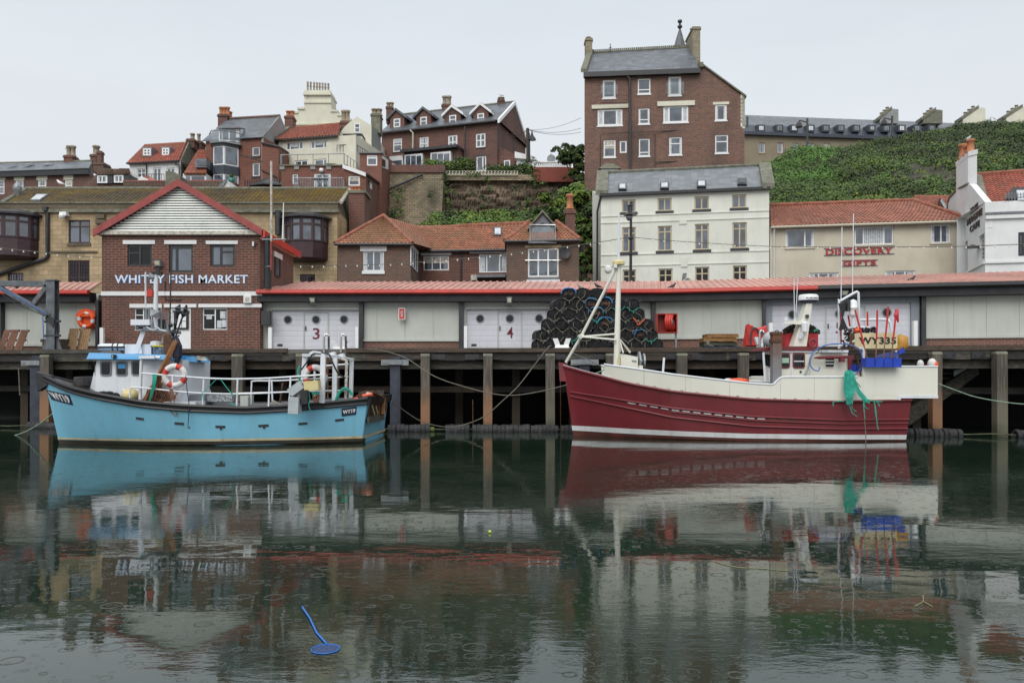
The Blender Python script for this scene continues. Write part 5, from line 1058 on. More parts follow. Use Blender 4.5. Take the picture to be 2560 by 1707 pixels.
for pts in([(1830,495),(1680,545)],[(1830,488),(1680,525)],[(1850,490),(2352,375)],[(1850,490),(2352,475)],[(1850,492),(2352,512)]):
 A=Q(zC,*pts[0],86);B=Q(zC,*pts[1],80 if pts[1][0]>2000 else 88);B=A+(B-A)*1.02;o2=MB().tube(cat(A,B,.35),.022,4).build('overhead_wire',M['charcoal']);
 tag(o2,'thin overhead wire from the telegraph pole '+('to the brick terrace' if pts[1][0]<2000 else 'to the tall brick house'),'wire','overhead wires from the telegraph pole')
o=thing('street_lamp','black lamp with bell shade standing beside the telegraph pole','street lamp',Q(zC,1856,760,85));MB().tube([Q(zC,1856,800,85),Q(zC,1853,525,85)],.11,6).build('post',M['black'],o);p=Q(zC,1882,590,85);MB().lathe(p,[(.45,0),(.4,.15),(.15,.5),(.06,.9)],10).tube([p+V(0,0,.9),p+V(-.35,0,1.2),Q(zC,1856,545,85)],.05,5).build('lantern',M['black'],o)
o=thing('road_sign_post','round grey sign seen from behind on a post beside the white balustrade','sign',Q(zC,2070,810,86));p=Q(zC,2071,775,86);MB().lathe(p,[(.47,0),(.47,.05)],14,(0,-1,0)).build('disc',M['metal'],o);MB().tube([Q(zC,2066,820,86.1),Q(zC,2066,725,86.1)],.05,5).box(p.x-.1,p.x+.4,86,86.1,p.z+.75,p.z+1.0).build('post',M['charcoal'],o)
r=thing('cream_gabled_house','cream rendered house with tall gable, grey side wall and balcony door','house',Q(zC,160,720,84));Z=84
o0=[Q(zC,x,y,Z)for x,y in((-60,720),(-60,620),(0,520),(45,460),(112,400),(163,360),(308,448),(308,900),(-60,900))];MB().prism(o0,V(0,9,0)).build('wall',M['cream'],r)
f=fac_px(r,zC(-60,0)[0],Z,zC(308,0)[0],Z,zC);f.win(140,426,200,521,rows=(.5,),fw=.12,proud=True)
MB().prism([Q(zC,308,455,Z+.01),Q(zC,400,512,88),Q(zC,400,900,88),Q(zC,308,900,Z+.01)],V(-.3,.3,0)).build('side_wall',M['pebble'],r);chimney(r,zC,304,328,394,520,86.5,M['coping'],1.5,2,ph=.7,pr=.35)
f.pbox('bay_window',65,585,238,705,M['upvc'],-1.3,0)
for x0,x1 in((75,98),(106,160),(172,200),(208,230)):f.pbox('bay_pane',x0,605,x1,690,M['glass'],-1.34,-1.3)
MB().hexa([f.pt(f.sh(55,580)[0],-1.6,f.sh(55,580)[1]),f.pt(f.sh(250,580)[0],-1.6,f.sh(250,580)[1]),f.pt(f.sh(250,580)[0],0,f.sh(250,580)[1]),f.pt(f.sh(55,580)[0],0,f.sh(55,580)[1])]+[f.pt(f.sh(55,580)[0],-1.6,f.sh(55,572)[1]),f.pt(f.sh(250,580)[0],-1.6,f.sh(250,572)[1]),f.pt(f.sh(215,555)[0],0,f.sh(215,552)[1]),f.pt(f.sh(85,555)[0],0,f.sh(85,552)[1])]).build('bay_roof',M['black'],r)
f.pbox('terrace_block',-60,706,165,905,M['cream'],-3.5,0);f.pbox('terrace_block_side',165,712,198,905,M['coping'],-3.3,0)
def railing(name,lab,m,pts,yb,Z,n,mat='charcoal',r_=.035,own=True,parent=None):
 A=[Q(m,x,y,Z)for x,y in pts];mb=MB();mb.tube(A,r_,5)
 for i in range(len(A)-1):
  for k in range(n+1):
   p=A[i]+(A[i+1]-A[i])*(k/n);y0=Q(m,0,yb[i]+(yb[i+1]-yb[i])*(k/n),Z).z;mb.tube([p,V(p.x,p.y,y0)],r_*.7,4)
 if parent:return mb.build(name,M[mat],parent)
 return tag(mb.build(name,M[mat]),lab,'railing')
railing('terrace_railing','',zC,[(-30,640),(150,630),(290,712)],(705,705,730),80.3,6,parent=r)
r,f=bld('cream_tiled_house','cream house with red pantile roof and wide white windows below the stepped chimney gable','house',zB(1392,0)[0],82,zB(2085,0)[0],80.5,g=16,m=zB,mat=M['cream'])
f.win(1480,726,1684,823,cols=(.24,.76),fw=.13,curtain=0);f.win(1768,706,1975,808,cols=(.24,.76),fw=.13);f.win(1582,945,1740,1060,cols=(.5,),fw=.13);f.win(1812,930,1977,1050,cols=(.66,),fw=.13)
hE=dz(f,zB,1700,690);f.wall(0,f.L+2,14,hE,depth=8)
for k in((1538,728,1622,790),(1828,708,1915,765)):f.m=zB;f.pbox('blind',*k,M['curtain'],.075,.079)
el=f.pt(-.2,-.3,hE);er=f.pt(f.L+.2,-.3,hE);k1=Q(zB,1555,555,86.5);k2=Q(zB,2118,528,85);k1.z=k2.z=(k1.z+k2.z)/2
rf=roof(r,[el,er,k2,k1],M['panr'],cw=.34,rh=.42,gable=M['coping']);MB().tube([k1,k2],.15,6).build('ridge_tiles',M['ridge'],rf)
MB().hexa([el-V(.5,0,.1),el-V(0,0,.1),k1-V(0,0,.1),k1-V(.5,0,.1),el+V(-.5,0,.3),el+V(0,0,.3),k1+V(0,0,.3),k1+V(-.5,0,.3)]).build('coping',M['coping'],rf)
chimney(r,zB,1465,420,1560,620,86,M['bfar'],1.3,2,pm='potc',ph=.7,pr=.25);chimney(r,zB,2122,480,2213,640,85,M['bfar'],1.3,2,ph=1.3,pr=.28)
MB().tube([el-V(0,.1,.1),er-V(0,.1,.1)],.1,5).build('gutter',M['black'],r)
railing('terrace_railing','grey railing round the flat roof terrace below the cream house',zB,[(1420,1010-130),(1435,882),(2165,866),(2315,970)],(1010,1010,1000,1060),77,4,'metal',.05)
r=thing('stepped_chimney_gable','big cream stepped gable with a row of eight chimney pots on top','house',Q(zB,1860,700,104));Z=104
pl=[(1555,385),(1625,380),(1622,340),(1695,335),(1695,250),(1703,150),(1765,140)];pr_=[(2010,160),(2012,280),(2015,358),(2092,370),(2092,408),(2160,420),(2160,462),(2245,468),(2245,700)]
MB().prism([Q(zB,*p,Z)for p in pl+[(1760,140)]+[(1760,700),(1555,700)]],V(0,3,0)).build('left_wall',M['cream'],r)
MB().prism([Q(zB,*p,Z+.0)for p in[(1760,140)]+pr_+[(1760,700)]],V(0,3,0)).build('right_wall',M['cream'],r)
mb=MB()
for x0,x1,y in((1548,1628,382),(1615,1700,336),(2008,2095,365),(2085,2162,413),(2155,2250,465),(1695,2015,262),(1555,2120,520)):
 a=Q(zB,x0,y,Z);b=Q(zB,x1,y,Z);mb.box(a.x,b.x,Z-.15,Z+3.1,a.z-.15,a.z+.1)
mb.build('step_copings',M['cream'],r);a=Q(zB,1688,158,Z);b=Q(zB,2016,158,Z);MB().box(a.x,b.x,Z-.3,Z+3.3,a.z-.3,a.z).box(a.x+.15,b.x-.15,Z-.15,Z+3.1,a.z,a.z+.35).build('cornice',M['cream'],r)
for i,x in enumerate((1737,1772,1811,1845,1877,1911,1944,1980)):p=Q(zB,x,128+i*3,Z+1);MB().lathe(p,[(.15,0),(.13,.15),(.1,.4),(.17,.6),(.1,.85),(.16,1.05),(.1,1.2)],8).build('chimney_pot',M['potp'],r,smooth=True)
r,f=bld('bay_tower_house','red brick house with a white framed bay tower, glass balcony and steep slate roof','house',zB(538,0)[0],80,zB(1228,0)[0],78.8,g=16,m=zB,mat=M['bred'])
f.win(1083,786,1172,894,fw=.1,sill=('charcoal',.2));f.win(1085,976,1172,1132,fw=.1,sill=('charcoal',.2));hE=dz(f,zB,880,702);f.wall(0,f.L,14,hE,depth=7)
el=f.pt(-.2,-.3,hE);er=f.pt(f.L,-.3,hE);k1=Q(zB,790,458,84.5);k2=Q(zB,1412,430,83.5);k1.z=k2.z=(k1.z+k2.z)/2;rf=roof(r,[el,er,k2,k1],M['slate'],tile=False);MB().tube([k1,k2],.18,6).build('ridge_tiles',M['bfar'],rf)
MB().poly([er,Q(zB,1410,432,83.6),Q(zB,1462,560,86),Q(zB,1395,800,83),V(er.x,er.y,er.z-4)]);mb=MB();mb.prism([er+V(0,.1,.06),k2+V(.02,0,.06),V(k2.x+.9,88,er.z),V(k2.x+.5,85,16),V(er.x,er.y+.1,16)],V(-.2,.1,0));mb.build('rendered_gable',M['pebble'],r)
chimney(r,zB,680,400,790,560,84,M['bfar'],1.2,3,pm='potc',ph=.9,pr=.25);pots(r,[Q(zB,x,455,85)for x in(800,815,830)],M['potc'],.2,.7)
c0=Q(zB,638,900,79.6);c1=Q(zB,930,900,79.3);zz=lambda y:Q(zB,780,y,78.5).z
def hexbay(z0,z1,mat,nm,off=0,par=None):
 a,b=c0.x-off,c1.x+off;y=79.6;w_=(b-a);pts=[(a,y),(a+w_*.14,y-1.2-off),(a+w_*.58,y-1.5-off),(b,y-.5-off),(b,y)];mb=MB();mb.prism([V(p[0],p[1],z0)for p in pts],V(0,0,z1-z0));mb.build(nm,M[mat],par or r);return pts
hexbay(zz(1280),zz(1115),'upvc','lower_bay');hexbay(zz(1115),zz(1010),'slated','bay_apron',.06);pp=hexbay(zz(1010),zz(785),'upvc','upper_bay');hexbay(zz(785),zz(755),'dframe','balcony_base',.12);hexbay(zz(755),zz(738),'metal','balcony_floor',.3)
for z0,z1 in((1270,1128),(990,800)):
 for i in range(3):
  p,q_=V(*pp[i],0),V(*pp[i+1],0);d=(q_-p);nn=V(d.y,-d.x,0).normalized()*.04;e_=[.12,.88];k=[.5]if i==3 else[]
  mb=MB();A,B=p+d*.1,p+d*.9;mb.hexa([A+V(0,0,zz(z0)),B+V(0,0,zz(z0)),B+nn+V(0,0,zz(z0)),A+nn+V(0,0,zz(z0)),A+V(0,0,zz(z1)),B+V(0,0,zz(z1)),B+nn+V(0,0,zz(z1)),A+nn+V(0,0,zz(z1))]);mb.build('bay_pane',M['glass'],r)
rp_=[V(p[0],p[1]-.5,zz(738))for p in pp];rp_[0].x-=.3;rp_[-1].x+=.3
for i in range(4):
 A,B=rp_[i],rp_[i+1];MB().hexa([A,B,B+V(0,.03,0),A+V(0,.03,0),A+V(0,0,.95),B+V(0,0,.95),B+V(0,.03,.95),A+V(0,.03,.95)]).build('glass_panel',mglass,r)
MB().tube([p+V(0,0,1.0)for p in rp_],.05,5).build('balcony_rail',M['metal'],r)
a=Q(zB,690,575,79.25);b=Q(zB,935,735,79.25);d_=MB().box(a.x,b.x,79.25,84,b.z,a.z).prism([V(b.x,79.25,a.z),V(b.x,79.25,b.z),Q(zB,1000,580,81.5)],V(0,.2,0)).build('dormer',M['upvc'],r)
MB().hexa([Q(zB,665,570,78.9),Q(zB,945,565,78.9),Q(zB,1015,580,82),Q(zB,735,580,84)]+[Q(zB,665,556,78.9),Q(zB,930,548,78.9),Q(zB,1015,575,82),Q(zB,735,556,84)]).build('dormer_roof',M['lead'],d_)
for x0,x1 in((705,722),(735,800),(822,890)):p=Q(zB,x0,590,79.2);q_=Q(zB,x1,700,79.2);MB().box(p.x,q_.x,79.2,79.24,q_.z,p.z).build('dormer_pane',M['glass'],d_)
for x0,x1 in((665,765),(815,880)):p=Q(zB,x0,680,79);q_=Q(zB,x1,735,79);MB().box(p.x,q_.x,79,79.6,q_.z,p.z-.3).box(p.x,q_.x,79.5,79.7,q_.z,p.z).build('balcony_seat',M['charcoal'],r,bevel=.05)
f2_=fac_px(r,zB(1200,0)[0],78,zB(1395,0)[0],78,zB,M['bred']);f2_.wall(0,f2_.L,14,f2_.sh(1300,800)[1],depth=6,name='lean_to_wall');A=f2_.pt(0,0,f2_.sh(1300,800)[1]);B=f2_.pt(f2_.L,0,A.z);MB().prism([A,B,V(A.x,A.y,Q(zB,1205,748,78).z)],V(0,6,0)).build('lean_to_top',M['bred'],r)
MB().prism([B+V(0,0,.1),Q(zB,1515,870,82),Q(zB,1515,1300,82),V(B.x,B.y,14)],V(-.1,.2,0)).build('lean_to_side',M['bred'],r)
MB().tube([V(A.x,77.9,Q(zB,1205,748,78).z),B+V(0,-.1,.1),Q(zB,1515,862,82)],.12,4).build('lean_to_gutter',M['charcoal'],r)
MB().hexa([Q(zB,1405,860,79),Q(zB,1448,880,79.6),Q(zB,1448,880,79.7),Q(zB,1405,860,79.1)]+[Q(zB,1405,960,79),Q(zB,1448,980,79.6),Q(zB,1448,980,79.7),Q(zB,1405,960,79.1)]).build('side_window',M['upvc'],r)
pipe(r,[Q(zB,940,878,78.7),Q(zB,1195,958,77.9)],.06,'charcoal','wall_pipe',4);pipe(r,[Q(zB,1190,1058,77.9),Q(zB,1380,1145,77.9)],.06,'charcoal','wall_pipe',4)
r,f=bld('brick_balcony_house','flat roofed red brick house with a metal balcony and white french doors','house',zB(1428,0)[0],73,zB(2192,0)[0],73,g=14,m=zB,mat=M['bred'])
f.win(1810,1100,2007,1340,cols=(.5,),fw=.13);f.win(1556,1104,1620,1222,fw=.1);hT=dz(f,zB,1800,1015);f.wall(0,f.L,12,hT,depth=5)
mb=MB();f.bx(mb,-.15,f.L+.1,-.15,5,hT,hT+.12);mb.build('roof_edge',M['coping'],r)
mb=MB();t_,h_=f.sh(1905,1072);mb.ball(f.pt(t_,-.25,h_),.22,10);mb.build('globe_lamp',M['upvc'],r,smooth=True)
for x in(1435,1605,1797,1983):t_,h_=f.sh(x,1030);mb=MB();f.bx(mb,t_-.2,t_+.25,-.1,0,h_-.2,h_+.2);mb.build('rail_block',M['pebble'],r)
pz=Q(zB,1575,1290,71.3);qz=Q(zB,2150,1290,71.3);MB().box(pz.x,qz.x,71.3,73,pz.z-.1,pz.z).build('balcony_floor',M['charcoal'],r)
mb=MB();n_=30;zt=Q(zB,1575,1150,71.3).z
for i in range(n_+1):x=pz.x+(qz.x-pz.x)*i/n_;mb.tube([(x,71.35,pz.z),(x,71.35,zt)],.025,4)
for sx in(pz.x,qz.x):
 for k in range(7):mb.tube([(sx,71.35+k*.27,pz.z),(sx,71.35+k*.27,zt)],.03,4)
mb.tube([(pz.x,73,zt),(pz.x,71.35,zt),(qz.x,71.35,zt),(qz.x,73,zt)],.04,5);mb.build('balcony_railing',M['metal'],r)
ta=thing('balcony_table','small dark table with chairs on the brick house balcony','table',Q(zB,1885,1285,71.9));c=Q(zB,1885,1285,71.9);MB().box(c.x-.7,c.x+.7,71.6,72.2,c.z+.85,c.z+.9).build('tabletop',M['charcoal'],ta);MB().tube([c+V(-.4,0,0),c+V(.4,0,.85)],.03,4).tube([c+V(.4,0,0),c+V(-.4,0,.85)],.03,4).build('legs',M['charcoal'],ta)
r,f=bld('brick_sloping_roof_house','small red brick house with a white sloping verge beside the balcony house','house',zC(40,0)[0],72,zC(255,0)[0],72,g=14,m=zC,mat=M['bred'])
f.win(80,940,195,1037,fw=.13);hT=dz(f,zC,200,925);f.wall(0,f.L,12,hT,depth=5,side_r=False);A=f.pt(0,0,hT);B=f.pt(f.L,0,hT);C1=V(A.x,72,Q(zC,40,870,72).z)
MB().prism([A,B,C1],V(0,5,0)).build('wall_top',M['bred'],r);MB().hexa([C1+V(-.1,-.2,0),B+V(0,-.2,-.25),B+V(0,5,-.25),C1+V(-.1,5,0),C1+V(-.1,-.2,.35),B+V(0,-.2,.1),B+V(0,5,.1),C1+V(-.1,5,.35)]).build('verge',M['upvc'],r)
MB().prism([B,Q(zC,375,1015,77),V(Q(zC,350,1015,77).x,77,12),V(B.x,72,12)],V(-.2,.1,0)).build('side_wall',M['bbrown'],r);MB().tube([B+V(.05,-.1,0),Q(zC,378,1010,77)],.13,4).build('gutter',M['charcoal'],r)
p=Q(zC,272,960,73);q_=Q(zC,308,1060,74);MB().hexa([V(p.x,72.9,q_.z),V(q_.x,74.2,q_.z-.1),V(q_.x,74.3,q_.z-.1),V(p.x,73,q_.z),V(p.x,72.9,p.z),V(q_.x,74.2,p.z-.3),V(q_.x,74.3,p.z-.3),V(p.x,73,p.z)]).build('side_window',M['upvc'],r)
MB().hexa([V(p.x+.12,72.85,q_.z+.2),V(q_.x-.12,74.0,q_.z+.1),V(q_.x-.12,74.1,q_.z+.1),V(p.x+.12,72.95,q_.z+.2),V(p.x+.12,72.85,p.z-.15),V(q_.x-.12,74.0,p.z-.45),V(q_.x-.12,74.1,p.z-.45),V(p.x+.12,72.95,p.z-.15)]).build('side_pane',M['dglass'],r)
r,f=bld('brick_sunroom_house','flat topped brick extension with a wide white window under the cream house','house',zC(195,0)[0],77,zC(408,0)[0],77,g=16,m=zC,mat=M['bred'])
f.win(262,736,365,840,rows=(.72,),fw=.13);hT=dz(f,zC,300,722);f.wall(0,f.L,14,hT,depth=4);mb=MB();f.bx(mb,-.1,f.L+.1,-.2,4,hT,hT+.12);mb.build('roof',M['lead'],r)
MB().prism([f.pt(f.L,0,hT),Q(zC,553,820,83),Q(zC,553,960,83),f.pt(f.L,0,16)],V(-.2,.2,0)).build('side_wall',M['bred'],r)
for x0,x1,Z0,Z1,y0,y1,y2,y3 in((412,474,77,79.6,738,858,788,880),(508,550,81,82.8,812,880,830,890)):
 MB().hexa([Q(zC,x0,y1,Z0-.1),Q(zC,x1,y3,Z1-.1),Q(zC,x1,y3,Z1),Q(zC,x0,y1,Z0),Q(zC,x0,y0,Z0-.1),Q(zC,x1,y2,Z1-.1),Q(zC,x1,y2,Z1),Q(zC,x0,y0,Z0)]).build('side_window',M['upvc'],r)
 MB().hexa([Q(zC,x0+6,y1-12,Z0-.14),Q(zC,x1-6,y3-12,Z1-.14),Q(zC,x1-6,y3-12,Z1-.1),Q(zC,x0+6,y1-12,Z0-.1),Q(zC,x0+6,y0+32,Z0-.14),Q(zC,x1-6,y2+20,Z1-.14),Q(zC,x1-6,y2+20,Z1-.1),Q(zC,x0+6,y0+32,Z0-.1)]).build('side_pane',M['dglass'],r)
r,f=bld('white_red_roof_house','white rendered house with a bright red pantile roof and two box dormers','house',zA(1525,0)[0],79,zA(2125,0)[0],78,g=14,m=zA,mat=M['white'])
f.win(1610,289,1712,395,cols=(.5,),rows=(.5,),fw=.09);f.win(1797,281,1895,440,cols=(.5,),fw=.12);f.win(1958,281,2055,400,cols=(.5,),fw=.1)
hE=dz(f,zA,1800,222);f.wall(0,f.L,12,hE,depth=6,side_r=False)
el=f.pt(-.1,-.3,hE);er=f.pt(f.L,-.3,hE);k1=Q(zA,1700,5,83.5);k2=Q(zB,312,752,82.6);k1.z=k2.z=(k1.z+k2.z)/2;rf=roof(r,[el,er,k2,k1],M['panr'],cw=.3,rh=.4,gable=M['white']);MB().tube([k1,k2],.12,6).build('ridge_tiles',M['ridge'],rf)
MB().tube([el-V(0,.1,.05),er-V(0,.1,.05)],.08,5).build('gutter',M['black'],r);pipe(r,[Q(zA,1705,232,78.5),Q(zA,1722,250,78.5),Q(zA,1722,400,78.5)],.06,'black');pipe(r,[Q(zA,2060,228,77.8),Q(zA,2075,245,77.8),Q(zA,2110,245,77.8),Q(zA,2108,430,77.8)],.08,'black')
for x0,x1,y0,y1 in((1685,1775,56,138),(1908,1990,50,135)):
 a=Q(zA,x0,y0,79.6);b=Q(zA,x1,y1,79.6);d_=MB().hexa([(a.x-.1,79.6,b.z-.1),(b.x+.1,79.6,b.z-.1),(b.x+.1,82,b.z-.1),(a.x-.1,82,b.z-.1),(a.x-.1,79.6,a.z+.15),(b.x+.1,79.6,a.z+.15),(b.x+.1,83,a.z+.25),(a.x-.1,83,a.z+.25)]).build('dormer',M['lead'],r)
 fd=Fac(r,(a.x,79.6),(b.x,79.6),zA);fd.win(x0,y0,x1,y1,cols=(.5,),rows=(.5,),fw=.13,proud=True)
mb=MB();B=f.pt(f.L,0,hE);mb.prism([B+V(0,0,.05),k2+V(.3,0,.1),V(k2.x+1.2,87,hE),V(k2.x+1.0,86,12),V(B.x,B.y,12)],V(-.2,.1,0));mb.build('stone_gable',M['coping'],r)
chimney(r,zB,312,690,400,800,82.8,M['bbrown'],1.2,1,ph=.7,pr=.25);chimney(r,zB,378,715,485,850,84,M['bbrown'],1.2,1,ph=.9,pr=.2)
railing('balcony_railing','',zA,[(1750,355),(1930,355)],(430,430),77.4,6,parent=r)
r=thing('red_roofed_cottage','narrow red pantile cottage roof squeezed between the white house and the brick bay tower','cottage',Q(zB,450,1180,77))
q=[Q(zB,280,1100,77),Q(zB,545,1100,77),Q(zB,560,825,81.5),Q(zB,450,825,81.5)];mb=MB();tiled(mb,q,.3,.4);flatslope(mb,[p-V(0,0,.05)for p in q]);mb.build('roof',M['panr'],r)
a=Q(zB,270,1103,77.2);b=Q(zB,545,1103,77.2);MB().box(a.x,b.x,77.2,80,12,a.z).build('wall',M['white'],r);a=Q(zB,412,928,77.4);b=Q(zB,545,1028,77.4);d_=MB().box(a.x,b.x,77.4,80,b.z,a.z).build('dormer',M['lead'],r);MB().box(a.x+.15,b.x,77.35,77.39,b.z+.15,a.z-.15).build('pane',M['glass'],d_)
for x0,x1,m_ in((305,345,'glass'),(370,460,'glass'),(465,515,'glass')):a=Q(zB,x0,1135,77.1);b=Q(zB,x1,1190,77.1);MB().box(a.x,b.x,77.1,77.19,b.z,a.z).build('window',M[m_],r)
r,f=bld('slate_roofed_terrace','long brown brick terrace with slate roof and small skylights at the far left','terrace',-40,86,zA(1060,0)[0],84.5,g=14,m=zA,mat=M['bfar'])
for k in((-40,425,52,590),(178,430,275,560),(443,425,545,560),(760,422,850,560)):f.win(*k,rows=(.5,),fw=.12,muntin=(4,4),lintel=('cream',.5,.12))
hE=dz(f,zA,500,372);f.wall(0,f.L,12,hE,depth=8);mb=MB();f.bx(mb,0,f.L,-.4,0,hE-.1,hE+.5);mb.build('cornice',M['dframe'],r)
el=f.pt(0,-.5,hE+.5);er=f.pt(f.L+.2,-.5,hE+.5);k1=Q(zA,-40,215,90);k2=Q(zA,1085,215,89);k1.z=k2.z=(k1.z+k2.z)/2;rf=roof(r,[el,er,k2,k1],M['slate'],tile=False,gable=M['coping']);MB().tube([k1,k2],.15,6).build('ridge_tiles',M['coping'],rf)
for x in(90,285,520):
 y=lambda x_,y_:Q(zA,x_,y_,87.2)+V(0,-.35,.1);MB().hexa([y(x,278),y(x+55,276),y(x+85,240)+V(0,1,0),y(x+30,242)+V(0,1,0)]+[k+V(0,-.1,.15)for k in(y(x,278),y(x+55,276),y(x+85,240)+V(0,1,0),y(x+30,242)+V(0,1,0))]).build('skylight',M['curtain'],rf)
chimney(r,zA,748,130,850,260,89,M['bbrown'],1.3,2,pm='bbrown' if 0 else 'potp',ph=1.2,pr=.3);chimney(r,zA,1060,120,1135,250,89,M['bfar'],1.3,1,ph=1.1,pr=.4);chimney(r,zA,1140,85,1190,250,88.6,M['bfar'],.6,1,ph=.1,pr=.2);chimney(r,zA,1092,215,1216,340,86,M['bhouse'],1.5,0)
r=thing('two_dormer_cottage','brown pantile cottage with two dark dormers and pale blue windows','cottage',Q(zA,1250,520,76))
q=[Q(zA,960,520,75),Q(zA,1525,520,75),Q(zA,1525,295,79.5),Q(zA,1215,295,79.5)];mb=MB();tiled(mb,q,.3,.38);flatslope(mb,[p-V(0,0,.05)for p in q]);mb.build('roof',M['panb'],r)
a=Q(zA,960,520,75.2);b=Q(zA,1525,520,75.2);MB().box(a.x,b.x,75.2,79,10,a.z-.1).build('wall',M['bbrown'],r)
for x0,x1,y0,y1 in((1145,1265,372,462),(1342,1455,368,457)):
 a=Q(zA,x0-8,y0-14,75.4);b=Q(zA,x1+60,y1+4,75.4);d_=MB().box(a.x,b.x,75.4,79,b.z,a.z).build('dormer',M['dframe'],r);fd=Fac(r,(a.x,75.4),(b.x,75.4),zA);fd.win(x0,y0,x1,y1,cols=(.5,),fw=.12,proud=True,curtain=.25)
 q=[Q(zA,x0-15,y0-15,75.2),Q(zA,x1+68,y0-18,75.2),Q(zA,x1+70,y0-75,78),Q(zA,x0+70,y0-75,78)];mb=MB();tiled(mb,q,.3,.38);mb.build('dormer_roof',M['panb'],d_)
r=thing('low_red_roof','low red tiled outbuilding roofs just above the mossy roof','outbuilding',Q(zA,1700,520,70))
for x0,x1,y0,y1,mt in((1450,1950,440,520,'panb'),(2190,2380,440,530,'panb')):q=[Q(zA,x0,y1,68),Q(zA,x1,y1,68),Q(zA,x1,y0,71),Q(zA,x0,y0,71)];mb=MB();tiled(mb,q,.3,.38);mb.build('roof',M[mt],r);MB().tube([q[3],q[2]],.12,5).build('ridge_tiles',M['redv'],r)
q=[Q(zB,300,1285,68),Q(zB,700,1285,68),Q(zB,730,1190,71),Q(zB,300,1190,71)];mb=MB();tiled(mb,q,.3,.38);mb.build('roof',M['panb'],r);MB().tube([q[3],q[2]],.12,5).build('ridge_tiles',M['redv'],r)
MB().prism([Q(zB,715,1280,68.5),Q(zB,785,1175,68.5),Q(zB,830,1280,68.5)],V(0,3,0)).build('gable',M['white'],r);MB().hexa([Q(zB,670,1280,68.3),Q(zB,715,1280,68.3),Q(zB,715,1280,71),Q(zB,670,1280,71),Q(zB,745,1175,68.3),Q(zB,785,1168,68.3),Q(zB,785,1168,71),Q(zB,745,1175,71)]).build('gable_slope',M['lead'],r)
MB().prism([Q(zA,1610,435,73),Q(zA,1665,372,73),Q(zA,1730,435,73)],V(0,3,0)).build('gable',M['white'],r);q=[Q(zA,1725,440,73),Q(zA,1850,440,73),Q(zA,1760,378,76),Q(zA,1668,370,73)];mb=MB();mb.poly(q);mb.build('roof',M['panr'],r)
o=thing('dark_stone_stack','dark mossy chimney block with a curved top behind the market gable','chimney stack',Q(zA,2030,520,67));MB().prism([Q(zA,x,y,67)for x,y in((1945,560),(1945,320),(2010,322),(2060,335),(2118,375),(2118,560))],V(0,1.5,0)).build('stack',M['coping'],o)
o=thing('garden_parasol','black open parasol on the terrace between the brick houses','parasol',Q(zB,1300,1300,75));c=Q(zB,1298,1145,75);MB().lathe(c-V(0,0,1.1),[(2.05,0),(2.0,.12),(1.0,.7),(.05,1.15)],8).build('canopy',M['black'],o);MB().tube([c,c-V(0,0,3)],.05,5).build('pole',M['metal'],o)
mb=MB();random.seed(3)
for i in range(16):a=Q(zB,1000+i*27,1290,74);mb.tube([a,a+V(0,0,.9)],.06,4)
a=Q(zB,1000,1270,74);b=Q(zB,1420,1262,74);mb.tube([a,b],.05,4);tag(mb.build('terrace_fence',M['black']),'black spiked fence on the terrace under the parasol','fence')
o=thing('potted_plant','spiky green plant in a turquoise pot beside the bay tower','potted plant',Q(zB,840,1215,76));c=Q(zB,840,1215,76);MB().lathe(c,[(.2,0),(.33,.22),(.3,.42),(.24,.5)],10).build('pot',paint('turquoise_pot',(.03,.2,.16),.4),o)
mb=MB();random.seed(4)
for i in range(60):a=random.uniform(0,6.3);k=random.uniform(.1,.4);d=V(math.cos(a)*k,math.sin(a)*k,random.uniform(.2,.55));s_=V(-math.sin(a),math.cos(a),0)*.06;mb.poly([c+V(0,0,.48)+s_,c+V(0,0,.48)-s_,c+V(0,0,.48)+d])
mb.build('leaves',paint('leaf_pot',(.12,.2,.04),.6,.3,5),o)
MB().box(c.x-.5,c.x+.5,75.6,76.6,c.z-4,c.z).build('pedestal',M['bbrown'],o)
# ------------------------------------------------------------------ hillside and greenery
def leafmat(name,a,b,c,tr=.25):
 m,n,l,p=newmat(name);g=n.new('ShaderNodeNewGeometry')
 r=n.new('ShaderNodeValToRGB');l.new(g.outputs['Random Per Island'],r.inputs[0]);e=r.color_ramp.elements
 e[0].color=col(a);e[1].color=col(c);q=e.new(.5);q.color=col(b)
 s=noise(n,l,g.outputs['Position'],.35,3);o=mixc(n,l,mrange(n,l,s.outputs[0],.4,.6,0,.45),r.outputs[0],tuple(k*.6 for k in b))
 l.new(o,p.inputs['Base Color']);p.inputs['Roughness'].default_value=.6;p.inputs['Specular IOR Level'].default_value=.25
 return m
M['leafd']=leafmat('dark_leaf',(.038,.06,.022),(.055,.085,.03),(.08,.118,.038))
M['leafm']=leafmat('mid_leaf',(.06,.11,.025),(.09,.15,.032),(.13,.2,.04))
M['leafy']=leafmat('yellow_green_leaf',(.06,.10,.015),(.12,.18,.025),(.20,.25,.03))
M['leafl']=leafmat('bright_leaf',(.055,.125,.025),(.09,.19,.035),(.14,.27,.05))
M['flower']=paint('yellow_blossom',(.5,.42,.03),.7,.2,4)
M['bark']=wood('bark',(.08,.06,.045),(.04,.03,.025),axis=(14,14,1))
M['leafs']=[M['leafd'],M['leafm'],M['leafy'],M['leafl'],M['flower']]
def leafquad(mb,p,n,s):
 t=n.orthogonal().normalized();a=random.uniform(0,6.3);t=t*math.cos(a)+n.cross(t)*math.sin(a);b=n.cross(t)
 mb.v+=[p-t*s,p+b*s*.5+n*s*.12,p+t*s,p-b*s*.5+n*s*.12];i=len(mb.v);mb.f.append((i-4,i-3,i-2,i-1));mb.mi.append(mb.k);mb.uv.append(((0,0),(1,0),(1,1),(0,1)))
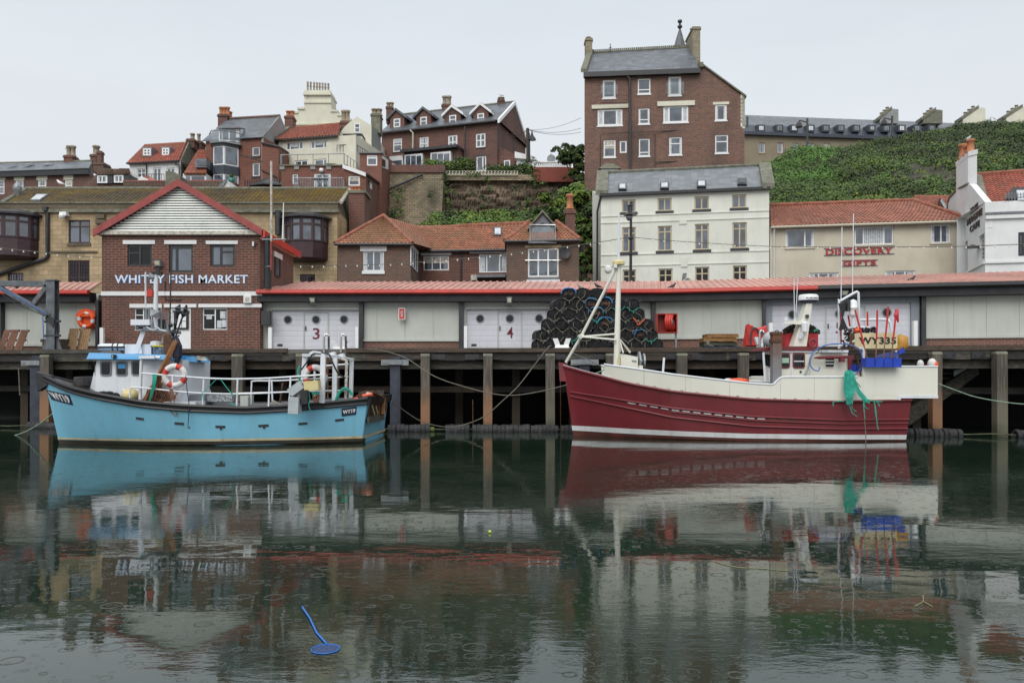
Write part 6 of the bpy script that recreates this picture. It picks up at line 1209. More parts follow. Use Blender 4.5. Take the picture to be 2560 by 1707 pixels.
def mound(mb,c,r,n,s,flat=.75,k=0,up=None):
 for _ in range(n):
  d=V(random.gauss(0,1),random.gauss(0,1),random.gauss(0,1)+.35).normalized()
  if d.z<-.25:d.z*=-1
  rr=r*(.78+.3*random.random()**.6+.12*math.sin(d.x*7+c.x*3)*math.cos(d.z*6+c.y));mb.k=k
  p=c+V(d.x*rr,d.y*rr,d.z*rr*flat);nn=(d+V(random.gauss(0,.35),random.gauss(0,.35)-.15,random.gauss(0,.35)+.35)).normalized();leafquad(mb,p,nn,s*random.uniform(.6,1.4))
crest=[(18,26.0),(28,28.2),(33.6,29.9),(37.4,31.8),(41.7,31.6),(46.5,32.5),(51,33.4),(56.2,34.4),(59.4,35.0),(67.2,35.3),(80,36.3)]
def hillz(x,y):
 t=max(0,min(1,(y-61)/44));b=14.3 if x>22 else 14.3-(22-x)*.3;c=interp(crest,x);return b+(c-b)*(t**.92)+.7*math.sin(x*.55+y*.23)*math.cos(y*.31)*min(1,t*4)*(1-t*.6)
mb=MB();mb.grid([[(x,y,hillz(x,y))for x in[16+1.5*i for i in range(56)]]for y in[60.5+1.4*j for j in range(34)]]+[[(16+1.5*i,125,hillz(16+1.5*i,106)-2)for i in range(56)]])
mb.grid([[(x,60.5,2.5)for x in(16,98)],[(x,60.5,14.4)for x in(16,98)]])
M['hill']=paint('rough_hillside',(.045,.04,.024),.95,.5,.8,(.03,.045,.015),.8,bump=.8,bs=2)
tag(mb.build('hillside',M['hill'],smooth=True),'steep rough hillside behind the gift shop','hillside',kind='structure')
random.seed(11);mb=MB()
def scrub(n,xr,yr,sz,ks):
 for _ in range(n):
  y=random.uniform(*yr);x=random.uniform(*xr)*y/85;z=hillz(x,y)
  u=1280+x*FP/y;v=V0-(z-CH)*FP/y
  bare=((u-2310)/85)**2+((v-436)/24)**2<1+.5*math.sin(u*.09+v*.13)
  if bare and random.random()<.93:continue
  k=random.choices(range(5),ks)[0]
  if 1925<u<2085 and 355<v<465:k=3 if random.random()<.9 else 1
  elif(v<395 and u>2120)or(u>2150 and 470<v<500):k=0 if random.random()<.75 else 1
  elif math.sin(x*.55)*math.sin(y*.4+1)>.72 and random.random()<(.5 if v>430 else .12):k=4;x+=random.uniform(-.3,.3)
  r=random.uniform(*sz);mound(mb,V(x,y,z-.3*r),r,int(95*r*r+20)if k!=4 else 26,.125 if k!=4 else .1,.8,k)
scrub(620,(24,60),(62,106),(.6,1.7),(34,40,14,5,.3));scrub(420,(24,60),(62,106),(.35,.8),(30,38,22,6,.5))
for _ in range(75000):
 y=random.uniform(61,106);x=random.uniform(22,62)*y/85;z=hillz(x,y);u=1280+x*FP/y;v=V0-(z-CH)*FP/y
 if((u-2310)/85)**2+((v-436)/24)**2<1+.5*math.sin(u*.09+v*.13)and random.random()<.95:continue
 mb.k=(3 if 1925<u<2085 and 355<v<465 and random.random()<.7 else 0 if random.random()<.6 or(v<395 and u>2120)else 1 if random.random()<.8 else 2);leafquad(mb,V(x,y,z+random.uniform(0,.35)),V(random.gauss(0,.6),-.5+random.gauss(0,.5),1).normalized(),random.uniform(.08,.2))
tag(mb.build('hillside_scrub',M['leafs']),'dense green scrub with yellow gorse covering the right hillside','scrub',kind='stuff')
random.seed(12);mb=MB()
bank=[(950,572,.5),(1010,568,.5),(1060,562,.8),(1095,530,1),(1160,528,1),(1215,526,1),(1265,528,1),(1320,522,.9),(1370,545,.8),(1410,555,.8)]
for _ in range(360):
 i=random.randrange(len(bank)-1);t=random.random();a,b=bank[i],bank[i+1];u=a[0]+(b[0]-a[0])*t;vt=a[1]+(b[1]-a[1])*t
 v=random.uniform(vt,590);Z=79-(v-500)*.13;r=random.uniform(.4,.95);p=P(u,v,Z);k=random.choices((0,1,2,3),((45,35,10,5)if not 1140<u<1290 else(15,28,45,10)))[0]
 mound(mb,p-V(0,0,r*.5),r,int(70*r*r+20),.13,.8,k)
for(x,y,w_,h_,k)in((1020,920,30,140,0),(1300,950,60,45,0),(1450,975,25,25,0),(1880,900,60,110,0),(1740,1080,32,28,0),(1890,1050,26,26,0),(2090,1105,32,32,0),(1420,1200,40,60,0),(1800,1215,100,60,0),(1060,1150,50,100,0),(1455,1070,25,20,0),(1995,1015,40,20,0),(370,1250,45,130,3),(560,1230,45,130,3),(600,1080,30,22,0),(905,1130,30,16,0),(470,1330,60,60,0),(430,1130,60,20,0),(650,1380,25,60,1),(1380,1165,20,20,0),(1300,1115,18,16,0),(2240,950,40,25,0)):
 for _ in range(max(3,w_*h_//450)):
  p=Q(zC,x+random.uniform(-w_,w_),y+random.uniform(-h_,h_),79.3 if x<1000 else 80.4);mound(mb,p,random.uniform(.18,.42),24,.11,1,k if random.random()<.7 else 1)
tag(mb.build('bank_scrub',M['leafs']),'ivy and bushes on the bank below the rock face','scrub',kind='stuff')
random.seed(13);mb=MB()
for(x0,x1,y0,y1,Z,k)in((845,960,790,838,83,3),(1020,1100,800,890,84,0),(1130,1310,770,880,84.5,0),(1420,1750,848,890,84,0),(1750,1900,830,920,82.8,0),(1900,2000,815,850,84,1)):
 for _ in range(int((x1-x0)*(y1-y0)/260)+6):
  p=Q(zC,random.uniform(x0,x1),random.uniform(y0,y1),Z);r=random.uniform(.25,.6);mound(mb,p-V(0,0,.2),r,int(60*r*r+15),.12,.9,k if random.random()<.6 else random.choice((0,1,2)))
tag(mb.build('garden_hedge',M['leafs']),'garden shrubs along the front of the brick terrace','shrubs',kind='stuff')
def tree(lab,base,top,blobs,ks,s=.2,grp=None):
 o=thing('leafy_tree',lab,'tree',base);mb=MB();mb.tube([base,base+(top-base)*.5+V(.2,0,0),top],[.3,.2,.06],7)
 for c,r in blobs[:6]:mb.tube([base+(top-base)*.45,c],[.1,.03],5)
 mb.build('trunk',M['bark'],o);mb=MB()
 for c,r in blobs:
  for j in range(7):
   d=V(random.gauss(0,.5),random.gauss(0,.5),random.gauss(0,.5))*r;mound(mb,c+d,r*random.uniform(.3,.55),int(85*r),s,.85,random.choices((0,1,2,3),ks)[0])
 mb.build('crown',M['leafs'],o)
random.seed(14)
bl=[(Q(zC,x,y,79),r)for x,y,r in((2225,740,.8),(2275,710,.8),(2330,710,.8),(2200,780,.6),(2300,780,.9),(2340,850,.9),(2350,950,.9),(2350,1050,.9),(2350,1150,.9),(2330,760,.8),(2345,900,.9))]
tree('dark bushy tree against the left wall of the tall brick house',Q(zC,2320,1300,79),Q(zC,2290,720,79),bl,(70,25,5,0),.2)
bl=[(Q(zI,x,y,62),r)for x,y,r in((-30,330,1.1),(20,310,1.1),(70,320,1.1),(110,370,.8),(-70,400,1.2),(0,430,1.3),(70,440,1.2),(110,500,.8),(20,540,1.2),(80,620,1.1),(30,700,1.1),(90,790,.9),(-140,420,.9),(-190,470,.8),(40,260,.5),(-10,280,.5),(60,880,1))]
tree('green leafy tree filling the gap between the tiled house and the white building',Q(zI,60,1000,62),Q(zI,40,340,62),bl,(30,50,12,12),.16)
bl=[(Q(zC,x,y,66),r)for x,y,r in((2000,1290,1.0),(2080,1240,1.1),(2150,1200,1.2),(2150,1300,1.2),(2200,1180,1.0),(2080,1350,1.0),(1960,1330,.7),(2330,1160,.8))]
tree('bright green tree behind the dormer and tall chimney of the tiled house',Q(zC,2120,1500,66),Q(zC,2120,1220,66),bl,(15,50,25,10),.16)
# ------------------------------------------------------------------ hulls
class Hull:
 skew=0
 def __init__(s,bow,stern,sh,bd,bw,rake,sr=0,pw=.8,deep=.6):
  s.B=V(bow[0],bow[1],0);s.S=V(stern[0],stern[1],0);s.d=(s.S-s.B).normalized();s.L=(s.S-s.B).length;s.n=V(s.d.y,-s.d.x,0)
  s.sh,s.bd,s.bw,s.rake,s.sr,s.pw,s.deep=sh,bd,bw,rake,sr,pw,deep
 def H(s,t):return smooth_i(s.sh,t)
 def p(s,t,z,side=1,off=0):
  if t>.72 and s.skew:return s.p0(t,z,side,off)-s.d*(s.skew*side*(t-.72)/.28)
  return s.p0(t,z,side,off)
 def p0(s,t,z,side=1,off=0):
  h=s.H(t);a=max(0,min(1.2,z/h))if z>0 else 0
  half=s.bwf(t)+(s.bdf(t)-s.bwf(t))*(a**s.pw)
  if z<0:half*=max(0,1+z/s.deep*.6)
  along=t*s.L-s.rake*z/2.3*max(0,1-t*4)+s.sr*z*max(0,(t-.8)*5)
  return s.B+s.d*along+s.n*(side*(half+off))+V(0,0,z)
 def bdf(s,t):return max(0,smooth_i(s.bd,t,.02))
 def bwf(s,t):return max(0,smooth_i(s.bw,t,.02))
 def T(s,x):
  return((x-s.B.x)/s.d.x)/s.L
 def band(s,mb,z0,z1,off=0,t0=0,t1=1,n=60,nz=1,sides=(1,-1),thick=0):
  for sd in sides:
   rows=[]
   for i in range(n+1):
    t=t0+(t1-t0)*i/n;a=z0(t)if callable(z0)else z0;b=z1(t)if callable(z1)else z1
    r=[s.p(t,a+(b-a)*k/nz,sd,off)for k in range(nz+1)]
    if thick:r=[s.p(t,a,sd,off-thick)]+r+[s.p(t,b,sd,off-thick)];r.append(r[0])
    rows.append(r)
   mb.grid(rows)
   if thick:mb.poly(rows[0][:-1]);mb.poly(rows[-1][:-1][::-1])
  return mb
 def shell(s,mb,nt=110,nz=12,sidez=None):
  rows=[]
  for i in range(nt+1):
   t=(i/nt)**1.15;h=s.H(t);r=[s.p(t,-s.deep+(h+s.deep)*k/nz,1)for k in range(nz,-1,-1)]+[s.p(t,-s.deep+(h+s.deep)*k/nz,-1)for k in range(nz+1)]
   rows.append(r)
  mb.grid(rows);mb.poly(rows[-1]);mb.poly(rows[0][::-1]);return mb
 def strake(s,mb,zf,r,off,t0=0,t1=1,n=60,sides=(1,-1),seg=6):
  for sd in sides:mb.tube([s.p(t0+(t1-t0)*i/n,zf(t0+(t1-t0)*i/n),sd,off)for i in range(n+1)],r,seg)
  return mb
def ring(mb,c,R,r,axis,n=20,m=8):
 ax=Vector(axis).normalized();a=ax.orthogonal().normalized();b=ax.cross(a);rows=[]
 for i in range(n+1):
  t=2*math.pi*i/n;d=a*math.cos(t)+b*math.sin(t);rows.append([c+d*(R+r*math.cos(k*2*math.pi/m))+ax*r*math.sin(k*2*math.pi/m)for k in range(m)])
 mb.grid(rows,True);return mb
def lifering(o,c,R,r,axis,rot=.5,cols=('buoyr','buoyw')):
 ax=Vector(axis).normalized();a=ax.orthogonal().normalized();b=ax.cross(a)
 for q in range(8):
  mb=MB();rows=[];w=.68 if q%2 else .32;t0=rot+(q//2)*math.pi/2+(0 if q%2==0 else .32*math.pi/2)
  for i in range(7):
   t=t0+w*math.pi/2*i/6;d=a*math.cos(t)+b*math.sin(t);rows.append([c+d*(R+r*math.cos(k*math.pi/4))+ax*r*math.sin(k*math.pi/4)for k in range(8)])
  mb.grid(rows,True);mb.build('band' if q%2==0 else 'float_segment',M[cols[0]if q%2==(0 if cols[0]=='refl' else 0)else cols[1]],o,smooth=True)
def rope(mb,pts,r=.02,n=5,k=4):
 pts=[Vector(p)for p in pts];out=[]
 for i in range(len(pts)-1):
  p0=pts[max(0,i-1)];p1=pts[i];p2=pts[i+1];p3=pts[min(len(pts)-1,i+2)]
  for j in range(k):
   t=j/k;out.append(.5*((2*p1)+(p2-p0)*t+(2*p0-5*p1+4*p2-p3)*t*t+(3*p1-p0-3*p2+p3)*t**3))
 out.append(pts[-1]);return mb.tube(out,r,n)
M['sky_b']=paint('sky_blue_hull',(.18,.45,.60),.36,.06,.8,(.16,.30,.32),.3,True,bump=.12,bs=3,coat=.2)
M['roofblue']=paint('bright_blue_roof',(.045,.26,.52),.35,.06,1,(.2,.35,.45),.2)
M['hblack']=paint('black_gunwale',(.014,.014,.017),.45,.2,3)
M['hwhite']=paint('boat_white',(.66,.69,.73),.4,.04,1,(.35,.33,.28),.25,True)
M['hcream']=paint('boat_cream',(.68,.67,.59),.45,.03,.8,(.42,.36,.26),.1,True)
M['hred']=paint('oxblood_hull',(.155,.016,.022),.38,.1,.9,(.085,.014,.014),.45,True,bump=.15,bs=3,coat=.15)
M['antif']=paint('dark_antifouling',(.035,.03,.022),.6,.3,2,(.08,.05,.02),.4)
M['antir']=paint('red_brown_antifouling',(.09,.022,.016),.6,.3,2,(.04,.02,.015),.5,True)
M['boot']=paint('stained_boot_top',(.50,.44,.28),.6,.12,2,(.3,.17,.05),.6,True)
M['bootw']=paint('white_boot_top',(.55,.56,.56),.5,.08,1.5,(.3,.2,.15),.3,True)
M['navy']=paint('navy_plate',(.012,.02,.05),.4,.1,3)
M['buoyr']=paint('lifebuoy_red',(.5,.035,.02),.5,.15,5);M['buoyw']=paint('lifebuoy_white',(.6,.6,.58),.5,.1,5)
M['orange']=paint('safety_orange',(.72,.085,.012),.45,.08,4);M['refl']=paint('reflective_tape',(.6,.6,.6),.4,.05,5)
M['teal']=paint('teal_rope',(.02,.30,.22),.8,.2,8);M['rope']=paint('weathered_rope',(.15,.14,.11),.9,.2,8);M['grope']=paint('pale_green_rope',(.22,.32,.24),.9,.2,8)
M['brope']=paint('brown_rope',(.19,.085,.05),.9,.3,9);M['rust']=paint('rusty_iron',(.12,.055,.028),.85,.35,5,(.05,.02,.015),.6)
M['oar']=wood('varnished_pole',(.32,.14,.05),(.2,.085,.035));M['deckg']=paint('dark_wet_deck',(.03,.026,.026),.35,.3,2)
M['floatb']=paint('blue_plastic_float',(.012,.05,.42),.4,.15,4);M['canc']=paint('cream_jerrycan',(.6,.52,.25),.45,.06,4);M['cang']=paint('grey_jerrycan',(.38,.42,.44),.5,.08,4)
# ------------------------------------------------------------------ blue boat
bb=thing('blue_fishing_boat','sky blue fishing boat with black gunwale, white wheelhouse and bright blue roof','fishing boat',(-9.7,27.1,0))
HB=Hull((-14.70,26.0),(-4.85,28.0),[(0,2.25),(.03,2.08),(.07,1.9),(.15,1.68),(.28,1.42),(.41,1.29),(.6,1.2),(.81,1.31),(.92,1.40),(1,1.47)],[(0,.04),(.03,.5),(.08,1.0),(.15,1.4),(.3,1.85),(.5,2.05),(.8,2.02),(1,1.85)],[(0,.02),(.05,.22),(.15,.68),(.3,1.35),(.5,1.85),(.8,1.9),(1,1.65)],.45,.12)
HB.skew=.42
low=lambda t:HB.H(t)-.2
mb=MB();HB.shell(mb);mb.build('hull',M['sky_b'],bb,smooth=True)
mb=MB();HB.band(mb,-.6,lambda t:.12+.03*t,.022,n=110,nz=8);mb.poly([HB.p(1.002,z,s_,.022)for z,s_ in((-.6,1),(.12,1),(.12,-1),(-.6,-1))]);mb.build('antifouling',M['antif'],bb)
mb=MB();HB.band(mb,lambda t:.12+.03*t+.02*(1-t),lambda t:.20+.03*t,.03,n=110);mb.poly([HB.p(1.003,z,s_,.03)for z,s_ in((.14,1),(.23,1),(.23,-1),(.14,-1))]);mb.build('boot_stripe',M['boot'],bb)
mb=MB();HB.band(mb,low,lambda t:HB.H(t)+.03,.05,thick=.13);HB.strake(mb,lambda t:HB.H(t)-.015,.05,.05);HB.strake(mb,lambda t:HB.H(t)-.17,.04,.045)
mb.hexa([HB.p(1,1.25,1,.03),HB.p(1,1.25,-1,.03),HB.p(1.012,1.25,-1,.03),HB.p(1.012,1.25,1,.03),HB.p(1,1.52,1,.03),HB.p(1,1.52,-1,.03),HB.p(1.012,1.52,-1,.03),HB.p(1.012,1.52,1,.03)]);mb.build('gunwale',M['hblack'],bb)
mb=MB();c=HB.p(0,2.2,1,0);mb.hexa([c+V(-.16,-.08,-.5),c+V(.3,-.08,-.2),c+V(.3,.2,-.2),c+V(-.16,.2,-.5),c+V(-.24,-.06,.12),c+V(.25,-.06,.0),c+V(.25,.16,.0),c+V(-.24,.16,.14)]);mb.build('stem_head',M['hblack'],bb,bevel=.02)
mb=MB()
mb.grid([[HB.p(t,HB.H(t)-.06,1,-.1),HB.p(t,HB.H(t)+.02,0,0),HB.p(t,HB.H(t)-.06,-1,-.1)]for t in[.01+.03*i for i in range(11)]]);mb.build('foredeck',M['deckg'],bb)
mb=MB();mb.grid([[HB.p(t,.62,1,-.12),HB.p(t,.62,-1,-.12)]for t in[.2+.08*i for i in range(11)]]);mb.build('main_deck',M['deckg'],bb)
mb=MB();HB.band(mb,.6,lambda t:HB.H(t),-.12,t0=.25);mb.build('inner_bulwark',M['lead'],bb)
for x,y,m_,L_ in((1030,1228,b1,80),(1403,1279,b1,90),(1790,1312,b1,92),(405,1240,b2,115),(880,1216,b2,120),(1350,1173,b2,115)):
 u0,v0=m_(x-L_/2,y);u1,v1=m_(x+L_/2,y);t0=HB.T((u0-1280)*25.3/2000);t1=HB.T((u1-1280)*25.3/2000);z=HB.p((t0+t1)/2,.6,1);zz_=CH+(V0-(v0+v1)/2)*z.y/2000
 sl=(HB.H(t1)-HB.H(t0))*.9;mb=MB();pts=[HB.p(t0+(t1-t0)*k/6,zz_+sl*(k/6-.5),1,.002)for k in range(7)];mb.grid([[q_+V(0,-.008,-.04),q_+V(0,-.008,.035)]for q_ in pts]);mb.build('freeing_port',M['black'],bb)
 if x in(1790,405):MB().box(pts[3].x-.02,pts[3].x+.05,pts[3].y-.012,pts[3].y,zz_-.09,zz_-.03).build('freeing_port',M['black'],bb)
def hullpatch(Hh,m,q,off,par,mat,nm='number_plate',Zg=25.5):
 pts=[]
 for x,y in q:
  u,v=m(x,y);Z=Zg
  for _ in range(6):X=(u-1280)*Z/2000;t=Hh.T(X);z=CH+(V0-v)*Z/2000;pp_=Hh.p(t,z,1,off);Z=pp_.y;X=pp_.x
  pts.append((t,z))
 def fn(a,b,c=0):
  t=(pts[0][0]*(1-a)+pts[1][0]*a)*(1-b)+(pts[3][0]*(1-a)+pts[2][0]*a)*b;z=(pts[0][1]*(1-a)+pts[1][1]*a)*(1-b)+(pts[3][1]*(1-a)+pts[2][1]*a)*b
  return Hh.p(t,z,1,off+c)
 if mat:mb=MB();mb.grid([[fn(i/8,j/3)for j in range(4)]for i in range(9)]);return mb.build(nm,mat,par),fn
 return None,fn
pl_,fn=hullpatch(HB,b1,((268,1042),(412,1098),(385,992),(238,942)),.015,bb,M['navy'])
_,fn=hullpatch(HB,b1,((290,1035),(398,1082),(372,1000),(248,955)),.018,bb,None);text(pl_,'WY19',fn,M['buoyw'],.05,.008)
pl_,fn=hullpatch(HB,b2,((1424,1132),(1612,1110),(1607,1015),(1415,1040)),.02,bb,M['navy'])
fq=fn;text(pl_,'WY19',lambda a,b,c=0:fq(.07+.86*a,.27+.5*b,.004+c),M['buoyw'],.05,.008)
TA,TB=HB.p(1.0,1.0,1),HB.p(1.0,1.0,-1);TP=[TA,TB,TA+V(0,0,1)]
def tr(x,y,lift=0):
 u,v=b2(x,y);k=(u-1280)/FP;dx,dy=TB.x-TA.x,TB.y-TA.y;t=(k*TA.y-TA.x)/(dx-k*dy);Z=TA.y+t*dy;return V(k*Z,Z,CH+(V0-v)*Z/FP)+V(dy,-dx,0).normalized()*lift
cut=MB().poly([tr(1772,1210,.03),tr(1940,1175,.03),tr(1955,955,.03),tr(1790,990,.03)]).build('rusty_stern_opening',M['rust'],bb);MB().poly([tr(1790,1130,.034),tr(1900,1105,.034),tr(1915,985,.034),tr(1797,1000,.034)]).build('opening_recess',M['black'],cut)
MB().hexa([tr(1768,1208,.03),tr(1948,1172,.03),tr(1948,1172,.09),tr(1768,1208,.09),tr(1768,1138,.03),tr(1948,1108,.03),tr(1948,1108,.09),tr(1768,1138,.09)]).build('stern_plank',M['greyw'],bb)
MB().poly([tr(1962,1080,.02),tr(1995,1072,.02),tr(1995,965,.02),tr(1962,975,.02)]).build('transom_plate',M['navy'],bb)
MB().tube([tr(1935,905,.1),tr(1925,1110,.1)],.09,7).build('stern_post',M['oar'],bb)
Zn,Zf=25.75,28.1
def wp(x,y,Z=Zn):return Q(b1,x,y,Z)
a0,a1,a2,a3=wp(580,640),wp(1515,640),wp(1505,1110),wp(690,985)
def wedge(mb,pts,Z0,Z1):mb.prism([V(p.x,Z0,p.z)for p in pts],V(0,Z1-Z0,0))
mb=MB();mb.hexa([V(a3.x-.2,Zn,a3.z-.3),V(a2.x,Zn,a3.z-.5),V(a2.x,Zf,a3.z-.5),V(a3.x-.2,Zf,a3.z-.3),V(wp(650,640).x,Zn,a0.z),V(a1.x,Zn,a0.z),V(a1.x,Zf,a0.z),V(wp(650,640).x,Zf,a0.z)])
mb.hexa([V(a3.x-.75,26.3,a3.z-.3),V(a3.x-.18,Zn,a3.z-.3),V(a3.x,Zf,a3.z-.3),V(a3.x-.75,Zf-.5,a3.z-.3),V(a0.x,26.3,a0.z),V(wp(650,640).x+.01,Zn,a0.z),V(wp(650,640).x,Zf,a0.z),V(a0.x,Zf-.5,a0.z)])
wh=mb.build('wheelhouse',M['hwhite'],bb,bevel=.03)
MB().box(wp(960,0).x,wp(1520,0).x,Zn+.02,Zf,.6,a3.z+.1).build('wheelhouse_base',M['hwhite'],bb)
def rrect(x0,x1,z0,z1,r=.07,n=4):
 o=[]
 for cx,cz,a in((x1-r,z1-r,0),(x0+r,z1-r,1),(x0+r,z0+r,2),(x1-r,z0+r,3)):
  for k in range(n+1):t=(a+k/n)*math.pi/2;o.append((cx+r*math.cos(t),cz+r*math.sin(t)))
 return o
def portwin(par,m,x0,y0,x1,y1,Z,fm='lead',gm='dglass',r=.08,rim=.05):
 a=Q(m,x0,y0,Z);b=Q(m,x1,y1,Z)
 w_=MB().prism([V(x,Z-.03,z)for x,z in rrect(a.x,b.x,b.z,a.z,r)],V(0,.03,0)).build('window',M[fm],par)
 MB().prism([V(x,Z-.036,z)for x,z in rrect(a.x+rim,b.x-rim,b.z+rim,a.z-rim,r*.7)],V(0,.005,0)).build('pane',M[gm],w_);return w_
portwin(wh,b1,688,655,803,803,Zn);w_=portwin(wh,b1,845,655,962,803,Zn);portwin(wh,b1,1000,650,1110,800,Zn)
a=wp(872,682);b=wp(945,728);MB().box(a.x,b.x,Zn-.045,Zn-.038,b.z,a.z).build('sticker',M['roofblue'],w_)
a=Q(b1,590,655,26.15);b=Q(b1,650,800,25.9)
MB().hexa([V(b.x-.13,26.02,b.z),V(b.x,25.8,b.z),V(b.x,25.83,b.z),V(b.x-.13,26.05,b.z),V(a.x-.02,26.1,a.z),V(b.x-.08,25.8,a.z),V(b.x-.08,25.83,a.z),V(a.x-.02,26.13,a.z)]).build('front_window',M['dglass'],wh)
r0=wp(545,632,25.5);r1_=wp(1440,640,25.5);rt=wp(558,568,25.5);rt2=wp(1440,592,25.5)
mb=MB();mb.hexa([V(r0.x,25.5,r0.z),V(r1_.x,25.5,r1_.z),V(r1_.x,28.3,r1_.z),V(r0.x,28.0,r0.z),V(rt.x,25.6,rt.z),V(r1_.x,25.6,rt2.z),V(r1_.x,28.2,rt2.z),V(rt.x,28,rt.z)]);mb.build('roof',M['roofblue'],wh,bevel=.02)
a=wp(1440,600,26.3);b=wp(1660,662,26.3);MB().hexa([(a.x,26.1,a.z-.2),(b.x,26.3,b.z),(b.x,27.5,b.z),(a.x,27.8,a.z-.2),(a.x,26.1,a.z-.05),(b.x-.15,26.3,b.z+.18),(b.x-.15,27.5,b.z+.18),(a.x,27.8,a.z-.05)]).build('roof_extension',M['roofblue'],wh)
MB().hexa([wp(1650,640,26.4),wp(1760,650,26.4),wp(1760,650,26.7),wp(1650,640,26.7),wp(1660,600,26.4),wp(1740,612,26.4),wp(1740,612,26.7),wp(1660,600,26.7)]).build('deck_light',M['stain'],wh,bevel=.03)
a=wp(802,588,25.45);b=wp(834,620,25.45);MB().box(a.x,b.x,25.4,25.55,b.z,a.z).build('work_lamp',M['black'],wh,bevel=.02);MB().box(a.x+.07,b.x-.07,25.38,25.4,b.z+.07,a.z-.07).build('lamp_lens',M['panelw'],wh)
o=thing('liferaft_canister','white liferaft canister with black straps on the blue boat roof','liferaft',wp(800,570,26.3));a=wp(672,475,26.3);b=wp(925,555,26.3);c=(a+b)/2;Lh=(b.x-a.x)/2;R=(a.z-b.z)/2*.95
mb=MB();mb.lathe(c-V(Lh,0,0),[(R*.75,0),(R*.95,.06),(R,.14),(R,Lh*2-.14),(R*.95,Lh*2-.06),(R*.75,Lh*2)],16,(1,0,0));mb.build('canister',M['hwhite'],o,smooth=True)
MB().box(a.x-.0,b.x+.0,26.3-R-.03,26.3+R+.03,c.z-.03,c.z+.03).build('seam_strap',M['black'],o);mb=MB();[ring(mb,c+V(k,0,0),R+.01,.018,(1,0,0),16,5)for k in(Lh*.6,Lh*.2)];mb.build('strap',M['black'],o)
MB().hexa([(a.x,26.15,b.z-.13),(b.x+.05,26.15,b.z-.13),(b.x+.05,26.6,b.z-.13),(a.x,26.6,b.z-.13),(a.x+.2,26.2,b.z+.02),(b.x-.1,26.2,b.z+.02),(b.x-.1,26.5,b.z+.02),(a.x+.2,26.5,b.z+.02)]).build('cradle',M['black'],o)
a=wp(962,486,26.5);b=wp(1225,580,26.5);MB().box(a.x,b.x,26.3,27.2,b.z-.05,a.z).build('roof_locker',M['hwhite'],wh,bevel=.02)
mb=MB();mb.hexa([wp(1010,580,26.2),wp(1062,580,26.2),wp(1062,580,26.4),wp(1010,580,26.4),wp(1100,340,26.2),wp(1148,340,26.2),wp(1148,340,26.4),wp(1100,340,26.4)]);mb.hexa([wp(1040,580,26.21),wp(1110,580,26.21),wp(1110,580,26.3),wp(1040,580,26.3),wp(1070,500,26.21),wp(1095,500,26.21),wp(1095,500,26.3),wp(1070,500,26.3)]);mb.build('mast_leg',M['hwhite'],wh)
mb=MB();mb.hexa([wp(1290,480,26.6),wp(1325,480,26.6),wp(1325,480,26.8),wp(1290,480,26.8),wp(1318,370,26.6),wp(1335,370,26.6),wp(1335,370,26.8),wp(1318,370,26.8)]);mb.build('rear_mast_leg',M['hwhite'],wh)
pf=MB();a=wp(1085,325,26.1);b=wp(1385,352,26.1);pf.hexa([(a.x,26.0,a.z-.04),(b.x,26.0,b.z-.06),(b.x,27.0,b.z-.06),(a.x,27.0,a.z-.04),(a.x,26.0,a.z+.1),(b.x,26.0,b.z+.04),(b.x,27.0,b.z+.04),(a.x,27.0,a.z+.1)]);pf.tube([wp(1050,318,26.1),wp(1150,322,26.1)],.08,6);pf.build('mast_platform',M['lead'],wh)
a=wp(1012,238,26.1);b=wp(1202,310,26.1);MB().box(a.x,b.x,25.95,26.3,b.z+.05,a.z).build('radar_scanner',M['hwhite'],wh,bevel=.06);MB().box(wp(1035,0).x,wp(1080,0).x,26,26.2,wp(0,322).z,wp(0,305).z).build('scanner_base',M['roofblue'],wh)
mb=MB();a=wp(1142,125,26.2);b=wp(1290,330,26.2)
for x_ in(1150,1180,1300):mb.tube([wp(x_,330,26.2),wp(x_,118,26.2)],.035 if x_<1200 else .025,5)
mb.tube([wp(1145,125,26.2),wp(1200,120,26.2)],.03,5);mb.tube([wp(1165,130,26.3),wp(1165,320,26.3)],.05,6);mb.build('mast_frame',M['metal'],wh)
a0_,b0_,c0_=wp(1185,125,26.1),wp(1285,150,26.0),wp(1215,212,26.0);d0_=wp(1275,205,26.3);MB().prism([a0_,b0_,wp(1280,210,26.0),c0_],V(0,.04,0)).poly([a0_,b0_,V(b0_.x-.2,b0_.y-.25,b0_.z-.2)]).poly([b0_,wp(1280,210,26.0),V(b0_.x-.2,b0_.y-.25,b0_.z-.2)]).build('radar_reflector',M['metal'],wh)
MB().box(wp(1190,0).x,wp(1240,0).x,26.2,26.5,wp(0,320).z,wp(0,222).z).build('horn_box',M['charcoal'],wh)
MB().tube([wp(1247,320,26.2),wp(1243,100,26.2)],.075,8).tube([wp(1243,100,26.2),Q(b5,545,270,26.2)],.07,8).build('upper_mast',M['hwhite'],wh,smooth=True)
MB().box(*(lambda p:(p.x-.16,p.x+.16,26.1,26.3,p.z-.03,p.z+.05))(Q(b5,560,262,26.2))).box(*(lambda p:(p.x-.05,p.x+.05,26.15,26.25,p.z,p.z+.15))(Q(b5,575,245,26.2))).build('mast_head_light',M['black'],wh)
MB().lathe(Q(b5,488,350,26.2),[(.1,0),(.13,.05),(.1,.2)],8).build('hailer',M['metal'],wh);MB().box(*(lambda p:(p.x-.09,p.x+.09,26.1,26.28,p.z-.12,p.z+.1))(Q(b5,465,560,26.2))).build('port_light',M['buoyr'],wh)
MB().tube([Q(b5,386,770,26.3),Q(b5,386,245,26.3)],.028,5).build('whip_aerial',M['hwhite'],wh);MB().tube([Q(b5,752,1130,26.5),Q(b5,768,250,26.5)],.025,5).build('thin_aerial',M['charcoal'],wh)
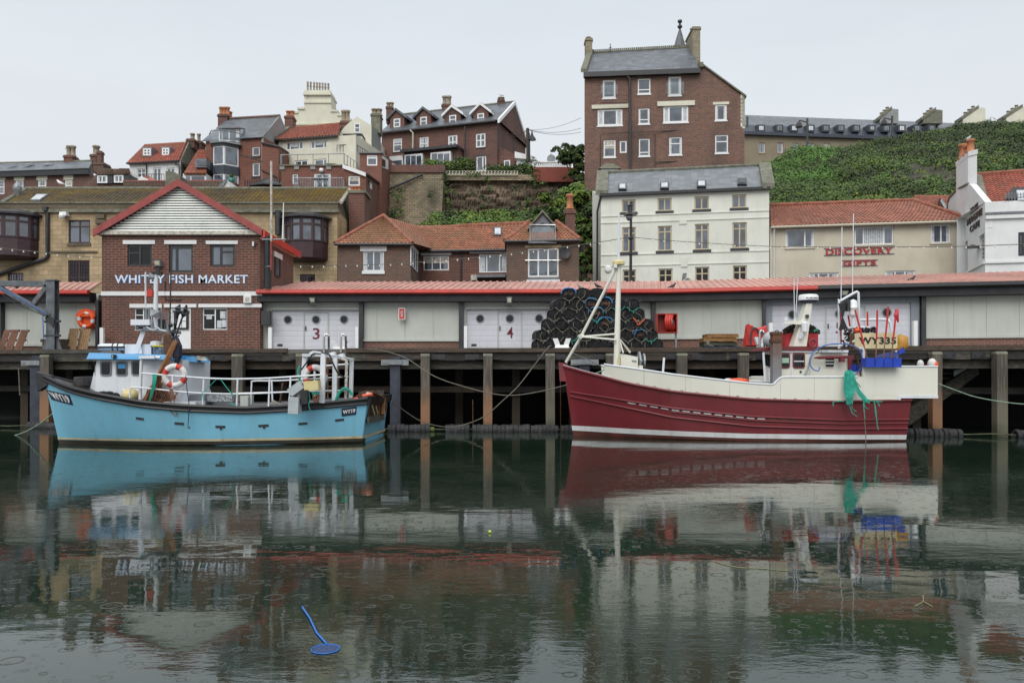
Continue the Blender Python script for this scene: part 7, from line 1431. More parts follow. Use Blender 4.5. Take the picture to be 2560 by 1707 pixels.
mb=MB();[mb.tube([Q(b5,640,y,26.5),Q(b5,780,y,26.5)],.012,4)for y in(858,925,990)];[mb.tube([Q(b5,x,1120,26.5),Q(b5,x,850,26.5)],.014,4)for x in(680,710,735,760)];[mb.tube([Q(b5,x,1110,26.45),Q(b5,x,1030,26.45)],.05,6)for x in(640,670,715)];mb.build('aerial_rack',M['metal'],wh)
mb=MB();mb.ball(Q(b5,766,1042,26.3),.08,8);mb.build('shape_ball',M['black'],wh)
rope(MB(),[Q(b5,400,1060,26),Q(b5,450,1100,26),Q(b5,520,1110,26),Q(b5,580,1080,26),Q(b5,600,1110,26),Q(b5,700,1130,26)],.02).build('cable',M['hwhite'],wh)
o=thing('bait_tub','white tub with a yellow rim and blue net patterning on the blue boat roof','tub',wp(1268,580,26.2));a=wp(1218,500,26.1);b=wp(1322,580,26.1);MB().box(a.x,b.x,26.1,26.8,b.z-.05,a.z).build('body',paint('netted_tub',(.10,.14,.2),.7,.9,14),o,bevel=.03);MB().box(a.x-.02,b.x+.02,26.07,26.82,a.z-.03,a.z+.02).build('rim',paint('yellow',(.6,.5,.04),.5),o);MB().lathe(wp(1242,500,26.3),[(.17,0),(.17,.12),(.1,.16)],10).build('lid',M['hwhite'],o)
a=wp(1322,392,26.0);b=wp(1398,580,26.0);tag(MB().box(a.x,b.x,25.98,26.05,b.z,a.z).build('brown_board',M['rust']),'brown upright board standing on the blue boat roof behind the poles','board')
o=thing('wooden_pole_bundle','bundle of orange brown wooden poles leaning against the blue boat wheelhouse','poles',wp(1150,1060,25.4));mb=MB()
for k,(x0,y0,x1,y1)in enumerate(((1130,1060,1432,452),(1150,1060,1448,450),(1185,1065,1456,455),(1205,1060,1420,470),(1120,1050,1330,700),(1160,1070,1290,790),(1240,1070,1300,870))):mb.tube([wp(x0,y0,25.4+.05*k),wp((x0+x1)/2+4,(y0+y1)/2,25.35+.05*k),wp(x1,y1,25.4)],.045,6);mb.build('poles',M['oar'],o)if k==6 else None
o=thing('dan_buoy_poles','two black flag poles with dark rolled flags standing on the blue boat','flag poles',wp(1400,600,25.6));MB().tube([wp(1390,560,25.7),wp(1485,88,25.7)],.04,5).tube([wp(1440,420,25.6),wp(1553,92,25.6)],.03,5).tube([wp(1340,640,25.6),wp(1440,420,25.6),wp(1480,395,25.6)],.03,5).build('pole',M['charcoal'],o)
mb=MB()
for x0,y0,x1,y1,r_ in((1485,85,1450,225,.09),(1450,225,1430,330,.06),(1555,88,1530,180,.07),(1535,150,1515,215,.1),(1430,330,1405,400,.09),(1470,100,1460,150,.12)):mb.tube([wp(x0,y0,25.65),wp((x0+x1)/2,(y0+y1)/2,25.6),wp(x1,y1,25.65)],[.02,r_,.02],6)
mb.build('rolled_flag',M['black'],o)
mb=MB();q_=[wp(1462,420,25.6),wp(1470,500,25.55),wp(1462,600,25.6),wp(1458,680,25.6)];mb.tube(q_,[.04,.13,.16,.06],7);tag(mb.build('hanging_flag',paint('navy_cloth',(.02,.025,.045),.9)),'dark navy cloth flag hanging limp beside the poles','flag')
RW='hwhite';mb=MB();Zr=25.35
mb.tube([wp(1085,1060,Zr),wp(1098,660,Zr),wp(1110,628,Zr),wp(1150,614,Zr),wp(1290,618,Zr)],.05,7);mb.box(wp(1150,0).x,wp(1300,0).x,Zr-.12,Zr+.12,wp(0,632).z,wp(0,605).z);mb.build('boarding_rail',M[RW],bb,smooth=True)
zr_=25.2
TR=[wp(1105,775,zr_),wp(1700,822,zr_),wp(2010,833,zr_),Q(b2,250,692,zr_),Q(b2,600,684,zr_),Q(b2,1020,657,zr_),Q(b2,1235,643,zr_+.1)]
rope(MB(),TR,.03,7).build('top_rail',M[RW],bb,smooth=True)
rope(MB(),[wp(985,1040,zr_),wp(988,950,zr_),wp(1020,918,zr_),wp(1200,930,zr_),wp(1500,962,zr_),wp(1715,975,zr_),Q(b2,250,868,zr_),Q(b2,600,858,zr_),Q(b2,860,845,zr_),Q(b2,1010,862,zr_)],.026,7).build('middle_rail',M[RW],bb,smooth=True)
mb=MB()
for x,y0,y1,m_ in((1722,1118,836,b1),(1410,1095,800,b1),(250,1030,700,b2),(626,1015,692,b2),(872,985,668,b2)):mb.tube([Q(m_,x-8,y0,zr_),Q(m_,x+4,y1,zr_)],.03,7)
mb.build('stanchion',M[RW],bb,smooth=True)
rope(MB(),[Q(b2,412,992,26.6),Q(b2,418,760,26.6),Q(b2,440,718,26.6),Q(b2,640,715,26.6),Q(b2,900,705,26.6),Q(b2,1560,665,27)],.026,7).tube([Q(b2,655,700,26.6),Q(b2,664,950,26.6)],.03).build('far_rail',M[RW],bb,smooth=True)
rope(MB(),[Q(b2,1200,545,27.0),Q(b2,1560,518,27.2)],.035).tube([Q(b2,1160,600,27),Q(b2,1158,985,27)],.04).tube([Q(b2,260,862,26.6),Q(b2,1230,835,27),Q(b2,1570,825,27.2)],.03).build('far_rail',M[RW],bb,smooth=True)
def strut(mb,a,b,w_,m_=b2,Z=25.4,Z1=None,dp=.14):
 A=Q(m_,*a,Z);B=Q(m_,*b,Z1 or Z);h=(B-A).normalized();s_=V(h.z,0,-h.x)*w_;mb.hexa([A-s_,A+s_,A+s_+V(0,dp,0),A-s_+V(0,dp,0),B-s_,B+s_,B+s_+V(0,dp,0),B-s_+V(0,dp,0)])
mb=MB();strut(mb,(1242,975),(1258,400),.075,Z=25.5);strut(mb,(1388,960),(1396,450),.07,Z=26.0);strut(mb,(1582,912),(1592,465),.06,Z=26.9);strut(mb,(1020,740),(1040,420),.07,Z=26.9)
strut(mb,(1012,412),(1270,412),.08,Z=26.9,Z1=25.5);strut(mb,(1240,415),(1615,462),.09,Z=25.5,Z1=26.9);strut(mb,(1100,395),(1150,372),.04,Z=26);strut(mb,(1150,375),(1230,390),.04,Z=26);mb.build('stern_gantry',M[RW],bb,bevel=.015)
MB().prism([Q(b2,*k,26)for k in((1300,398),(1385,370),(1400,420))],V(0,.3,0)).prism([Q(b2,*k,26.4)for k in((1410,415),(1490,388),(1505,435),(1560,452))],V(0,.3,0)).build('gantry_bracket',M[RW],bb)
rope(MB(),[Q(b2,1525,925,26.2),Q(b2,1535,520,26.2),Q(b2,1520,472,26.2),Q(b2,1480,458,26.2)],.05,7).build('hoist_pipe',M['stain'],bb,smooth=True)
rope(MB(),[Q(b2,1270,390,25.4),Q(b2,1330,405,25.4),Q(b2,1380,520,25.4),Q(b2,1440,630,25.5),Q(b2,1520,680,26)],.028).build('hose',M['black'],bb);rope(MB(),[Q(b2,1000,590,25.6),Q(b2,1100,450,25.6),Q(b2,1150,395,25.5),Q(b2,1230,400,25.5)],.025).build('hose',M['black'],bb)
rope(MB(),[Q(b2,1140,540,26.6),Q(b2,1230,555,26.6),Q(b2,1295,640,26.6),Q(b2,1285,770,26.6),Q(b2,1210,860,26.6),Q(b2,1130,860,26.6)],.045).build('coiled_hose',M['teal'],bb);rope(MB(),[Q(b2,1410,950,26),Q(b2,1440,870,26),Q(b2,1500,805,26),Q(b2,1560,820,26),Q(b2,1600,880,26)],.05).build('coiled_hose',M['teal'],bb)
o=thing('lifebuoy','white lifebuoy with red bands hanging by the blue boat wheelhouse','lifebuoy',wp(1435,920,25.1));lifering(o,wp(1435,802,25.25),.3,.1,(0.1,-1,0),.1)
o=thing('lifebuoy','red and white lifebuoy half hidden behind the stern frame posts','lifebuoy',Q(b2,1170,800,26.5));lifering(o,Q(b2,1165,670,26.5),.32,.1,(0,-1,0),1.0)
def can(lab,m,x0,y0,x1,y1,wd,Z,mat,nm='jerrycan_fender'):
 A=Q(m,x0,y0,Z);B=Q(m,x1,y1,Z);h=(B-A);L_=h.length;h.normalize();s_=V(h.z,0,-h.x)*wd;mb=MB();D_=V(0,wd*1.3,0)
 mb.hexa([A-s_-D_,A+s_-D_,A+s_+D_,A-s_+D_,B-s_-D_,B+s_-D_,B+s_+D_,B-s_+D_]);o=thing(nm,lab,'fender',B);mb.build('body',M[mat],o,bevel=wd*.4,smooth=False)
 for k in(.2,.8):q_=A+(B-A)*k;MB().hexa([q_-s_*1.02-D_*1.02-h*.02,q_+s_*1.02-D_*1.02-h*.02,q_+s_*1.02+D_*1.02-h*.02,q_-s_*1.02+D_*1.02-h*.02,q_-s_*1.02-D_*1.02+h*.02,q_+s_*1.02-D_*1.02+h*.02,q_+s_*1.02+D_*1.02+h*.02,q_-s_*1.02+D_*1.02+h*.02]).build('rib',M[mat],o)
 MB().lathe(A,[(.035,-.01),(.035,.06)],8,-h).build('cap',M['black'],o)
can('cream jerrycan used as a fender on the blue boat stern frame',b2,1050,778,1218,762,.15,25.0,'canc');can('grey jerrycan fender tilted under the cream one',b2,1020,755,880,855,.13,25.0,'cang');can('pale grey jerrycan fender hanging lowest over the blue hull',b2,932,905,925,1098,.155,24.75,'cang');can('black fender block between the grey jerrycans and the stern frame',b2,1045,820,1042,980,.11,24.85,'rubber','black_fender')
rope(MB(),[Q(b2,1050,790,24.85),Q(b2,1090,850,24.85),Q(b2,1105,930,24.85),Q(b2,1090,1000,24.8),Q(b2,1115,1070,24.8)],.012).build('lashing',M['teal'],bb)
ty2=ty.copy();ty2.data=ty.data;C.objects.link(ty2);ty2.name='deck_fender';p=Q(b1,517,855,26.2);ty2.location=p-V(0,0,.02);ty2.rotation_euler=(0,math.pi/2-.06,0);ty2.scale=(2.0,1.38,1.38);tag(ty2,'black tyre lying flat on the foredeck of the blue boat','tyre')
if 'group' in ty2:del ty2['group']
o=thing('buoy','round cream fender buoy behind the rail of the blue boat','buoy',Q(b1,990,1045,25.6));mb=MB();mb.ball(Q(b1,988,995,25.6),.24,12,(1.12,1,.95));mb.build('body',M['canc'],o,smooth=True);MB().lathe(Q(b1,935,955,25.6),[(.07,0),(.04,.08)],8,(-.7,0,.7)).build('eye',M['hwhite'],o)
random.seed(21);mb=MB()
for i in range(26):p=Q(b1,random.uniform(690,850),random.uniform(970,1010),25.5);mb.ball(p,random.uniform(.05,.1),6,(1.4,1,.7))
tag(mb.build('net_heap',M['black']),'low heap of black netting along the rail in front of the blue boat wheelhouse','netting')
mb=MB();tg=MB()
for i in range(26):
 x=random.uniform(1130,1400);y=random.uniform(1000,1075);rope(mb,[Q(b1,x,y+10,25.5),Q(b1,x+random.uniform(-30,60),y-random.uniform(20,120),25.4),Q(b1,x+random.uniform(-20,90),y-random.uniform(0,80),25.5),Q(b1,x+random.uniform(0,60),y+15,25.5)],.018)
for i in range(14):rope(mb,[Q(b1,1395+random.uniform(-18,18),930,25.1),Q(b1,1405+random.uniform(-26,26),1000,25.0),Q(b1,1400+random.uniform(-25,35),1060+random.uniform(-30,30),25.0)],.012)
rope(mb,[Q(b1,1390,1060,24.9),Q(b1,1385,1130,24.9),Q(b1,1420,1185,24.9),Q(b1,1458,1190,24.9),Q(b1,1430,1140,24.9),Q(b1,1420,1070,24.9)],.013)
tag(mb.build('rope_tangle',M['brope']),'tangle of brown rope and line hanging over the rail under the lifebuoy','rope')
mb=MB()
for i in range(8):rope(mb,[Q(b1,1215+i*5,785,25.15),Q(b1,1210+i*4+random.uniform(-6,6),880,25.1),Q(b1,1190+i*3,990,25.15),Q(b1,1180+random.uniform(-4,10),1062,25.2)],.014)
tag(mb.build('teal_rope',M['teal']),'thick teal rope hank hanging from the top rail left of the lifebuoy','rope')
for pp2,r_,ds in(([Q(b1,1850,840,25.1),Q(b1,1740,950,25.1),Q(b1,1715,975,25.1),Q(b1,1725,1060,25.1)],.013,'thin teal line slanting down left from the top rail amidships'),([Q(b1,1895,840,25.1),Q(b2,60,705,25.1),Q(b2,180,860,25.1),Q(b2,240,872,25.1)],.015,'thin teal line slanting down right from the top rail amidships'),([Q(b2,165,970,25.1),Q(b2,215,1000,25.1),Q(b2,240,1005,25.1)],.015,'short teal lashing at the foot of the rail stanchion amidships'),([Q(b2,985,540,25.3),Q(b2,965,600,25.3),Q(b2,975,680,25.3),Q(b2,1010,720,25.3)],.03,'teal rope hank at the left side of the white stern frame')):
 mb=MB();rope(mb,pp2,r_);tag(mb.build('teal_rope',M['teal']),ds,'rope')
rope(MB(),[Q(b1,1545,800,25),Q(b1,1560,950,24.9),Q(b1,1578,1080,24.85),Q(b1,1575,1200,24.85),Q(b1,1568,1310,24.85),Q(b1,1580,1328,24.85),Q(b1,1590,1310,24.85)],.014).build('hook_line',M['navy'],bb)
a=Q(b1,1330,1062,25.45);b=Q(b1,1650,1112,25.45);MB().box(a.x,b.x,25.4,26.2,b.z-.2,a.z).build('hatch_box',M['hwhite'],bb,bevel=.02)
a=Q(b1,1500,990,26.2);b=Q(b1,1735,1110,26.2);MB().box(a.x,b.x,26.2,27,b.z,a.z).build('engine_casing',M['lead'],bb);a=Q(b1,1745,995,26.4);b=Q(b1,2010,1060,26.4);tag(MB().box(a.x,b.x,26.4,26.9,b.z,a.z).build('mesh_crate',paint('perforated_crate',(.3,.33,.34),.5,.9,18)),'grey perforated crate on the deck of the blue boat amidships','crate');a=Q(b2,285,890,26.4);b=Q(b2,375,1022,26.4);MB().box(a.x,b.x,26.4,27,b.z,a.z).build('winch_casing',M['panel'],bb)
mb=MB();[mb.tube([Q(b2,x0,1020,25.6),Q(b2,x1,y1,25.6)],.02,5)for x0,x1,y1 in((580,690,945),(690,660,950),(800,680,950),(760,700,975),(610,700,960))];tag(mb.build('canes',M['stain']),'few pale canes lying on the rail amidships on the blue boat','canes');tag(MB().tube([Q(b2,752,975,25.9),Q(b2,785,740,25.9)],.03,5).build('boat_hook',M['rust']),'thin upright boat hook amidships on the blue boat','boat hook')
o=thing('stern_clutter_box','weathered wooden box of rusty gear on the blue boat\'s stern corner','box',Q(b2,1800,920,26.4));a=Q(b2,1675,835,26.4);b=Q(b2,1975,905,27);MB().hexa([Q(b2,1675,905,26.2),Q(b2,1975,890,27),Q(b2,1975,890,27.6),Q(b2,1675,905,27),Q(b2,1678,838,26.2),Q(b2,1972,822,27),Q(b2,1972,822,27.6),Q(b2,1678,838,27)]).build('box',M['greyw'],o)
mb=MB();[rope(mb,[Q(b2,random.uniform(1600,1700),random.uniform(900,930),26.1),Q(b2,random.uniform(1750,1830),random.uniform(830,880),26.1),Q(b2,random.uniform(1880,1990),random.uniform(850,920),26.5)],.018)for i in range(8)];mb.build('gear',M['rust'],o);MB().tube([Q(b2,1590,935,26),Q(b2,1670,915,26)],.03).tube([Q(b2,1725,890,26),Q(b2,1840,870,26)],.05).build('red_gear',M['orange'],o);MB().hexa([Q(b2,1750,880,26),Q(b2,1835,865,26),Q(b2,1835,865,26.2),Q(b2,1750,880,26.2),Q(b2,1775,845,26),Q(b2,1810,850,26),Q(b2,1810,850,26.2),Q(b2,1775,845,26.2)]).build('white_float',M['buoyw'],o)
MB().tube([tr(1805,1000,.08),tr(1830,1112,.1)],.025).tube([tr(1850,1010,.08),tr(1870,1100,.1)],.02).build('spare_rods',M['canc'],bb)
mb=MB();[rope(mb,[Q(b2,1150+random.uniform(-20,60),880,26.4),Q(b2,1160+random.uniform(-20,60),930,26.4),Q(b2,1150+random.uniform(-30,70),985,26.4)],.015)for i in range(12)];tag(mb.build('line_coil',M['brope']),'small hank of reddish line hanging inside the blue boat stern','rope')
# ------------------------------------------------------------------ red boat
rb_=thing('red_fishing_boat','dark red fishing boat with long cream bulwark, cream wheelhouse and tall foremast','fishing boat',(8,28.9,0))
HR=Hull((2.25,29.5),(13.35,28.75),[(0,2.62),(.02,2.5),(.05,2.38),(.12,2.16),(.17,1.97),(.3,1.69),(.54,1.43),(.78,1.36),(.95,1.40),(1,1.42)],[(0,.05),(.03,.45),(.07,.85),(.12,1.25),(.2,1.7),(.3,2.05),(.5,2.25),(.8,2.22),(1,2.0)],[(0,.03),(.05,.28),(.12,.75),(.2,1.2),(.35,1.8),(.5,2.1),(.8,2.15),(1,1.85)],.32,.1)
mb=MB();HR.shell(mb);mb.build('hull',M['hred'],rb_,smooth=True)
bt=lambda t:interp([(0,.19),(.54,.09),(1,.06)],t);tp=lambda t:interp([(0,.37),(.1,.36),(.54,.25),(1,.22)],t)
mb=MB();HR.band(mb,-.6,bt,.02,n=110,nz=8);mb.build('antifouling',M['antir'],rb_);mb=MB();HR.band(mb,bt,tp,.028,n=110);mb.poly([HR.p(1.001,z,s_,.012)for z,s_ in((.06,1),(.22,1),(.22,-1),(.06,-1))]);mb.build('boot_stripe',M['bootw'],rb_)
s1=lambda t:interp([(0,1.62),(.12,1.42),(.3,1.1),(.54,.83),(.8,.72),(1,.74)],t);s2=lambda t:interp([(0,1.47),(.12,1.2),(.3,.78),(.54,.5),(.8,.42),(1,.43)],t)
mb=MB();HR.strake(mb,s1,.035,.02,.01,1);HR.strake(mb,lambda t:s1(t)-.13,.03,.02,.3,1);HR.strake(mb,s2,.04,.02,.01,1);HR.strake(mb,lambda t:HR.H(t)-.03,.05,.02);mb.build('rubbing_strakes',M['hred'],rb_,smooth=True)
for i in range(16):
 t0=.175+i*.0268*1.9*.62;t1=t0+.022;k=MB();HR.band(k,lambda t:s1(t)-.085,lambda t:s1(t)-.045,.02,t0,t1,3,sides=(1,));k.build('freeing_port',M['bootw']if i<13 else M['rust'],rb_)
mb=MB();c=HR.p(0,2.6,0);mb.hexa([c+V(-.13,-.1,-.6),c+V(.12,-.14,-.6),c+V(.12,.14,-.6),c+V(-.13,.1,-.6),c+V(-.17,-.1,.1),c+V(.16,-.13,.04),c+V(.16,.13,.04),c+V(-.17,.1,.1)]);mb.build('stem_head',M['hred'],rb_,bevel=.02)
mb=MB();mb.grid([[HR.p(t,HR.H(t)-.45,1,-.1),HR.p(t,HR.H(t)-.4,-1,-.1)]for t in[.02+.049*i for i in range(21)]]);mb.build('deck',M['deckg'],rb_)
mb=MB();HR.band(mb,lambda t:HR.H(t)-.02,lambda t:HR.H(t)+.035,.03,0,.13,14,thick=.12);mb.build('bow_capping',M['hwhite'],rb_);mb=MB();HR.band(mb,lambda t:HR.H(t)-.45,lambda t:HR.H(t),-.08,0,.13,14);mb.build('inner_bow',M['hblack'],rb_)
tops=[(.115,2.6),(.3,2.25),(.435,2.07),(.54,1.94),(.6,1.9)]
tb=lambda t:interp(tops,t)if t<.6 else(1.9+.26*math.sin(min(1,(t-.6)/.03)*math.pi/2))
mb=MB();HR.band(mb,lambda t:HR.H(t)+.0,tb,.0,.115,.845,90,thick=.05);HR.band(mb,lambda t:HR.H(t),2.16,0,.84,.97,12,thick=.05);mb.build('bulwark',M['hcream'],rb_)
mb=MB();HR.strake(mb,lambda t:tb(t),.035,-.01,.115,.845,90);mb.build('bulwark_capping',M['hwhite'],rb_,smooth=True)
mb=MB()
for t in(.22,.34,.47,.62,.72):HR.band(mb,HR.H(t)+.02,tb(t)-.03,.003,t,t+.0012,1,sides=(1,))
for t in(.2,.245,.285,.325,.37,.43,.49,.55,.6,.66,.7):HR.band(mb,HR.H(t)+.0,HR.H(t)+.05,.008,t,t+.009,2,sides=(1,))
mb.build('plate_seams',M['stain'],rb_)
Zq=HR.p(.9,1.5,1).y-.03
x0=Q(r2,953,880,Zq).x;x1=Q(r2,1550,880,Zq).x;zt=Q(r2,1200,883,Zq).z;zb=Q(r2,1400,1115,Zq).z;xm_=Q(r2,1247,880,Zq).x
mb=MB();mb.box(x0,x1,Zq,Zq+.06,zb,zt);mb.box(x1-.06,x1,Zq+.06,Zq+4.1,zb,zt);mb.box(x0,x1,Zq+4.1,Zq+4.16,zb,zt);mb.box(x0,xm_,Zq+.003,Zq+.06,Q(r2,0,1150,Zq).z,zb-.003);mb.build('stern_shelter',M['hcream'],rb_)
mb=MB();mb.box(xm_-.02,x1,Zq-.03,Zq+4.1,zb-.09,zb-.004);mb.build('shelter_beam',M['hwhite'],rb_)
MB().box(xm_,13.45,Zq+.25,Zq+3.9,1.3,zb-.1).build('shelter_underside',M['greyw'],rb_)
mb=MB();mb.tube([V(x0,Zq,zt),V(x1,Zq,zt)],.03,6);mb.box(x0+1.55,x0+1.56,Zq-.004,Zq,zb,zt);mb.build('shelter_capping',M['hwhite'],rb_)
MB().tube([Q(r2,1242,1150,Zq),Q(r2,1242,1122,Zq)],.05).build('bracket',M['hwhite'],rb_)
mb=MB();mb.tube([Q(r1,510,975,28.3),Q(r1,517,870,28.3),Q(r1,536,62,28.3)],[.13,.12,.075],8);mst=mb.build('mast',M['hcream'],rb_,smooth=True)
MB().tube([Q(r1,515,62,28.3),Q(r1,550,62,28.3)],.06).lathe(Q(r1,532,70,28.3),[(.22,0),(.22,.1),(.1,.18)],8).build('mast_cap',M['canc'],mst)
MB().tube([Q(r1,532,62,28.3),Q(zI,336,505,28.3)],.05,6).tube([Q(zI,336,505,28.3),Q(zI,338,418,28.3)],.025,5).build('topmast',M['hwhite'],mst)
MB().tube([Q(r1,515,95,28.3),Q(r1,235,640,28.9),Q(r1,112,850,29.3)],.055,8).build('forestay_leg',M['hcream'],mst,smooth=True);MB().tube([Q(r1,235,645,28.9),Q(r1,512,624,28.25)],.04).tube([Q(r1,235,645,28.7),Q(r1,512,670,28.1)],.04).build('cross_strut',M['hcream'],mst,smooth=True)
MB().tube([Q(r1,545,670,28.3),Q(r1,625,770,28.6)],.035).tube([Q(r1,545,690,28.3),Q(r1,570,775,28.2)],.03).tube([Q(r1,550,665,28.3),Q(r1,545,770,28.3)],.025).build('aft_strut',M['hcream'],mst,smooth=True)
MB().lathe(Q(r1,232,640,28.75),[(.12,-.08),(.12,.08)],8,(.5,0,-1)).build('joint',M['hcream'],mst);MB().box(*(lambda a,b:(a.x,b.x,28.1,28.3,b.z,a.z))(Q(r1,490,72,28.3),Q(r1,515,100,28.3))).build('mast_lamp_box',M['hcream'],mst)
a=Q(r1,548,780,28.3);b=Q(r1,688,892,28.3);MB().hexa([(a.x,28.3,b.z-.5),(b.x,28.3,b.z-.5),(b.x,29.2,b.z-.5),(a.x,29.2,b.z-.5),(a.x,28.3,a.z),(b.x,28.3,a.z-.12),(b.x,29.2,a.z-.12),(a.x,29.2,a.z)]).build('winch_casing',M['hcream'],rb_,bevel=.03)
MB().lathe(Q(r1,690,845,28.5),[(.36,0),(.36,.06),(.1,.08),(.1,.14),(.3,.16),(.3,.22)],14,(1,0,0)).build('winch_drum',M['metal'],rb_);MB().tube([Q(r1,640,836,28.28),Q(r1,675,840,28.28)],.025).build('handle',M['metal'],rb_);MB().box(*(lambda a,b:(a.x,b.x,28,28.3,b.z,a.z))(Q(r1,700,875,28),Q(r1,727,905,28))).build('winch_foot',M['hcream'],rb_)
MB().tube([Q(r1,534,870,28),Q(r1,536,800,28)],.04).build('yellow_valve',M['canc'],rb_)
MB().tube([Q(r1,888,930,27.6),Q(r1,897,812,27.6)],.04,6).build('rail_post',M['hwhite'],rb_);rope(MB(),[Q(r1,1390,995,27.4),Q(r1,1410,985,27.4),Q(r1,1600,1000,27.4),Q(r2,40,998,27.4),Q(r2,330,1012,27.4)],.035).build('deck_rail',M['hwhite'],rb_)
mb=MB();mb.ball(Q(r1,1490,1000,27.3),.2,10,(2.0,1,.55));tag(mb.build('orange_float',M['orange'],smooth=True),'orange float just visible over the cream bulwark amidships','float')
Zw,Zx=27.4,28.75
def rp2(x,y,Z=Zw):return Q(r2,x,y,Z)
mb=MB();A=rp2(228,1010);B=rp2(945,1010);Tt=rp2(228,757)
WX=[Q(r2,150,0,Zw+.5).x,Q(r2,168,0,Zw+.5).x];mb.hexa([(rp2(225,0).x,Zw,1.2),(rp2(830,0).x,Zw,1.2),(rp2(830,0).x,Zx,1.2),(rp2(258,0).x,Zx,1.2),(rp2(225,0).x,Zw,Tt.z),(rp2(830,0).x,Zw,Tt.z),(rp2(830,0).x,Zx,Tt.z),(rp2(258,0).x,Zx,Tt.z)]);mb.hexa([V(WX[1],Zw+.5,1.2),V(rp2(226,0).x,Zw,1.2),V(rp2(260,0).x,Zx,1.2),V(WX[1]+.15,Zx-.4,1.2),V(WX[0],Zw+.5,Tt.z),V(rp2(226,0).x,Zw,Tt.z),V(rp2(260,0).x,Zx,Tt.z),V(WX[0]+.2,Zx-.4,Tt.z)])
wr_=mb.build('wheelhouse',M['hcream'],rb_,bevel=.03);mb=MB();mb.box(rp2(830,0).x,rp2(945,0).x,Zw+.4,Zx-.5,1.2,rp2(0,925).z);mb.build('aft_coaming',M['hcream'],rb_)
WPL=[V(WX[0],Zw+.5,Tt.z),V(rp2(226,0).x,Zw,Tt.z),V(rp2(226,0).x,Zw,1.2)]
def onv(x,y,lift):
 u,v=r2(x,y);d=V((u-1280)/FP,1,(V0-v)/FP);n=(WPL[1]-WPL[0]).cross(WPL[2]-WPL[0]).normalized();n=n if n.y<0 else-n;o=V(0,0,CH);return o+d*((WPL[0]-o).dot(n)/d.dot(n))+n*lift
for k in range(3):
 c4=[(172+k*19,880-k*3),(186+k*19,892),(178+k*20,788),(163+k*20,788)];c4=[(174+k*18,870+k*6),(189+k*18,880+k*6),(180+k*19,788),(164+k*19,786)]
 MB().hexa([onv(x,y,.005)for x,y in c4]+[onv(x,y,.03)for x,y in c4]).build('front_window',M['dglass'],wr_)
w_=portwin(wr_,r2,290,775,366,898,Zw,'hred');portwin(wr_,r2,388,775,486,898,Zw,'hred');portwin(wr_,r2,642,788,724,895,Zw,'hcream',rim=.03)
a=rp2(300,815);b=rp2(355,855);MB().box(a.x,b.x,Zw-.05,Zw-.04,b.z,a.z).build('sticker',paint('pale_green_paper',(.35,.55,.42),.7),w_)
for x0,x1,y in((395,478,842),(650,718,838),(650,718,862)):a=rp2(x0,y);b=rp2(x1,y);MB().box(a.x,b.x,Zw-.05,Zw-.04,a.z-.015,a.z+.02).build('rail_reflection',M['hwhite'],wr_)
mb=MB();tzz=Tt.z;pts=[(150,757),(160,735),(200,726),(330,720),(560,738),(600,757)];mb.prism([V(rp2(x,0).x,Zw-.1,rp2(0,y).z)for x,y in pts],V(0,Zx-Zw+.15,0));mb.build('roof',M['hred'],wr_)
MB().box(rp2(220,0).x,rp2(830,0).x,Zw-.06,Zw+.01,tzz-.06,tzz+.02).build('roof_edge',M['hwhite'],wr_)
mb=MB();mb.tube([rp2(380,962),rp2(380,765)],.03);mb.tube([rp2(525,962),rp2(530,770)],.025);mb.tube([rp2(380,765),rp2(825,762)],.025);mb.build('wall_conduit',M['hwhite'],wr_)
a=rp2(615,752,Zw-.1);b=rp2(792,772,Zw-.1);MB().box(a.x,b.x,Zw-.18,Zw-.06,b.z,a.z).build('tube_light',M['curtain'],wr_,bevel=.02)
MB().lathe(rp2(452,925),[(.04,0),(.04,.03)],8,(0,-1,0)).build('fitting',M['charcoal'],wr_)
a=rp2(228,625,26.9);b=rp2(298,1018,26.9);rz_=rp2(0,830,26.9).z
mt_,n,l,p=newmat('rust_to_grey_stack');g=n.new('ShaderNodeNewGeometry');s_=n.new('ShaderNodeSeparateXYZ');l.new(g.outputs['Position'],s_.inputs[0]);nn=noise(n,l,g.outputs['Position'],3,5);ad=n.new('ShaderNodeMath');ad.operation='ADD';l.new(s_.outputs['Z'],ad.inputs[0]);l.new(nn.outputs[0],ad.inputs[1])
l.new(mixc(n,l,mrange(n,l,ad.outputs[0],2.7,4.0,0,1),(.2,.21,.22),(.13,.05,.022)),p.inputs['Base Color']);p.inputs['Roughness'].default_value=.7
st_=MB().box(a.x,b.x,26.85,27.15,b.z-.2,a.z).build('exhaust_stack',mt_,rb_,bevel=.03);MB().box(a.x-.03,b.x+.03,26.82,27.18,rp2(0,690,26.9).z,rp2(0,665,26.9).z).box(a.x-.02,b.x+.02,26.83,27.17,a.z-.02,a.z+.08).build('stack_collar',M['rust'],st_)
rope(MB(),[Q(r2,248,612,27),Q(r2,252,598,27),Q(r2,270,596,27),Q(r2,276,612,27)],.02).build('stack_handle',M['charcoal'],st_)
for x in(165,205):pass
MB().tube([Q(r2,170,1005,27.2),Q(r2,155,770,27.2)],.04).tube([Q(r2,205,1005,27.2),Q(r2,205,900,27.2)],.03).build('grab_rail',M['hwhite'],rb_)
mb=MB();A0,A1=rp2(395,722,28.3),rp2(500,722,28.3);B0,B1=rp2(502,378,28.3),rp2(548,378,28.3);mb.hexa([A0,A1,A1+V(0,.5,0),A0+V(0,.5,0),B0,B1,B1+V(0,.4,0),B0+V(0,.4,0)])
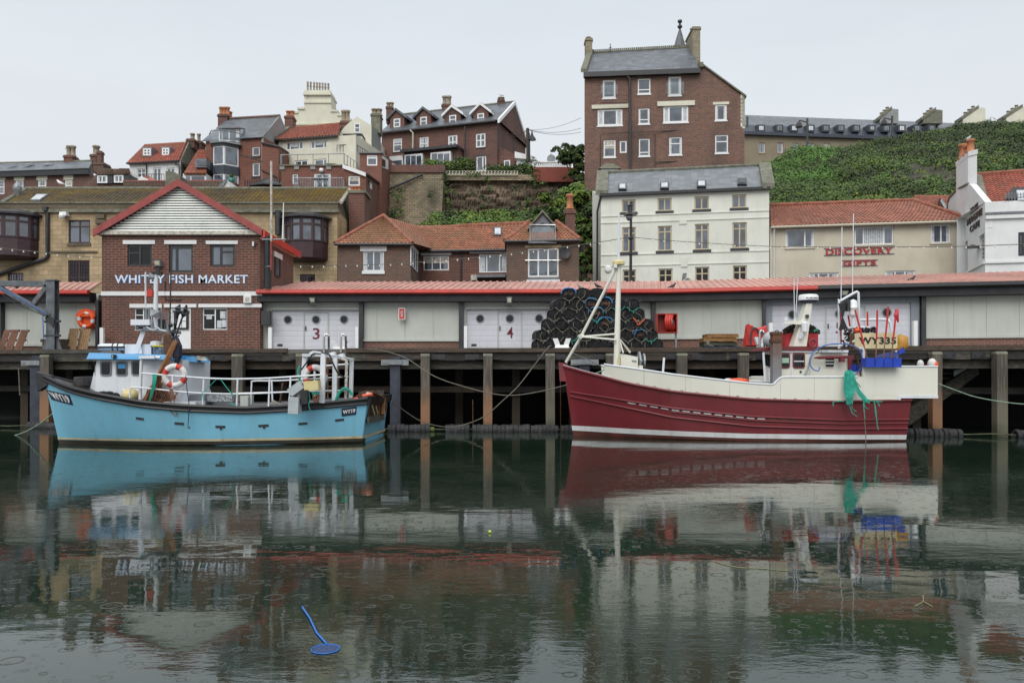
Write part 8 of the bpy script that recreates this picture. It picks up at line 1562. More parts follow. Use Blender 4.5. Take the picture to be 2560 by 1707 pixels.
mb.hexa([rp2(318,540,28.2),rp2(470,550,28.2),rp2(470,550,28.6),rp2(318,540,28.6),rp2(320,522,28.2),rp2(478,518,28.2),rp2(478,518,28.6),rp2(320,522,28.6)]);rm_=mb.build('radar_mast',M['hcream'],wr_,bevel=.02)
c=rp2(515,378,28.5);MB().lathe(c,[(.2,0),(.31,.03),(.335,.09)],20).build('radome_base',M['navy'],rm_,smooth=True);rad_=MB().lathe(c+V(0,0,.1),[(.34,0),(.34,.15),(.3,.2),(.13,.22),(0,.22)],24).build('radome',M['upvc'],rm_,smooth=True)
def cyl(a,b,cc):t=(a-.5)*1.3+.1;R_=.342+cc;return c+V(math.sin(t)*R_,-math.cos(t)*R_,.13+b*.055)
text(rad_,'FURUNO',cyl,M['navy'],.03,.006)
MB().box(*(lambda a,b:(a.x,b.x,28.2,28.35,b.z,a.z))(rp2(490,470,28.3),rp2(512,495,28.3))).build('lamp',M['charcoal'],rm_);mb=MB();mb.lathe(rp2(485,605,28.15),[(.11,0),(.11,.3),(.05,.36)],9);mb.lathe(rp2(335,520,28.3),[(.07,0),(.07,.14)],8);mb.lathe(rp2(472,640,28.2),[(.05,0),(.14,.1)],7,(-1,-.3,.2));mb.build('lamp',M['hwhite'],rm_)
MB().tube([rp2(403,525,28.4),rp2(400,175,28.4)],.014,5).tube([rp2(412,525,28.4),rp2(431,165,28.4)],.014,5).build('whip_aerial',M['hwhite'],rm_)
o=thing('red_net_bin','red bin heaped with brown netting on the red boat wheelhouse roof','bin',rp2(455,722,28.8));a=rp2(325,618,28.9);b=rp2(585,722,28.9);MB().box(a.x,b.x,28.8,29.8,b.z-.05,a.z).build('bin',paint('red_plastic',(.42,.02,.03),.5,.1,3),o,bevel=.03)
random.seed(31);mb=MB()
for i in range(170):
 k=random.random();x=325+265*k;top=590-60*math.sin(k*math.pi);y=random.uniform(top,618);rope(mb,[rp2(x-18,y+8,28.9),rp2(x,y-8,28.75),rp2(x+20,y+6,28.9)],.025,4,2)
mb.build('netting',M['rope']if 0 else paint('olive_net',(.06,.055,.035),.9,.5,8),o);rope(MB(),[rp2(560,605,28.6),rp2(575,590,28.6),rp2(590,600,28.6)],.03).build('teal_end',M['teal'],o)
o=thing('hose_coil','dark red hose coil on the wheelhouse roof beside the red bin','hose',rp2(548,720,28.5));mb=MB();ring(mb,rp2(548,697,28.5),.13,.05,(0,-1,.1));mb.build('coil',M['hred'],o,smooth=True)
for g_,rr_,kk_ in(([rp2(762,740,28.6),rp2(760,380,28.6),rp2(775,358,28.6),rp2(890,292,28.6),rp2(908,292,28.6),rp2(916,320,28.6),rp2(922,560,28.6)],.045,'gantry'),([rp2(922,512,28.6),rp2(1120,508,28.8),rp2(1165,530,28.8),rp2(1180,600,28.8)],.05,'gantry_rail'),([rp2(830,575,28.5),rp2(980,572,28.5),rp2(1005,585,28.5)],.05,'gantry_rail'),([rp2(760,720,28.4),rp2(890,678,28.2)],.045,'gantry_brace'),([rp2(922,738,27.2),rp2(950,745,27.2),rp2(958,790,27.2),rp2(955,970,27.2)],.045,'grab_rail'),([rp2(1212,755,27.5),rp2(1216,815,27.5)],.06,'float_rack_post')):rope(MB(),g_,rr_,8,5).build(kk_,M['hwhite'],rb_,smooth=True)
MB().tube([rp2(776,358,28.6),rp2(784,-230,28.6)],.017,5).tube([rp2(868,300,28.6),rp2(876,-340,28.6)],.016,5).build('whip_aerial',M['hwhite'],rb_)
MB().hexa([rp2(752,378,28.3),rp2(828,376,28.3),rp2(828,376,28.34),rp2(752,378,28.34),rp2(785,488,28.3),rp2(793,488,28.3),rp2(793,488,28.34),rp2(785,488,28.34)]).hexa([rp2(756,593,28.3),rp2(832,585,28.3),rp2(832,585,28.34),rp2(756,593,28.34),rp2(785,488,28.3),rp2(793,488,28.3),rp2(793,488,28.34),rp2(785,488,28.34)]).build('day_shape',M['black'],rb_)
c=rp2(873,488,28.3);H_=rp2(873,345,28.3).z-c.z;MB().lathe(c,[(.06,0),(.13,.06),(.145,.14),(.145,H_*.48),(.165,H_*.5),(.145,H_*.53),(.145,H_-.14),(.12,H_-.06),(.0,H_)],14).build('satellite_dome',M['upvc'],rb_,smooth=True);MB().tube([c,rp2(875,570,28.3)],.04).build('dome_post',M['hwhite'],rb_);MB().box(*(lambda a,b:(a.x,b.x,28.2,28.5,b.z,a.z))(rp2(820,350,28.3),rp2(842,440,28.3))).build('speaker',M['charcoal'],rb_)
random.seed(32);mb=MB()
for i in range(120):x=random.uniform(795,1060);y=random.uniform(578,610)if x>880 else random.uniform(590,730);mb.tube([rp2(x,y,28.3),rp2(x+random.uniform(-22,22),y+random.uniform(-14,14),28.2)],.03,4)
tag(mb.build('deck_machinery',M['black']),'dark tangle of pulleys and chain behind the boat number board','machinery')
a=rp2(846,612,28.2);b=rp2(885,738,28.2);MB().box(a.x,b.x,28.2,28.4,b.z,a.z).build('block',M['rust'],rb_);tag(MB().tube([rp2(885,595,28.1),rp2(930,590,28.1)],.09).build('orange_bundle',M['orange']),'small orange bundle above the number board','bundle')
Zp=27.3;a=Q(r2,892,616,Zp);b=Q(r2,1228,740,Zp);nbd=MB().prism([V(x,Zp,z)for x,z in rrect(a.x,b.x,b.z,a.z,.08)],V(0,.06,0)).build('number_board',paint('pale_yellow_board',(.62,.54,.32),.5,.05,2),rb_)
t0_,t1_=Q(r2,918,705,Zp),Q(r2,1218,648,Zp);text(nbd,'WY335',lambda A_,B_,c_:V(t0_.x+(t1_.x-t0_.x)*A_,Zp-.003-c_,t0_.z+(t1_.z-t0_.z)*B_),M['black'],.035,.006)
o=thing('ochre_buoy','ochre buoy strapped behind the right end of the number board','buoy',Q(r2,1240,745,27.7));mb=MB();mb.tube([Q(r2,1235,640,27.6),Q(r2,1262,665,27.6),Q(r2,1262,710,27.6),Q(r2,1225,742,27.6),Q(r2,1200,735,27.6)],[.1,.22,.24,.16,.08],9);mb.build('buoy',paint('ochre_plastic',(.45,.22,.03),.5,.1,4),o,smooth=True)
for i,(x0,y0,x1,y1,k)in enumerate(((985,815,888,430,.75),(1055,815,1066,432,.62),(1116,815,1153,405,.62),(1180,815,1216,425,.62),(986,640,987,446,.9),(855,640,834,475,.9),(775,700,770,400,.9))):
 Z=27.0 if i<4 else 28.6;A=Q(r2,x0,y0,Z);B=Q(r2,x1,y1,Z);o=thing('flag_pole',['leftmost tall marker pole, red at the top, slanting over the number board','upright red topped marker pole crossing the letter Y side of the number board','red topped marker pole crossing between the two threes of the number board','red topped marker pole at the last digit of the number board','short red stick behind the white rail right of the white dome','short red stick just left of the slanting marker pole','red stick behind the black hourglass day shape'][i],'marker pole',A,'red topped marker poles on the red boat')
 M_=B+(A-B)*k if i<4 else A;MB().tube([A,M_],.02,5).build('shaft',M['oar']if i<4 else M['buoyr'],o);MB().tube([M_,B+(M_-B)*.5+V(.01,0,0),B],[.03,.035,.035],6).build('red_wrapping',paint('red_tape',(.55,.03,.04),.5,.2,6)if i==0 else MATS['red_tape'],o)
 if i in(3,):MB().tube([B+V(.05,0,0),B+V(.0,0,-.2),B+V(.08,0,-.45)],[.04,.09,.02],5).build('flag_rag',MATS['red_tape'],o)
for i in range(4):
 x0_=968+i*71.5;a=Q(r2,x0_,815,26.45);b=Q(r2,x0_+66,888,26.45);o=MB().box(a.x,b.x,26.35,26.75,b.z,a.z);ob=o.build('blue_float',M['floatb'],bevel=.09);tag(ob,['leftmost','second from left','third from left','rightmost'][i]+' blue plastic drum float hung on the stern shelter side','float','blue drum floats in a row')
o=thing('blue_tarpaulin','blue tarpaulin bundle lying behind the row of blue floats','tarpaulin',Q(r2,1180,812,27.5));MB().hexa([Q(r2,1065,812,27.3),Q(r2,1240,808,27.3),Q(r2,1240,808,28.3),Q(r2,1065,812,28.3),Q(r2,1066,788,27.5),Q(r2,1230,752,27.5),Q(r2,1230,752,28.2),Q(r2,1066,788,28.2)]).build('bundle',paint('tarp_blue',(.015,.035,.18),.6,.3,5),o,bevel=.06)
MB().hexa([Q(r2,1235,788,27.4),Q(r2,1292,770,27.4),Q(r2,1292,770,27.8),Q(r2,1235,788,27.8),Q(r2,1238,755,27.4),Q(r2,1275,725,27.4),Q(r2,1275,725,27.8),Q(r2,1238,755,27.8)]).build('float_end',M['floatb'],o,bevel=.05)
for i,x in enumerate((866,913)):ob=MB().box(Q(r2,x-20,0,28.2).x,Q(r2,x+24,0,28.2).x,28.1,28.5,Q(r2,0,925,28.2).z,Q(r2,0,868,28.2).z).build('blue_float',M['floatb'],bevel=.08);tag(ob,'blue float low behind the wheelhouse, '+('left' if i==0 else 'right')+' one of two','float')
rope(MB(),[Q(r2,605,888,27.1),Q(r2,598,915,27.0),Q(r2,560,910,27),Q(r2,530,870,27),Q(r2,530,815,27),Q(r2,570,755,27),Q(r2,650,715,27),Q(r2,740,702,27),Q(r2,850,712,27),Q(r2,915,740,27),Q(r2,945,800,27),Q(r2,945,880,27),Q(r2,890,952,27.1)],.02,6,6).build('hose',paint('blue_hose',(.06,.15,.4),.5,.1,4),rb_)
rope(MB(),[Q(r2,485,965,27.2),Q(r2,520,870,27.2),Q(r2,545,790,27.2),Q(r2,590,760,27.2)],.035).build('grey_hose',M['metal'],rb_)
MB().tube([Q(r2,560,815,27.1),Q(r2,600,812,27.1),Q(r2,830,806,27.2)],[.02,.06,.06],8).box(*(lambda a,b:(a.x,b.x,27.0,27.2,b.z,a.z))(Q(r2,765,815,27.1),Q(r2,800,848,27.1))).build('hydraulic_arm',M['hred'],rb_)
mb=MB();mb.hexa([Q(r2,832,905,27.3),Q(r2,852,905,27.3),Q(r2,852,905,27.6),Q(r2,832,905,27.6),Q(r2,830,800,27.3),Q(r2,878,790,27.3),Q(r2,878,790,27.6),Q(r2,830,800,27.6)]);mb.build('davit_post',M['hred'],rb_);MB().tube([Q(r2,905,800,27.6),Q(r2,935,960,27.6)],.03).build('rusty_rod',M['rust'],rb_)
o=thing('hanging_net','long teal net and frayed rope hanging down the side of the red boat','net',Q(r2,850,1200,26.5));mb=MB();random.seed(33)
for i in range(46):
 k=random.random();x=805+82*k;rope(mb,[Q(r2,845+20*(k-.5),915,26.75),Q(r2,x,960+random.uniform(-25,10),26.5),Q(r2,x-8+random.uniform(-8,8),1060,26.4),Q(r2,825+38*k+random.uniform(-8,8),1150+random.uniform(-20,40),26.3)],.016,4,3)
for i in range(34):
 k=random.random();rope(mb,[Q(r2,865,920,26.7),Q(r2,870+22*k,990,26.5),Q(r2,890+35*k,1070,26.4),Q(r2,945+30*k,1135+random.uniform(-8,16),26.35),Q(r2,975+random.uniform(-10,35),1155+random.uniform(-10,25),26.3)],.016,4,3)
for pts in([(835,1150),(860,1240),(905,1285)],[(850,1150),(870,1220),(898,1242)],[(960,1150),(965,1200),(995,1222)],[(975,1150),(1040,1160),(1110,1165)],[(1040,1158),(1055,1230),(1065,1340),(1075,1390)],[(1040,1155),(1070,1170),(1085,1200)],[(800,1160),(720,1165),(715,1200)],[(815,1170),(845,1200),(868,1260)],[(890,1000),(920,1030),(932,1048)],[(955,1150),(962,1250),(968,1300)],[(1045,1165),(1052,1250),(1060,1300)]):rope(mb,[Q(r2,x,y,26.35)for x,y in pts],.018,4,4)
mb.build('strands',M['teal'],o);rope(MB(),[Q(r2,968,1180,26.4),Q(r2,965,1300,26.4),Q(r2,972,1400,26.4),Q(r2,975,1480,26.4),Q(r2,978,1560,26.3)],.014).build('grey_line',M['rope'],o)
for i,(x0_,x1_,y0,y1)in enumerate(((1385,1437,838,884),(1470,1540,820,884))):
 c=Q(r2,(x0_+x1_)/2,y1+4,27.2);w_=(Q(r2,x1_,0,27.2).x-Q(r2,x0_,0,27.2).x)/2;o=thing('buoy',('smaller plain white' if i==0 else 'larger white and orange')+' buoy peeping over the stern shelter','buoy',c);mb=MB();mb.ball(c+V(0,0,.1),w_,12,(1,1,1.35));mb.build('body',M['buoyw'],o,smooth=True)
 MB().ball(c+V(w_*.5,-w_*.35,.06),w_*.8,10,(.9,1,1.3)).build('orange_patch',M['orange'],o)if i else None
tag(MB().box(Q(r2,1437,0,27.3).x,Q(r2,1540,0,27.3).x,27.2,27.5,Q(r2,0,890,27.2).z,Q(r2,0,874,27.2).z).build('orange_board',M['orange']),'thin orange board between the two buoys on the stern shelter','board')
for pts in([(350,938),(430,905),(500,872)],[(500,875),(440,920),(430,945),(500,970)]):rope(MB(),[Q(r1,x,y,29)for x,y in pts],.02).build('deck_line',M['grope'],rb_)
# ------------------------------------------------------------------ mooring ropes
def line(lab,pts,r=.019,mat='rope'):mb=MB();rope(mb,pts,r,6,8);tag(mb.build('mooring_rope',M[mat],smooth=True),lab,'rope','mooring ropes')
line('mooring rope drooping from the quay edge beside shutter 3 to the red bow',[Q(b2,1780,345,32),Q(b2,1930,355,31.8),Q(k3,250,350,31.6),Q(k3,600,570,31),Q(k3,1000,705,30.3),Q(k3,1300,775,30),Q(k3,1500,790,29.8),Q(k3,1700,770,29.6),Q(k3,1900,730,29.5),Q(k3,2150,668,29.4)])
line('long slack rope from the blue stern, low over the water, up to a bollard',[Q(k3,90,852,28.5),Q(k3,250,980,29.5),Q(k3,450,1100,30),Q(k3,700,1160,30.6),Q(k3,900,1145,31),Q(k3,1170,1045,31),Q(k3,1400,850,31),Q(k3,1580,680,31.2),Q(k3,1780,420,31.5),Q(k3,1930,230,31.7),Q(lp,680,1100,31.9)])
line('pale green stern rope of the red boat running off to the right',[Q(q4,995,640,28.5),Q(q4,1250,735,28.3),Q(q4,1500,820,28),Q(q4,1850,885,27.5),Q(q4,2200,922,27),Q(q4,2700,940,26)],.02,'grope')
line('green tinged bow rope of the blue boat dipping to the tyres at the far left',[Q(zm(0,840,5.4075),x,y,Z)for x,y,Z in((740,1025,26.2),(560,1170,27.5),(350,1290,29),(180,1345,29.8),(0,1368,30.2),(-200,1370,30.5))],.024,'grope')
line('thin rope from the quay bollard down to the red boat mast foot',[Q(lp,940,1190,29.5),Q(lp,1150,1280,29.2),Q(lp,1450,1430,28.6)],.018)
# ------------------------------------------------------------------ things on the quay
M['potnet']=paint('black_pot_netting',(.018,.018,.018),.9,.5,12);M['rubrope']=paint('rust_brown_board',(.13,.05,.025),.9,.4,6)
M['bluer']=paint('blue_pot_rope',(.03,.2,.45),.7,.2,8)
def mkpot(v,hoop):
 r=thing('lobster_pot','black netted lobster pot','lobster pot',(0,0,0));W,H_,D=.31,.5,.62
 arch=lambda k,s=1:[V(-W*s,k,0),V(-W*s,k,.24*s),V(-W*.9*s,k,.37*s),V(-W*.6*s,k,.46*s),V(0,k,.49*s),V(W*.6*s,k,.46*s),V(W*.9*s,k,.37*s),V(W*s,k,.24*s),V(W*s,k,0)]
 mb=MB()
 for k in(0,D/2,D):mb.tube(arch(k),.015,5)
 for x in(-W,W):mb.tube([(x,0,.02),(x,D,.02)],.02,4)
 mb.tube([(0,0,.5),(0,D,.5)],.018,4);mb.tube([(-W,0,.02),(W,0,.02)],.022,4);mb.build('frame',M['black'],r)
 mb=MB();random.seed(v)
 A=[arch(D*k/4,.97)for k in range(5)];rows=[]
 mb.grid(A)
 nb=arch(.03,.95);mb.poly([nb[i]for i in range(len(nb))]);nb=arch(D,.95);mb.poly(nb)
 net=mb.build('netting',M['potnet'],r)
 mb=MB()
 for i in range(9):
  x=-W+2*W*(i+.5)/9;x2=x+random.uniform(-.09,.09);zt=.42*(1-(x/W)**2*.5);mb.tube([(x,-.012,.03),(x2,-.02,zt*.5),(x,-.012,zt)],.007,3)
 for j in range(14):a_=random.uniform(-W*.8,W*.8);z_=random.uniform(.05,.4);mb.tube([(a_,-.03,z_),(a_+random.uniform(-.12,.12),-.05,z_+random.uniform(-.1,.1)),(a_+random.uniform(-.2,.2),-.03,z_+random.uniform(-.12,.12))],.008,3)
 for j in range(5):z=.06+.08*j;mb.tube([(-W*.9,-.014,z),(0,-.02,z+random.uniform(-.03,.03)),(W*.9,-.014,z)],.007,3)
 mb.build('mesh_cords',M['charcoal'],r)
 if hoop:mb=MB();mb.tube([p+V(0,-.03,.01)for p in arch(0,1.02)[1:-1]],.03,6);mb.build('coloured_hoop',M[hoop],r)
 mb=MB();mb.box(-W*.55,W*.55,-.025,-.015,.16,.3);
 if v in(1,4):mb.build('escape_panel',M['rubrope'],r)
 cache(r);return r
protos=[mkpot(0,None),mkpot(1,'bluer'),mkpot(2,None),mkpot(3,None),mkpot(4,'bluer')]
rowsP=[('top',762,[(1422,1),(1458,3),(1493,2)]),('second',786,[(1403,2),(1441,0),(1479,4),(1513,1),(1546,3),(1581,2)]),('third',811,[(1384,3),(1420,2),(1455,0),(1490,1),(1526,2),(1562,0),(1596,3)]),('fourth',834,[(1371,2),(1406,3),(1441,2),(1478,0),(1513,1),(1547,2),(1580,0),(1614,3)]),('fifth',856,[(1357,3),(1394,2),(1429,0),(1465,2),(1500,0),(1533,3),(1568,2),(1602,1),(1626,0)]),('bottom',880,[(1346,2),(1376,3),(1412,2),(1448,0),(1484,2),(1520,3),(1552,0),(1586,2),(1618,0),(1640,2)])]
used=set();random.seed(41);rp_mb={'rope':MB(),'teal':MB(),'orange':MB()}
hb={0:DECK+.0}
for ri,(rn,vb,lst)in enumerate(rowsP):
 lvl=5-ri;z=DECK+lvl*.435
 for i,(u,k)in enumerate(lst):
  Z=34.1+.0*lvl;x=(u-1280)*Z/2000
  lab=f'{"blue hooped" if k in (1, 4) else "black netted"} lobster pot, {ORD[i]} from left in {rn} row of the stack'
  ro=protos[k]
  if k not in used:used.add(k);o=ro;o.location=(x,Z,z);o['label']=lab;o['group']='lobster pots stacked against the shed'
  else:o=clone(ro,(x,Z,z),lab,'lobster pots stacked against the shed')
  o.rotation_euler=(0,random.uniform(-.06,.06),random.uniform(-.25,.25));s=random.uniform(.92,1.04);o.scale=(s*random.uniform(.9,1.08),1,s*random.uniform(.88,1.0))
  kk='rope' if random.random()<.86 else 'teal'
  if random.random()<.85:
   c=V(x,Z-.12,z);w_=.26;d=random.uniform(-.05,.05)
   if random.random()<.5:rope(rp_mb['rope'],[c+V(random.uniform(-.2,.2),-.08,.3),c+V(random.uniform(-.15,.15),-.1,.1),c+V(random.uniform(-.25,.25),-.08,-.12)],.013,4,3)
   rope(rp_mb[kk],[c+V(-w_,0,.05+d),c+V(-.12,-.05,-.05),c+V(0,-.06,-.1-d),c+V(.13,-.05,-.04),c+V(w_,0,.07-d)],.016,4,3);rope(rp_mb[kk],[c+V(0,-.06,-.08),c+V(.02,-.07,-.2)],.02,4,2)
rope(rp_mb['orange'],[P(1583,795,33.8),P(1592,805,33.8),P(1596,812,33.8),P(1612,797,33.8)],.022,4,3)
for k,mb in rp_mb.items():tag(mb.build('pot_lashings',M[k]),{'rope':'pale grey ropes looped over the stacked lobster pots','teal':'teal ropes looped over the stacked lobster pots','orange':'short orange rope on the right side of the lobster pot stack'}[k],'rope')
for u0,u1,v0,v1,ds,Z in((1384,1425,846,870,'white two horned mooring bollard in front of the lobster pots',32.2),(830,866,852,874,'white two horned mooring bollard behind the quay ladder hoops',32.9),(1893,1912,843,866,'white mooring bollard beside the red bag',31.5)):
 a=P(u0,v0,Z);b=P(u1,v1+6,Z);w_=b.x-a.x;h=a.z-b.z;o=thing('mooring_bollard',ds,'bollard',((a.x+b.x)/2,Z,b.z),'white mooring bollards')
 mb=MB();mb.hexa([(a.x,Z-.2,b.z),(b.x,Z-.2,b.z),(b.x,Z+.2,b.z),(a.x,Z+.2,b.z),(a.x+w_*.12,Z-.12,b.z+h*.45),(b.x-w_*.12,Z-.12,b.z+h*.45),(b.x-w_*.12,Z+.12,b.z+h*.45),(a.x+w_*.12,Z+.12,b.z+h*.45)]);mb.build('base',M['upvc'],o,bevel=.03)
 for s_,x_ in((-1,a.x+w_*.25),(1,b.x-w_*.25)):MB().hexa([(x_-.1,Z-.09,b.z+h*.4),(x_+.1,Z-.09,b.z+h*.4),(x_+.1,Z+.09,b.z+h*.4),(x_-.1,Z+.09,b.z+h*.4),(x_-.1+s_*.1,Z-.09,a.z),(x_+.1+s_*.1,Z-.09,a.z),(x_+.1+s_*.1,Z+.09,a.z),(x_-.1+s_*.1,Z+.09,a.z)]).build('horn',M['upvc'],o,bevel=.02)
rope(MB(),[Q(lp,690,1110,31.8),Q(lp,760,1080,31.9),Q(lp,820,1085,31.9),Q(lp,850,1120,31.8)],.035)
for x0,x1,m,yt,yb,Z,ds in((1270,1325,b2,172,385,32.3,'left steel grab hoop of the quay ladder above shutter 3'),(1470,1525,b2,172,380,32.3,'right steel grab hoop of the quay ladder above shutter 3'),(1441,1473,zI,1338,1465,31,'steel grab hoop beside the red bag')):
 mb=MB();rope(mb,[Q(m,x0,yb,Z),Q(m,x0,yt+25,Z),Q(m,x0+8,yt+3,Z),Q(m,(x0+x1)/2,yt,Z),Q(m,x1-6,yt+4,Z),Q(m,x1,yt+25,Z),Q(m,x1+4,yb,Z+.3)],.045,7,3);tag(mb.build('grab_hoop',M['steel'],smooth=True),ds,'grab rail')
o=thing('quay_ladder','dark rusty ladder down the quay seen through the blue boat stern frame','ladder',Q(b2,1380,1000,32));mb=MB();[mb.tube([Q(b2,x,400,32),Q(b2,x+5,1000,32)],.035,5)for x in(1310,1438)];mb.build('rail',M['rust'],o);mb=MB();[mb.tube([Q(b2,1310,y,32),Q(b2,1440,y,32)],.025,5)for y in range(420,1000,72)];mb.build('rungs',M['rust'],o)
for m,x,y0,y1 in((k3,1044,840,1180),(k3,2075,560,1180)):mb=MB();mb.tube([Q(m,x,y0,32.4),Q(m,x+3,y1,32.4)],.02,4);tag(mb.build('hanging_chain',M['rust']),'thin rusty chain hanging under the quay '+('between two orange footed piles' if x<1500 else 'just left of the red bow'),'chain')
mb=MB();mb.tube([Q(zm(0,840,5.4075),250,430,32),Q(zm(0,840,5.4075),268,800,32)],.02,4);tag(mb.build('hanging_rope',M['rope']),'short pale rope hanging beside the far left steel pile','rope')
o=thing('lifebuoy_housing','orange lifebuoy in its round orange housing on the left shed wall','lifebuoy',Q(b1,578,340,37.4));c=Q(b1,578,238,37.35);R=Q(b1,680,238,37.35).x-c.x;MB().lathe(c,[(R,-.22),(R,0),(R*.96,.04),(0,.04)],24,(0,1,0)).build('housing',M['orange'],o,smooth=False)
lifering(o,c+V(0,-.3,-.03),R*.66,R*.2,(0,-1,0),.35,('refl','orange'));mb=MB();a=Q(b1,478,190,36.9);mb.prism([V(c.x+R*math.cos(t),36.98,c.z+R*math.sin(t))for t in[math.pi*(.08+.84*k/14)for k in range(15)]]+[],V(0,.04,0));mb.build('hood',M['orange'],o)
def pallet(o,org,ex,ey,ez,mat,n=6):
 for k in range(n):a=org+ex*(k/n*1.0+.02);MB().hexa([a,a+ex*.18,a+ex*.18+ez*.15,a+ez*.15,a+ey,a+ex*.18+ey,a+ex*.18+ey+ez*.15,a+ey+ez*.15]).build('slat',M[mat],o)
 for k in(0,.45,.9):a=org+ey*k+ez*.17;MB().hexa([a,a+ex,a+ex+ez*.6,a+ez*.6,a+ey*.1,a+ex+ey*.1,a+ex+ey*.1+ez*.6,a+ey*.1+ez*.6]).build('bearer',M[mat],o)
M['pal']=wood('reddish_pallet_wood',(.19,.085,.05),(.11,.05,.03),axis=(14,14,1));M['pal2']=wood('pale_pallet_wood',(.3,.19,.095),(.2,.11,.055),axis=(14,14,1));M['palf']=wood('flat_pallet_wood',(.36,.2,.07),(.22,.11,.04))
for m,xa_,xb_,yt,Z,mt,ds in((zF,8,62,1310,36.2,'pal','reddish pallet leaning on the left shed, leftmost of three'),(zF,70,135,1308,35.9,'pal','reddish pallet leaning on the left shed, middle of three'),(zF,150,215,1310,35.6,'pal','reddish pallet leaning on the left shed, rightmost of three'),(zF,587,670,1298,35.7,'pal2','upright pale pallet under the orange lifebuoy'),(zF,680,768,1302,35.9,'pal2','upright pale pallet with gaps at its foot right under the orange lifebuoy')):
 a=Q(m,xa_,yt,Z);b=Q(m,xb_,yt,Z);w_=b.x-a.x;o=thing('pallet',ds,'pallet',((a.x+b.x)/2,Z,DECK),'pallets leaning by the left shed');h=a.z-DECK
 pallet(o,V(a.x,Z-.3,DECK),V(w_*1.02,0,0),V(.12 if mt=='pal' else 0,.35,h),V(0,.13,.0),mt,5)
o=thing('sleeper_stack','stack of dark old timber sleepers behind the crane post','timber stack',Q(zF,465,1500,35.5))
for k,(x0_,x1_,y0,y1)in enumerate(((355,585,1388,1415),(370,580,1415,1448),(335,600,1448,1490))):a=Q(zF,x0_,y0,35.5);b=Q(zF,x1_,y1,35.5);MB().box(a.x,b.x,35.4,35.9,b.z,a.z-.01).build('sleeper',M['plank'],o,bevel=.02)
M['cranem']=paint('dull_crane_steel',(.13,.145,.16),.5,.25,4,(.08,.07,.06),.5,True,metal=.3)
o=thing('quay_crane','grey steel quay crane with angled post, brace and blue roped boom at the left','crane',Q(zF,432,1500,34.6));Zc=34.6
a=Q(zF,396,892,Zc);b=Q(zF,467,1500,Zc);wd=(b.x-a.x);cm=(a.x+b.x)/2;mb=MB();mb.box(a.x,b.x,Zc-.04,Zc,DECK,a.z);mb.box(a.x,b.x,Zc+.3,Zc+.34,DECK,a.z);mb.box(cm-.04,cm+.04,Zc,Zc+.3,DECK,a.z);mb.box(a.x-.05,b.x+.05,Zc-.08,Zc+.38,a.z,a.z+.05);mb.prism([V(a.x-.25,Zc+.1,DECK),V(b.x+.25,Zc+.1,DECK),V(b.x,Zc+.1,DECK+.8),V(a.x,Zc+.1,DECK+.8)],V(0,.05,0));mb.build('post',M['cranem'],o)
def beam2(m,x0,y0,x1,y1,w_,Z,mat,nm,dp=.25):mb=MB();A=Q(m,x0,y0,Z);B=Q(m,x1,y1,Z);h=(B-A).normalized();s_=V(-h.z,0,h.x)*w_;mb.hexa([A-s_,B-s_,B-s_+V(0,dp,0),A-s_+V(0,dp,0),A+s_,B+s_,B+s_+V(0,dp,0),A+s_+V(0,dp,0)]);return mb.build(nm,M[mat],o)
beam2(zF,400,918,-120,912,.12,Zc,'cranem','top_beam');beam2(zF,398,932,268,1100,.09,Zc,'cranem','brace');beam2(zF,-60,925,415,1190,.09,Zc-.1,'cranem','boom')
mb=MB();mb.hexa([Q(zF,380,1215,Zc-.1),Q(zF,450,1290,Zc-.1),Q(zF,450,1290,Zc),Q(zF,380,1215,Zc),Q(zF,400,1185,Zc-.1),Q(zF,465,1210,Zc-.1),Q(zF,465,1210,Zc),Q(zF,400,1185,Zc)]);mb.build('boom_bracket',M['charcoal'],o);[MB().tube([Q(zF,380,y,Zc),Q(zF,515,y-3,Zc)],.06,5).build('clamp',M['charcoal'],o)for y in(1240,1362)]
rope(MB(),[Q(zF,0,950,Zc-.2),Q(zF,200,1062,Zc-.2),Q(zF,400,1175,Zc-.2)],.02).tube([Q(zF,365,1190,Zc-.2),Q(zF,372,1390,Zc-.2)],.025,5).build('blue_rope',MATS['blue_hose'],o);rope(MB(),[Q(zF,20,1010,Zc-.2),Q(zF,150,1095,Zc-.2),Q(zF,320,1165,Zc-.2),Q(zF,395,1200,Zc-.2)],.018).build('slack_cable',M['charcoal'],o);MB().tube([Q(zF,490,1260,35),Q(zF,490,1335,35)],.09,6).build('hook_block',M['lead'],o)
o=thing('warning_sign','small red notice with white text lines on the panel between shutters 3 and 4','sign',Q(zH,658,1065,36.8));a=Q(zH,628,962,36.85);b=Q(zH,688,1065,36.85);MB().box(a.x,b.x,36.85,36.88,b.z,a.z).build('board',M['upvc'],o);sgn=MB().box(a.x+.03,b.x-.03,36.84,36.852,b.z+.03,a.z-.03).build('face',M['redp'],o)
for i,tx in enumerate(('LANDING','POINT FOR','FISH ONLY','NO MOORING')):
 z0=b.z+(a.z-b.z)*(.62-.135*i);text(sgn,tx,lambda A_,B_,c_,z0=z0:V(a.x+.1+(b.x-a.x-.2)*A_,36.836-c_,z0+.09*B_),M['upvc'],.01,.004)
o=thing('hose_reel_cabinet','open red cabinet with a red hose reel on a post beside the lobster pots','hose reel',Q(lp,2090,1100,34.8));a=Q(lp,1965,703,34.8);b=Q(lp,2222,945,34.8)
mb=MB();mb.box(a.x,b.x,35.15,35.2,b.z,a.z);
for q_ in((a.x,a.x+.05,34.75,35.15,b.z,a.z),(b.x-.05,b.x,34.75,35.15,b.z,a.z),(a.x+.05,b.x-.05,34.75,35.15,b.z,b.z+.05),(a.x+.05,b.x-.05,34.75,35.15,a.z-.05,a.z)):mb.box(*q_)
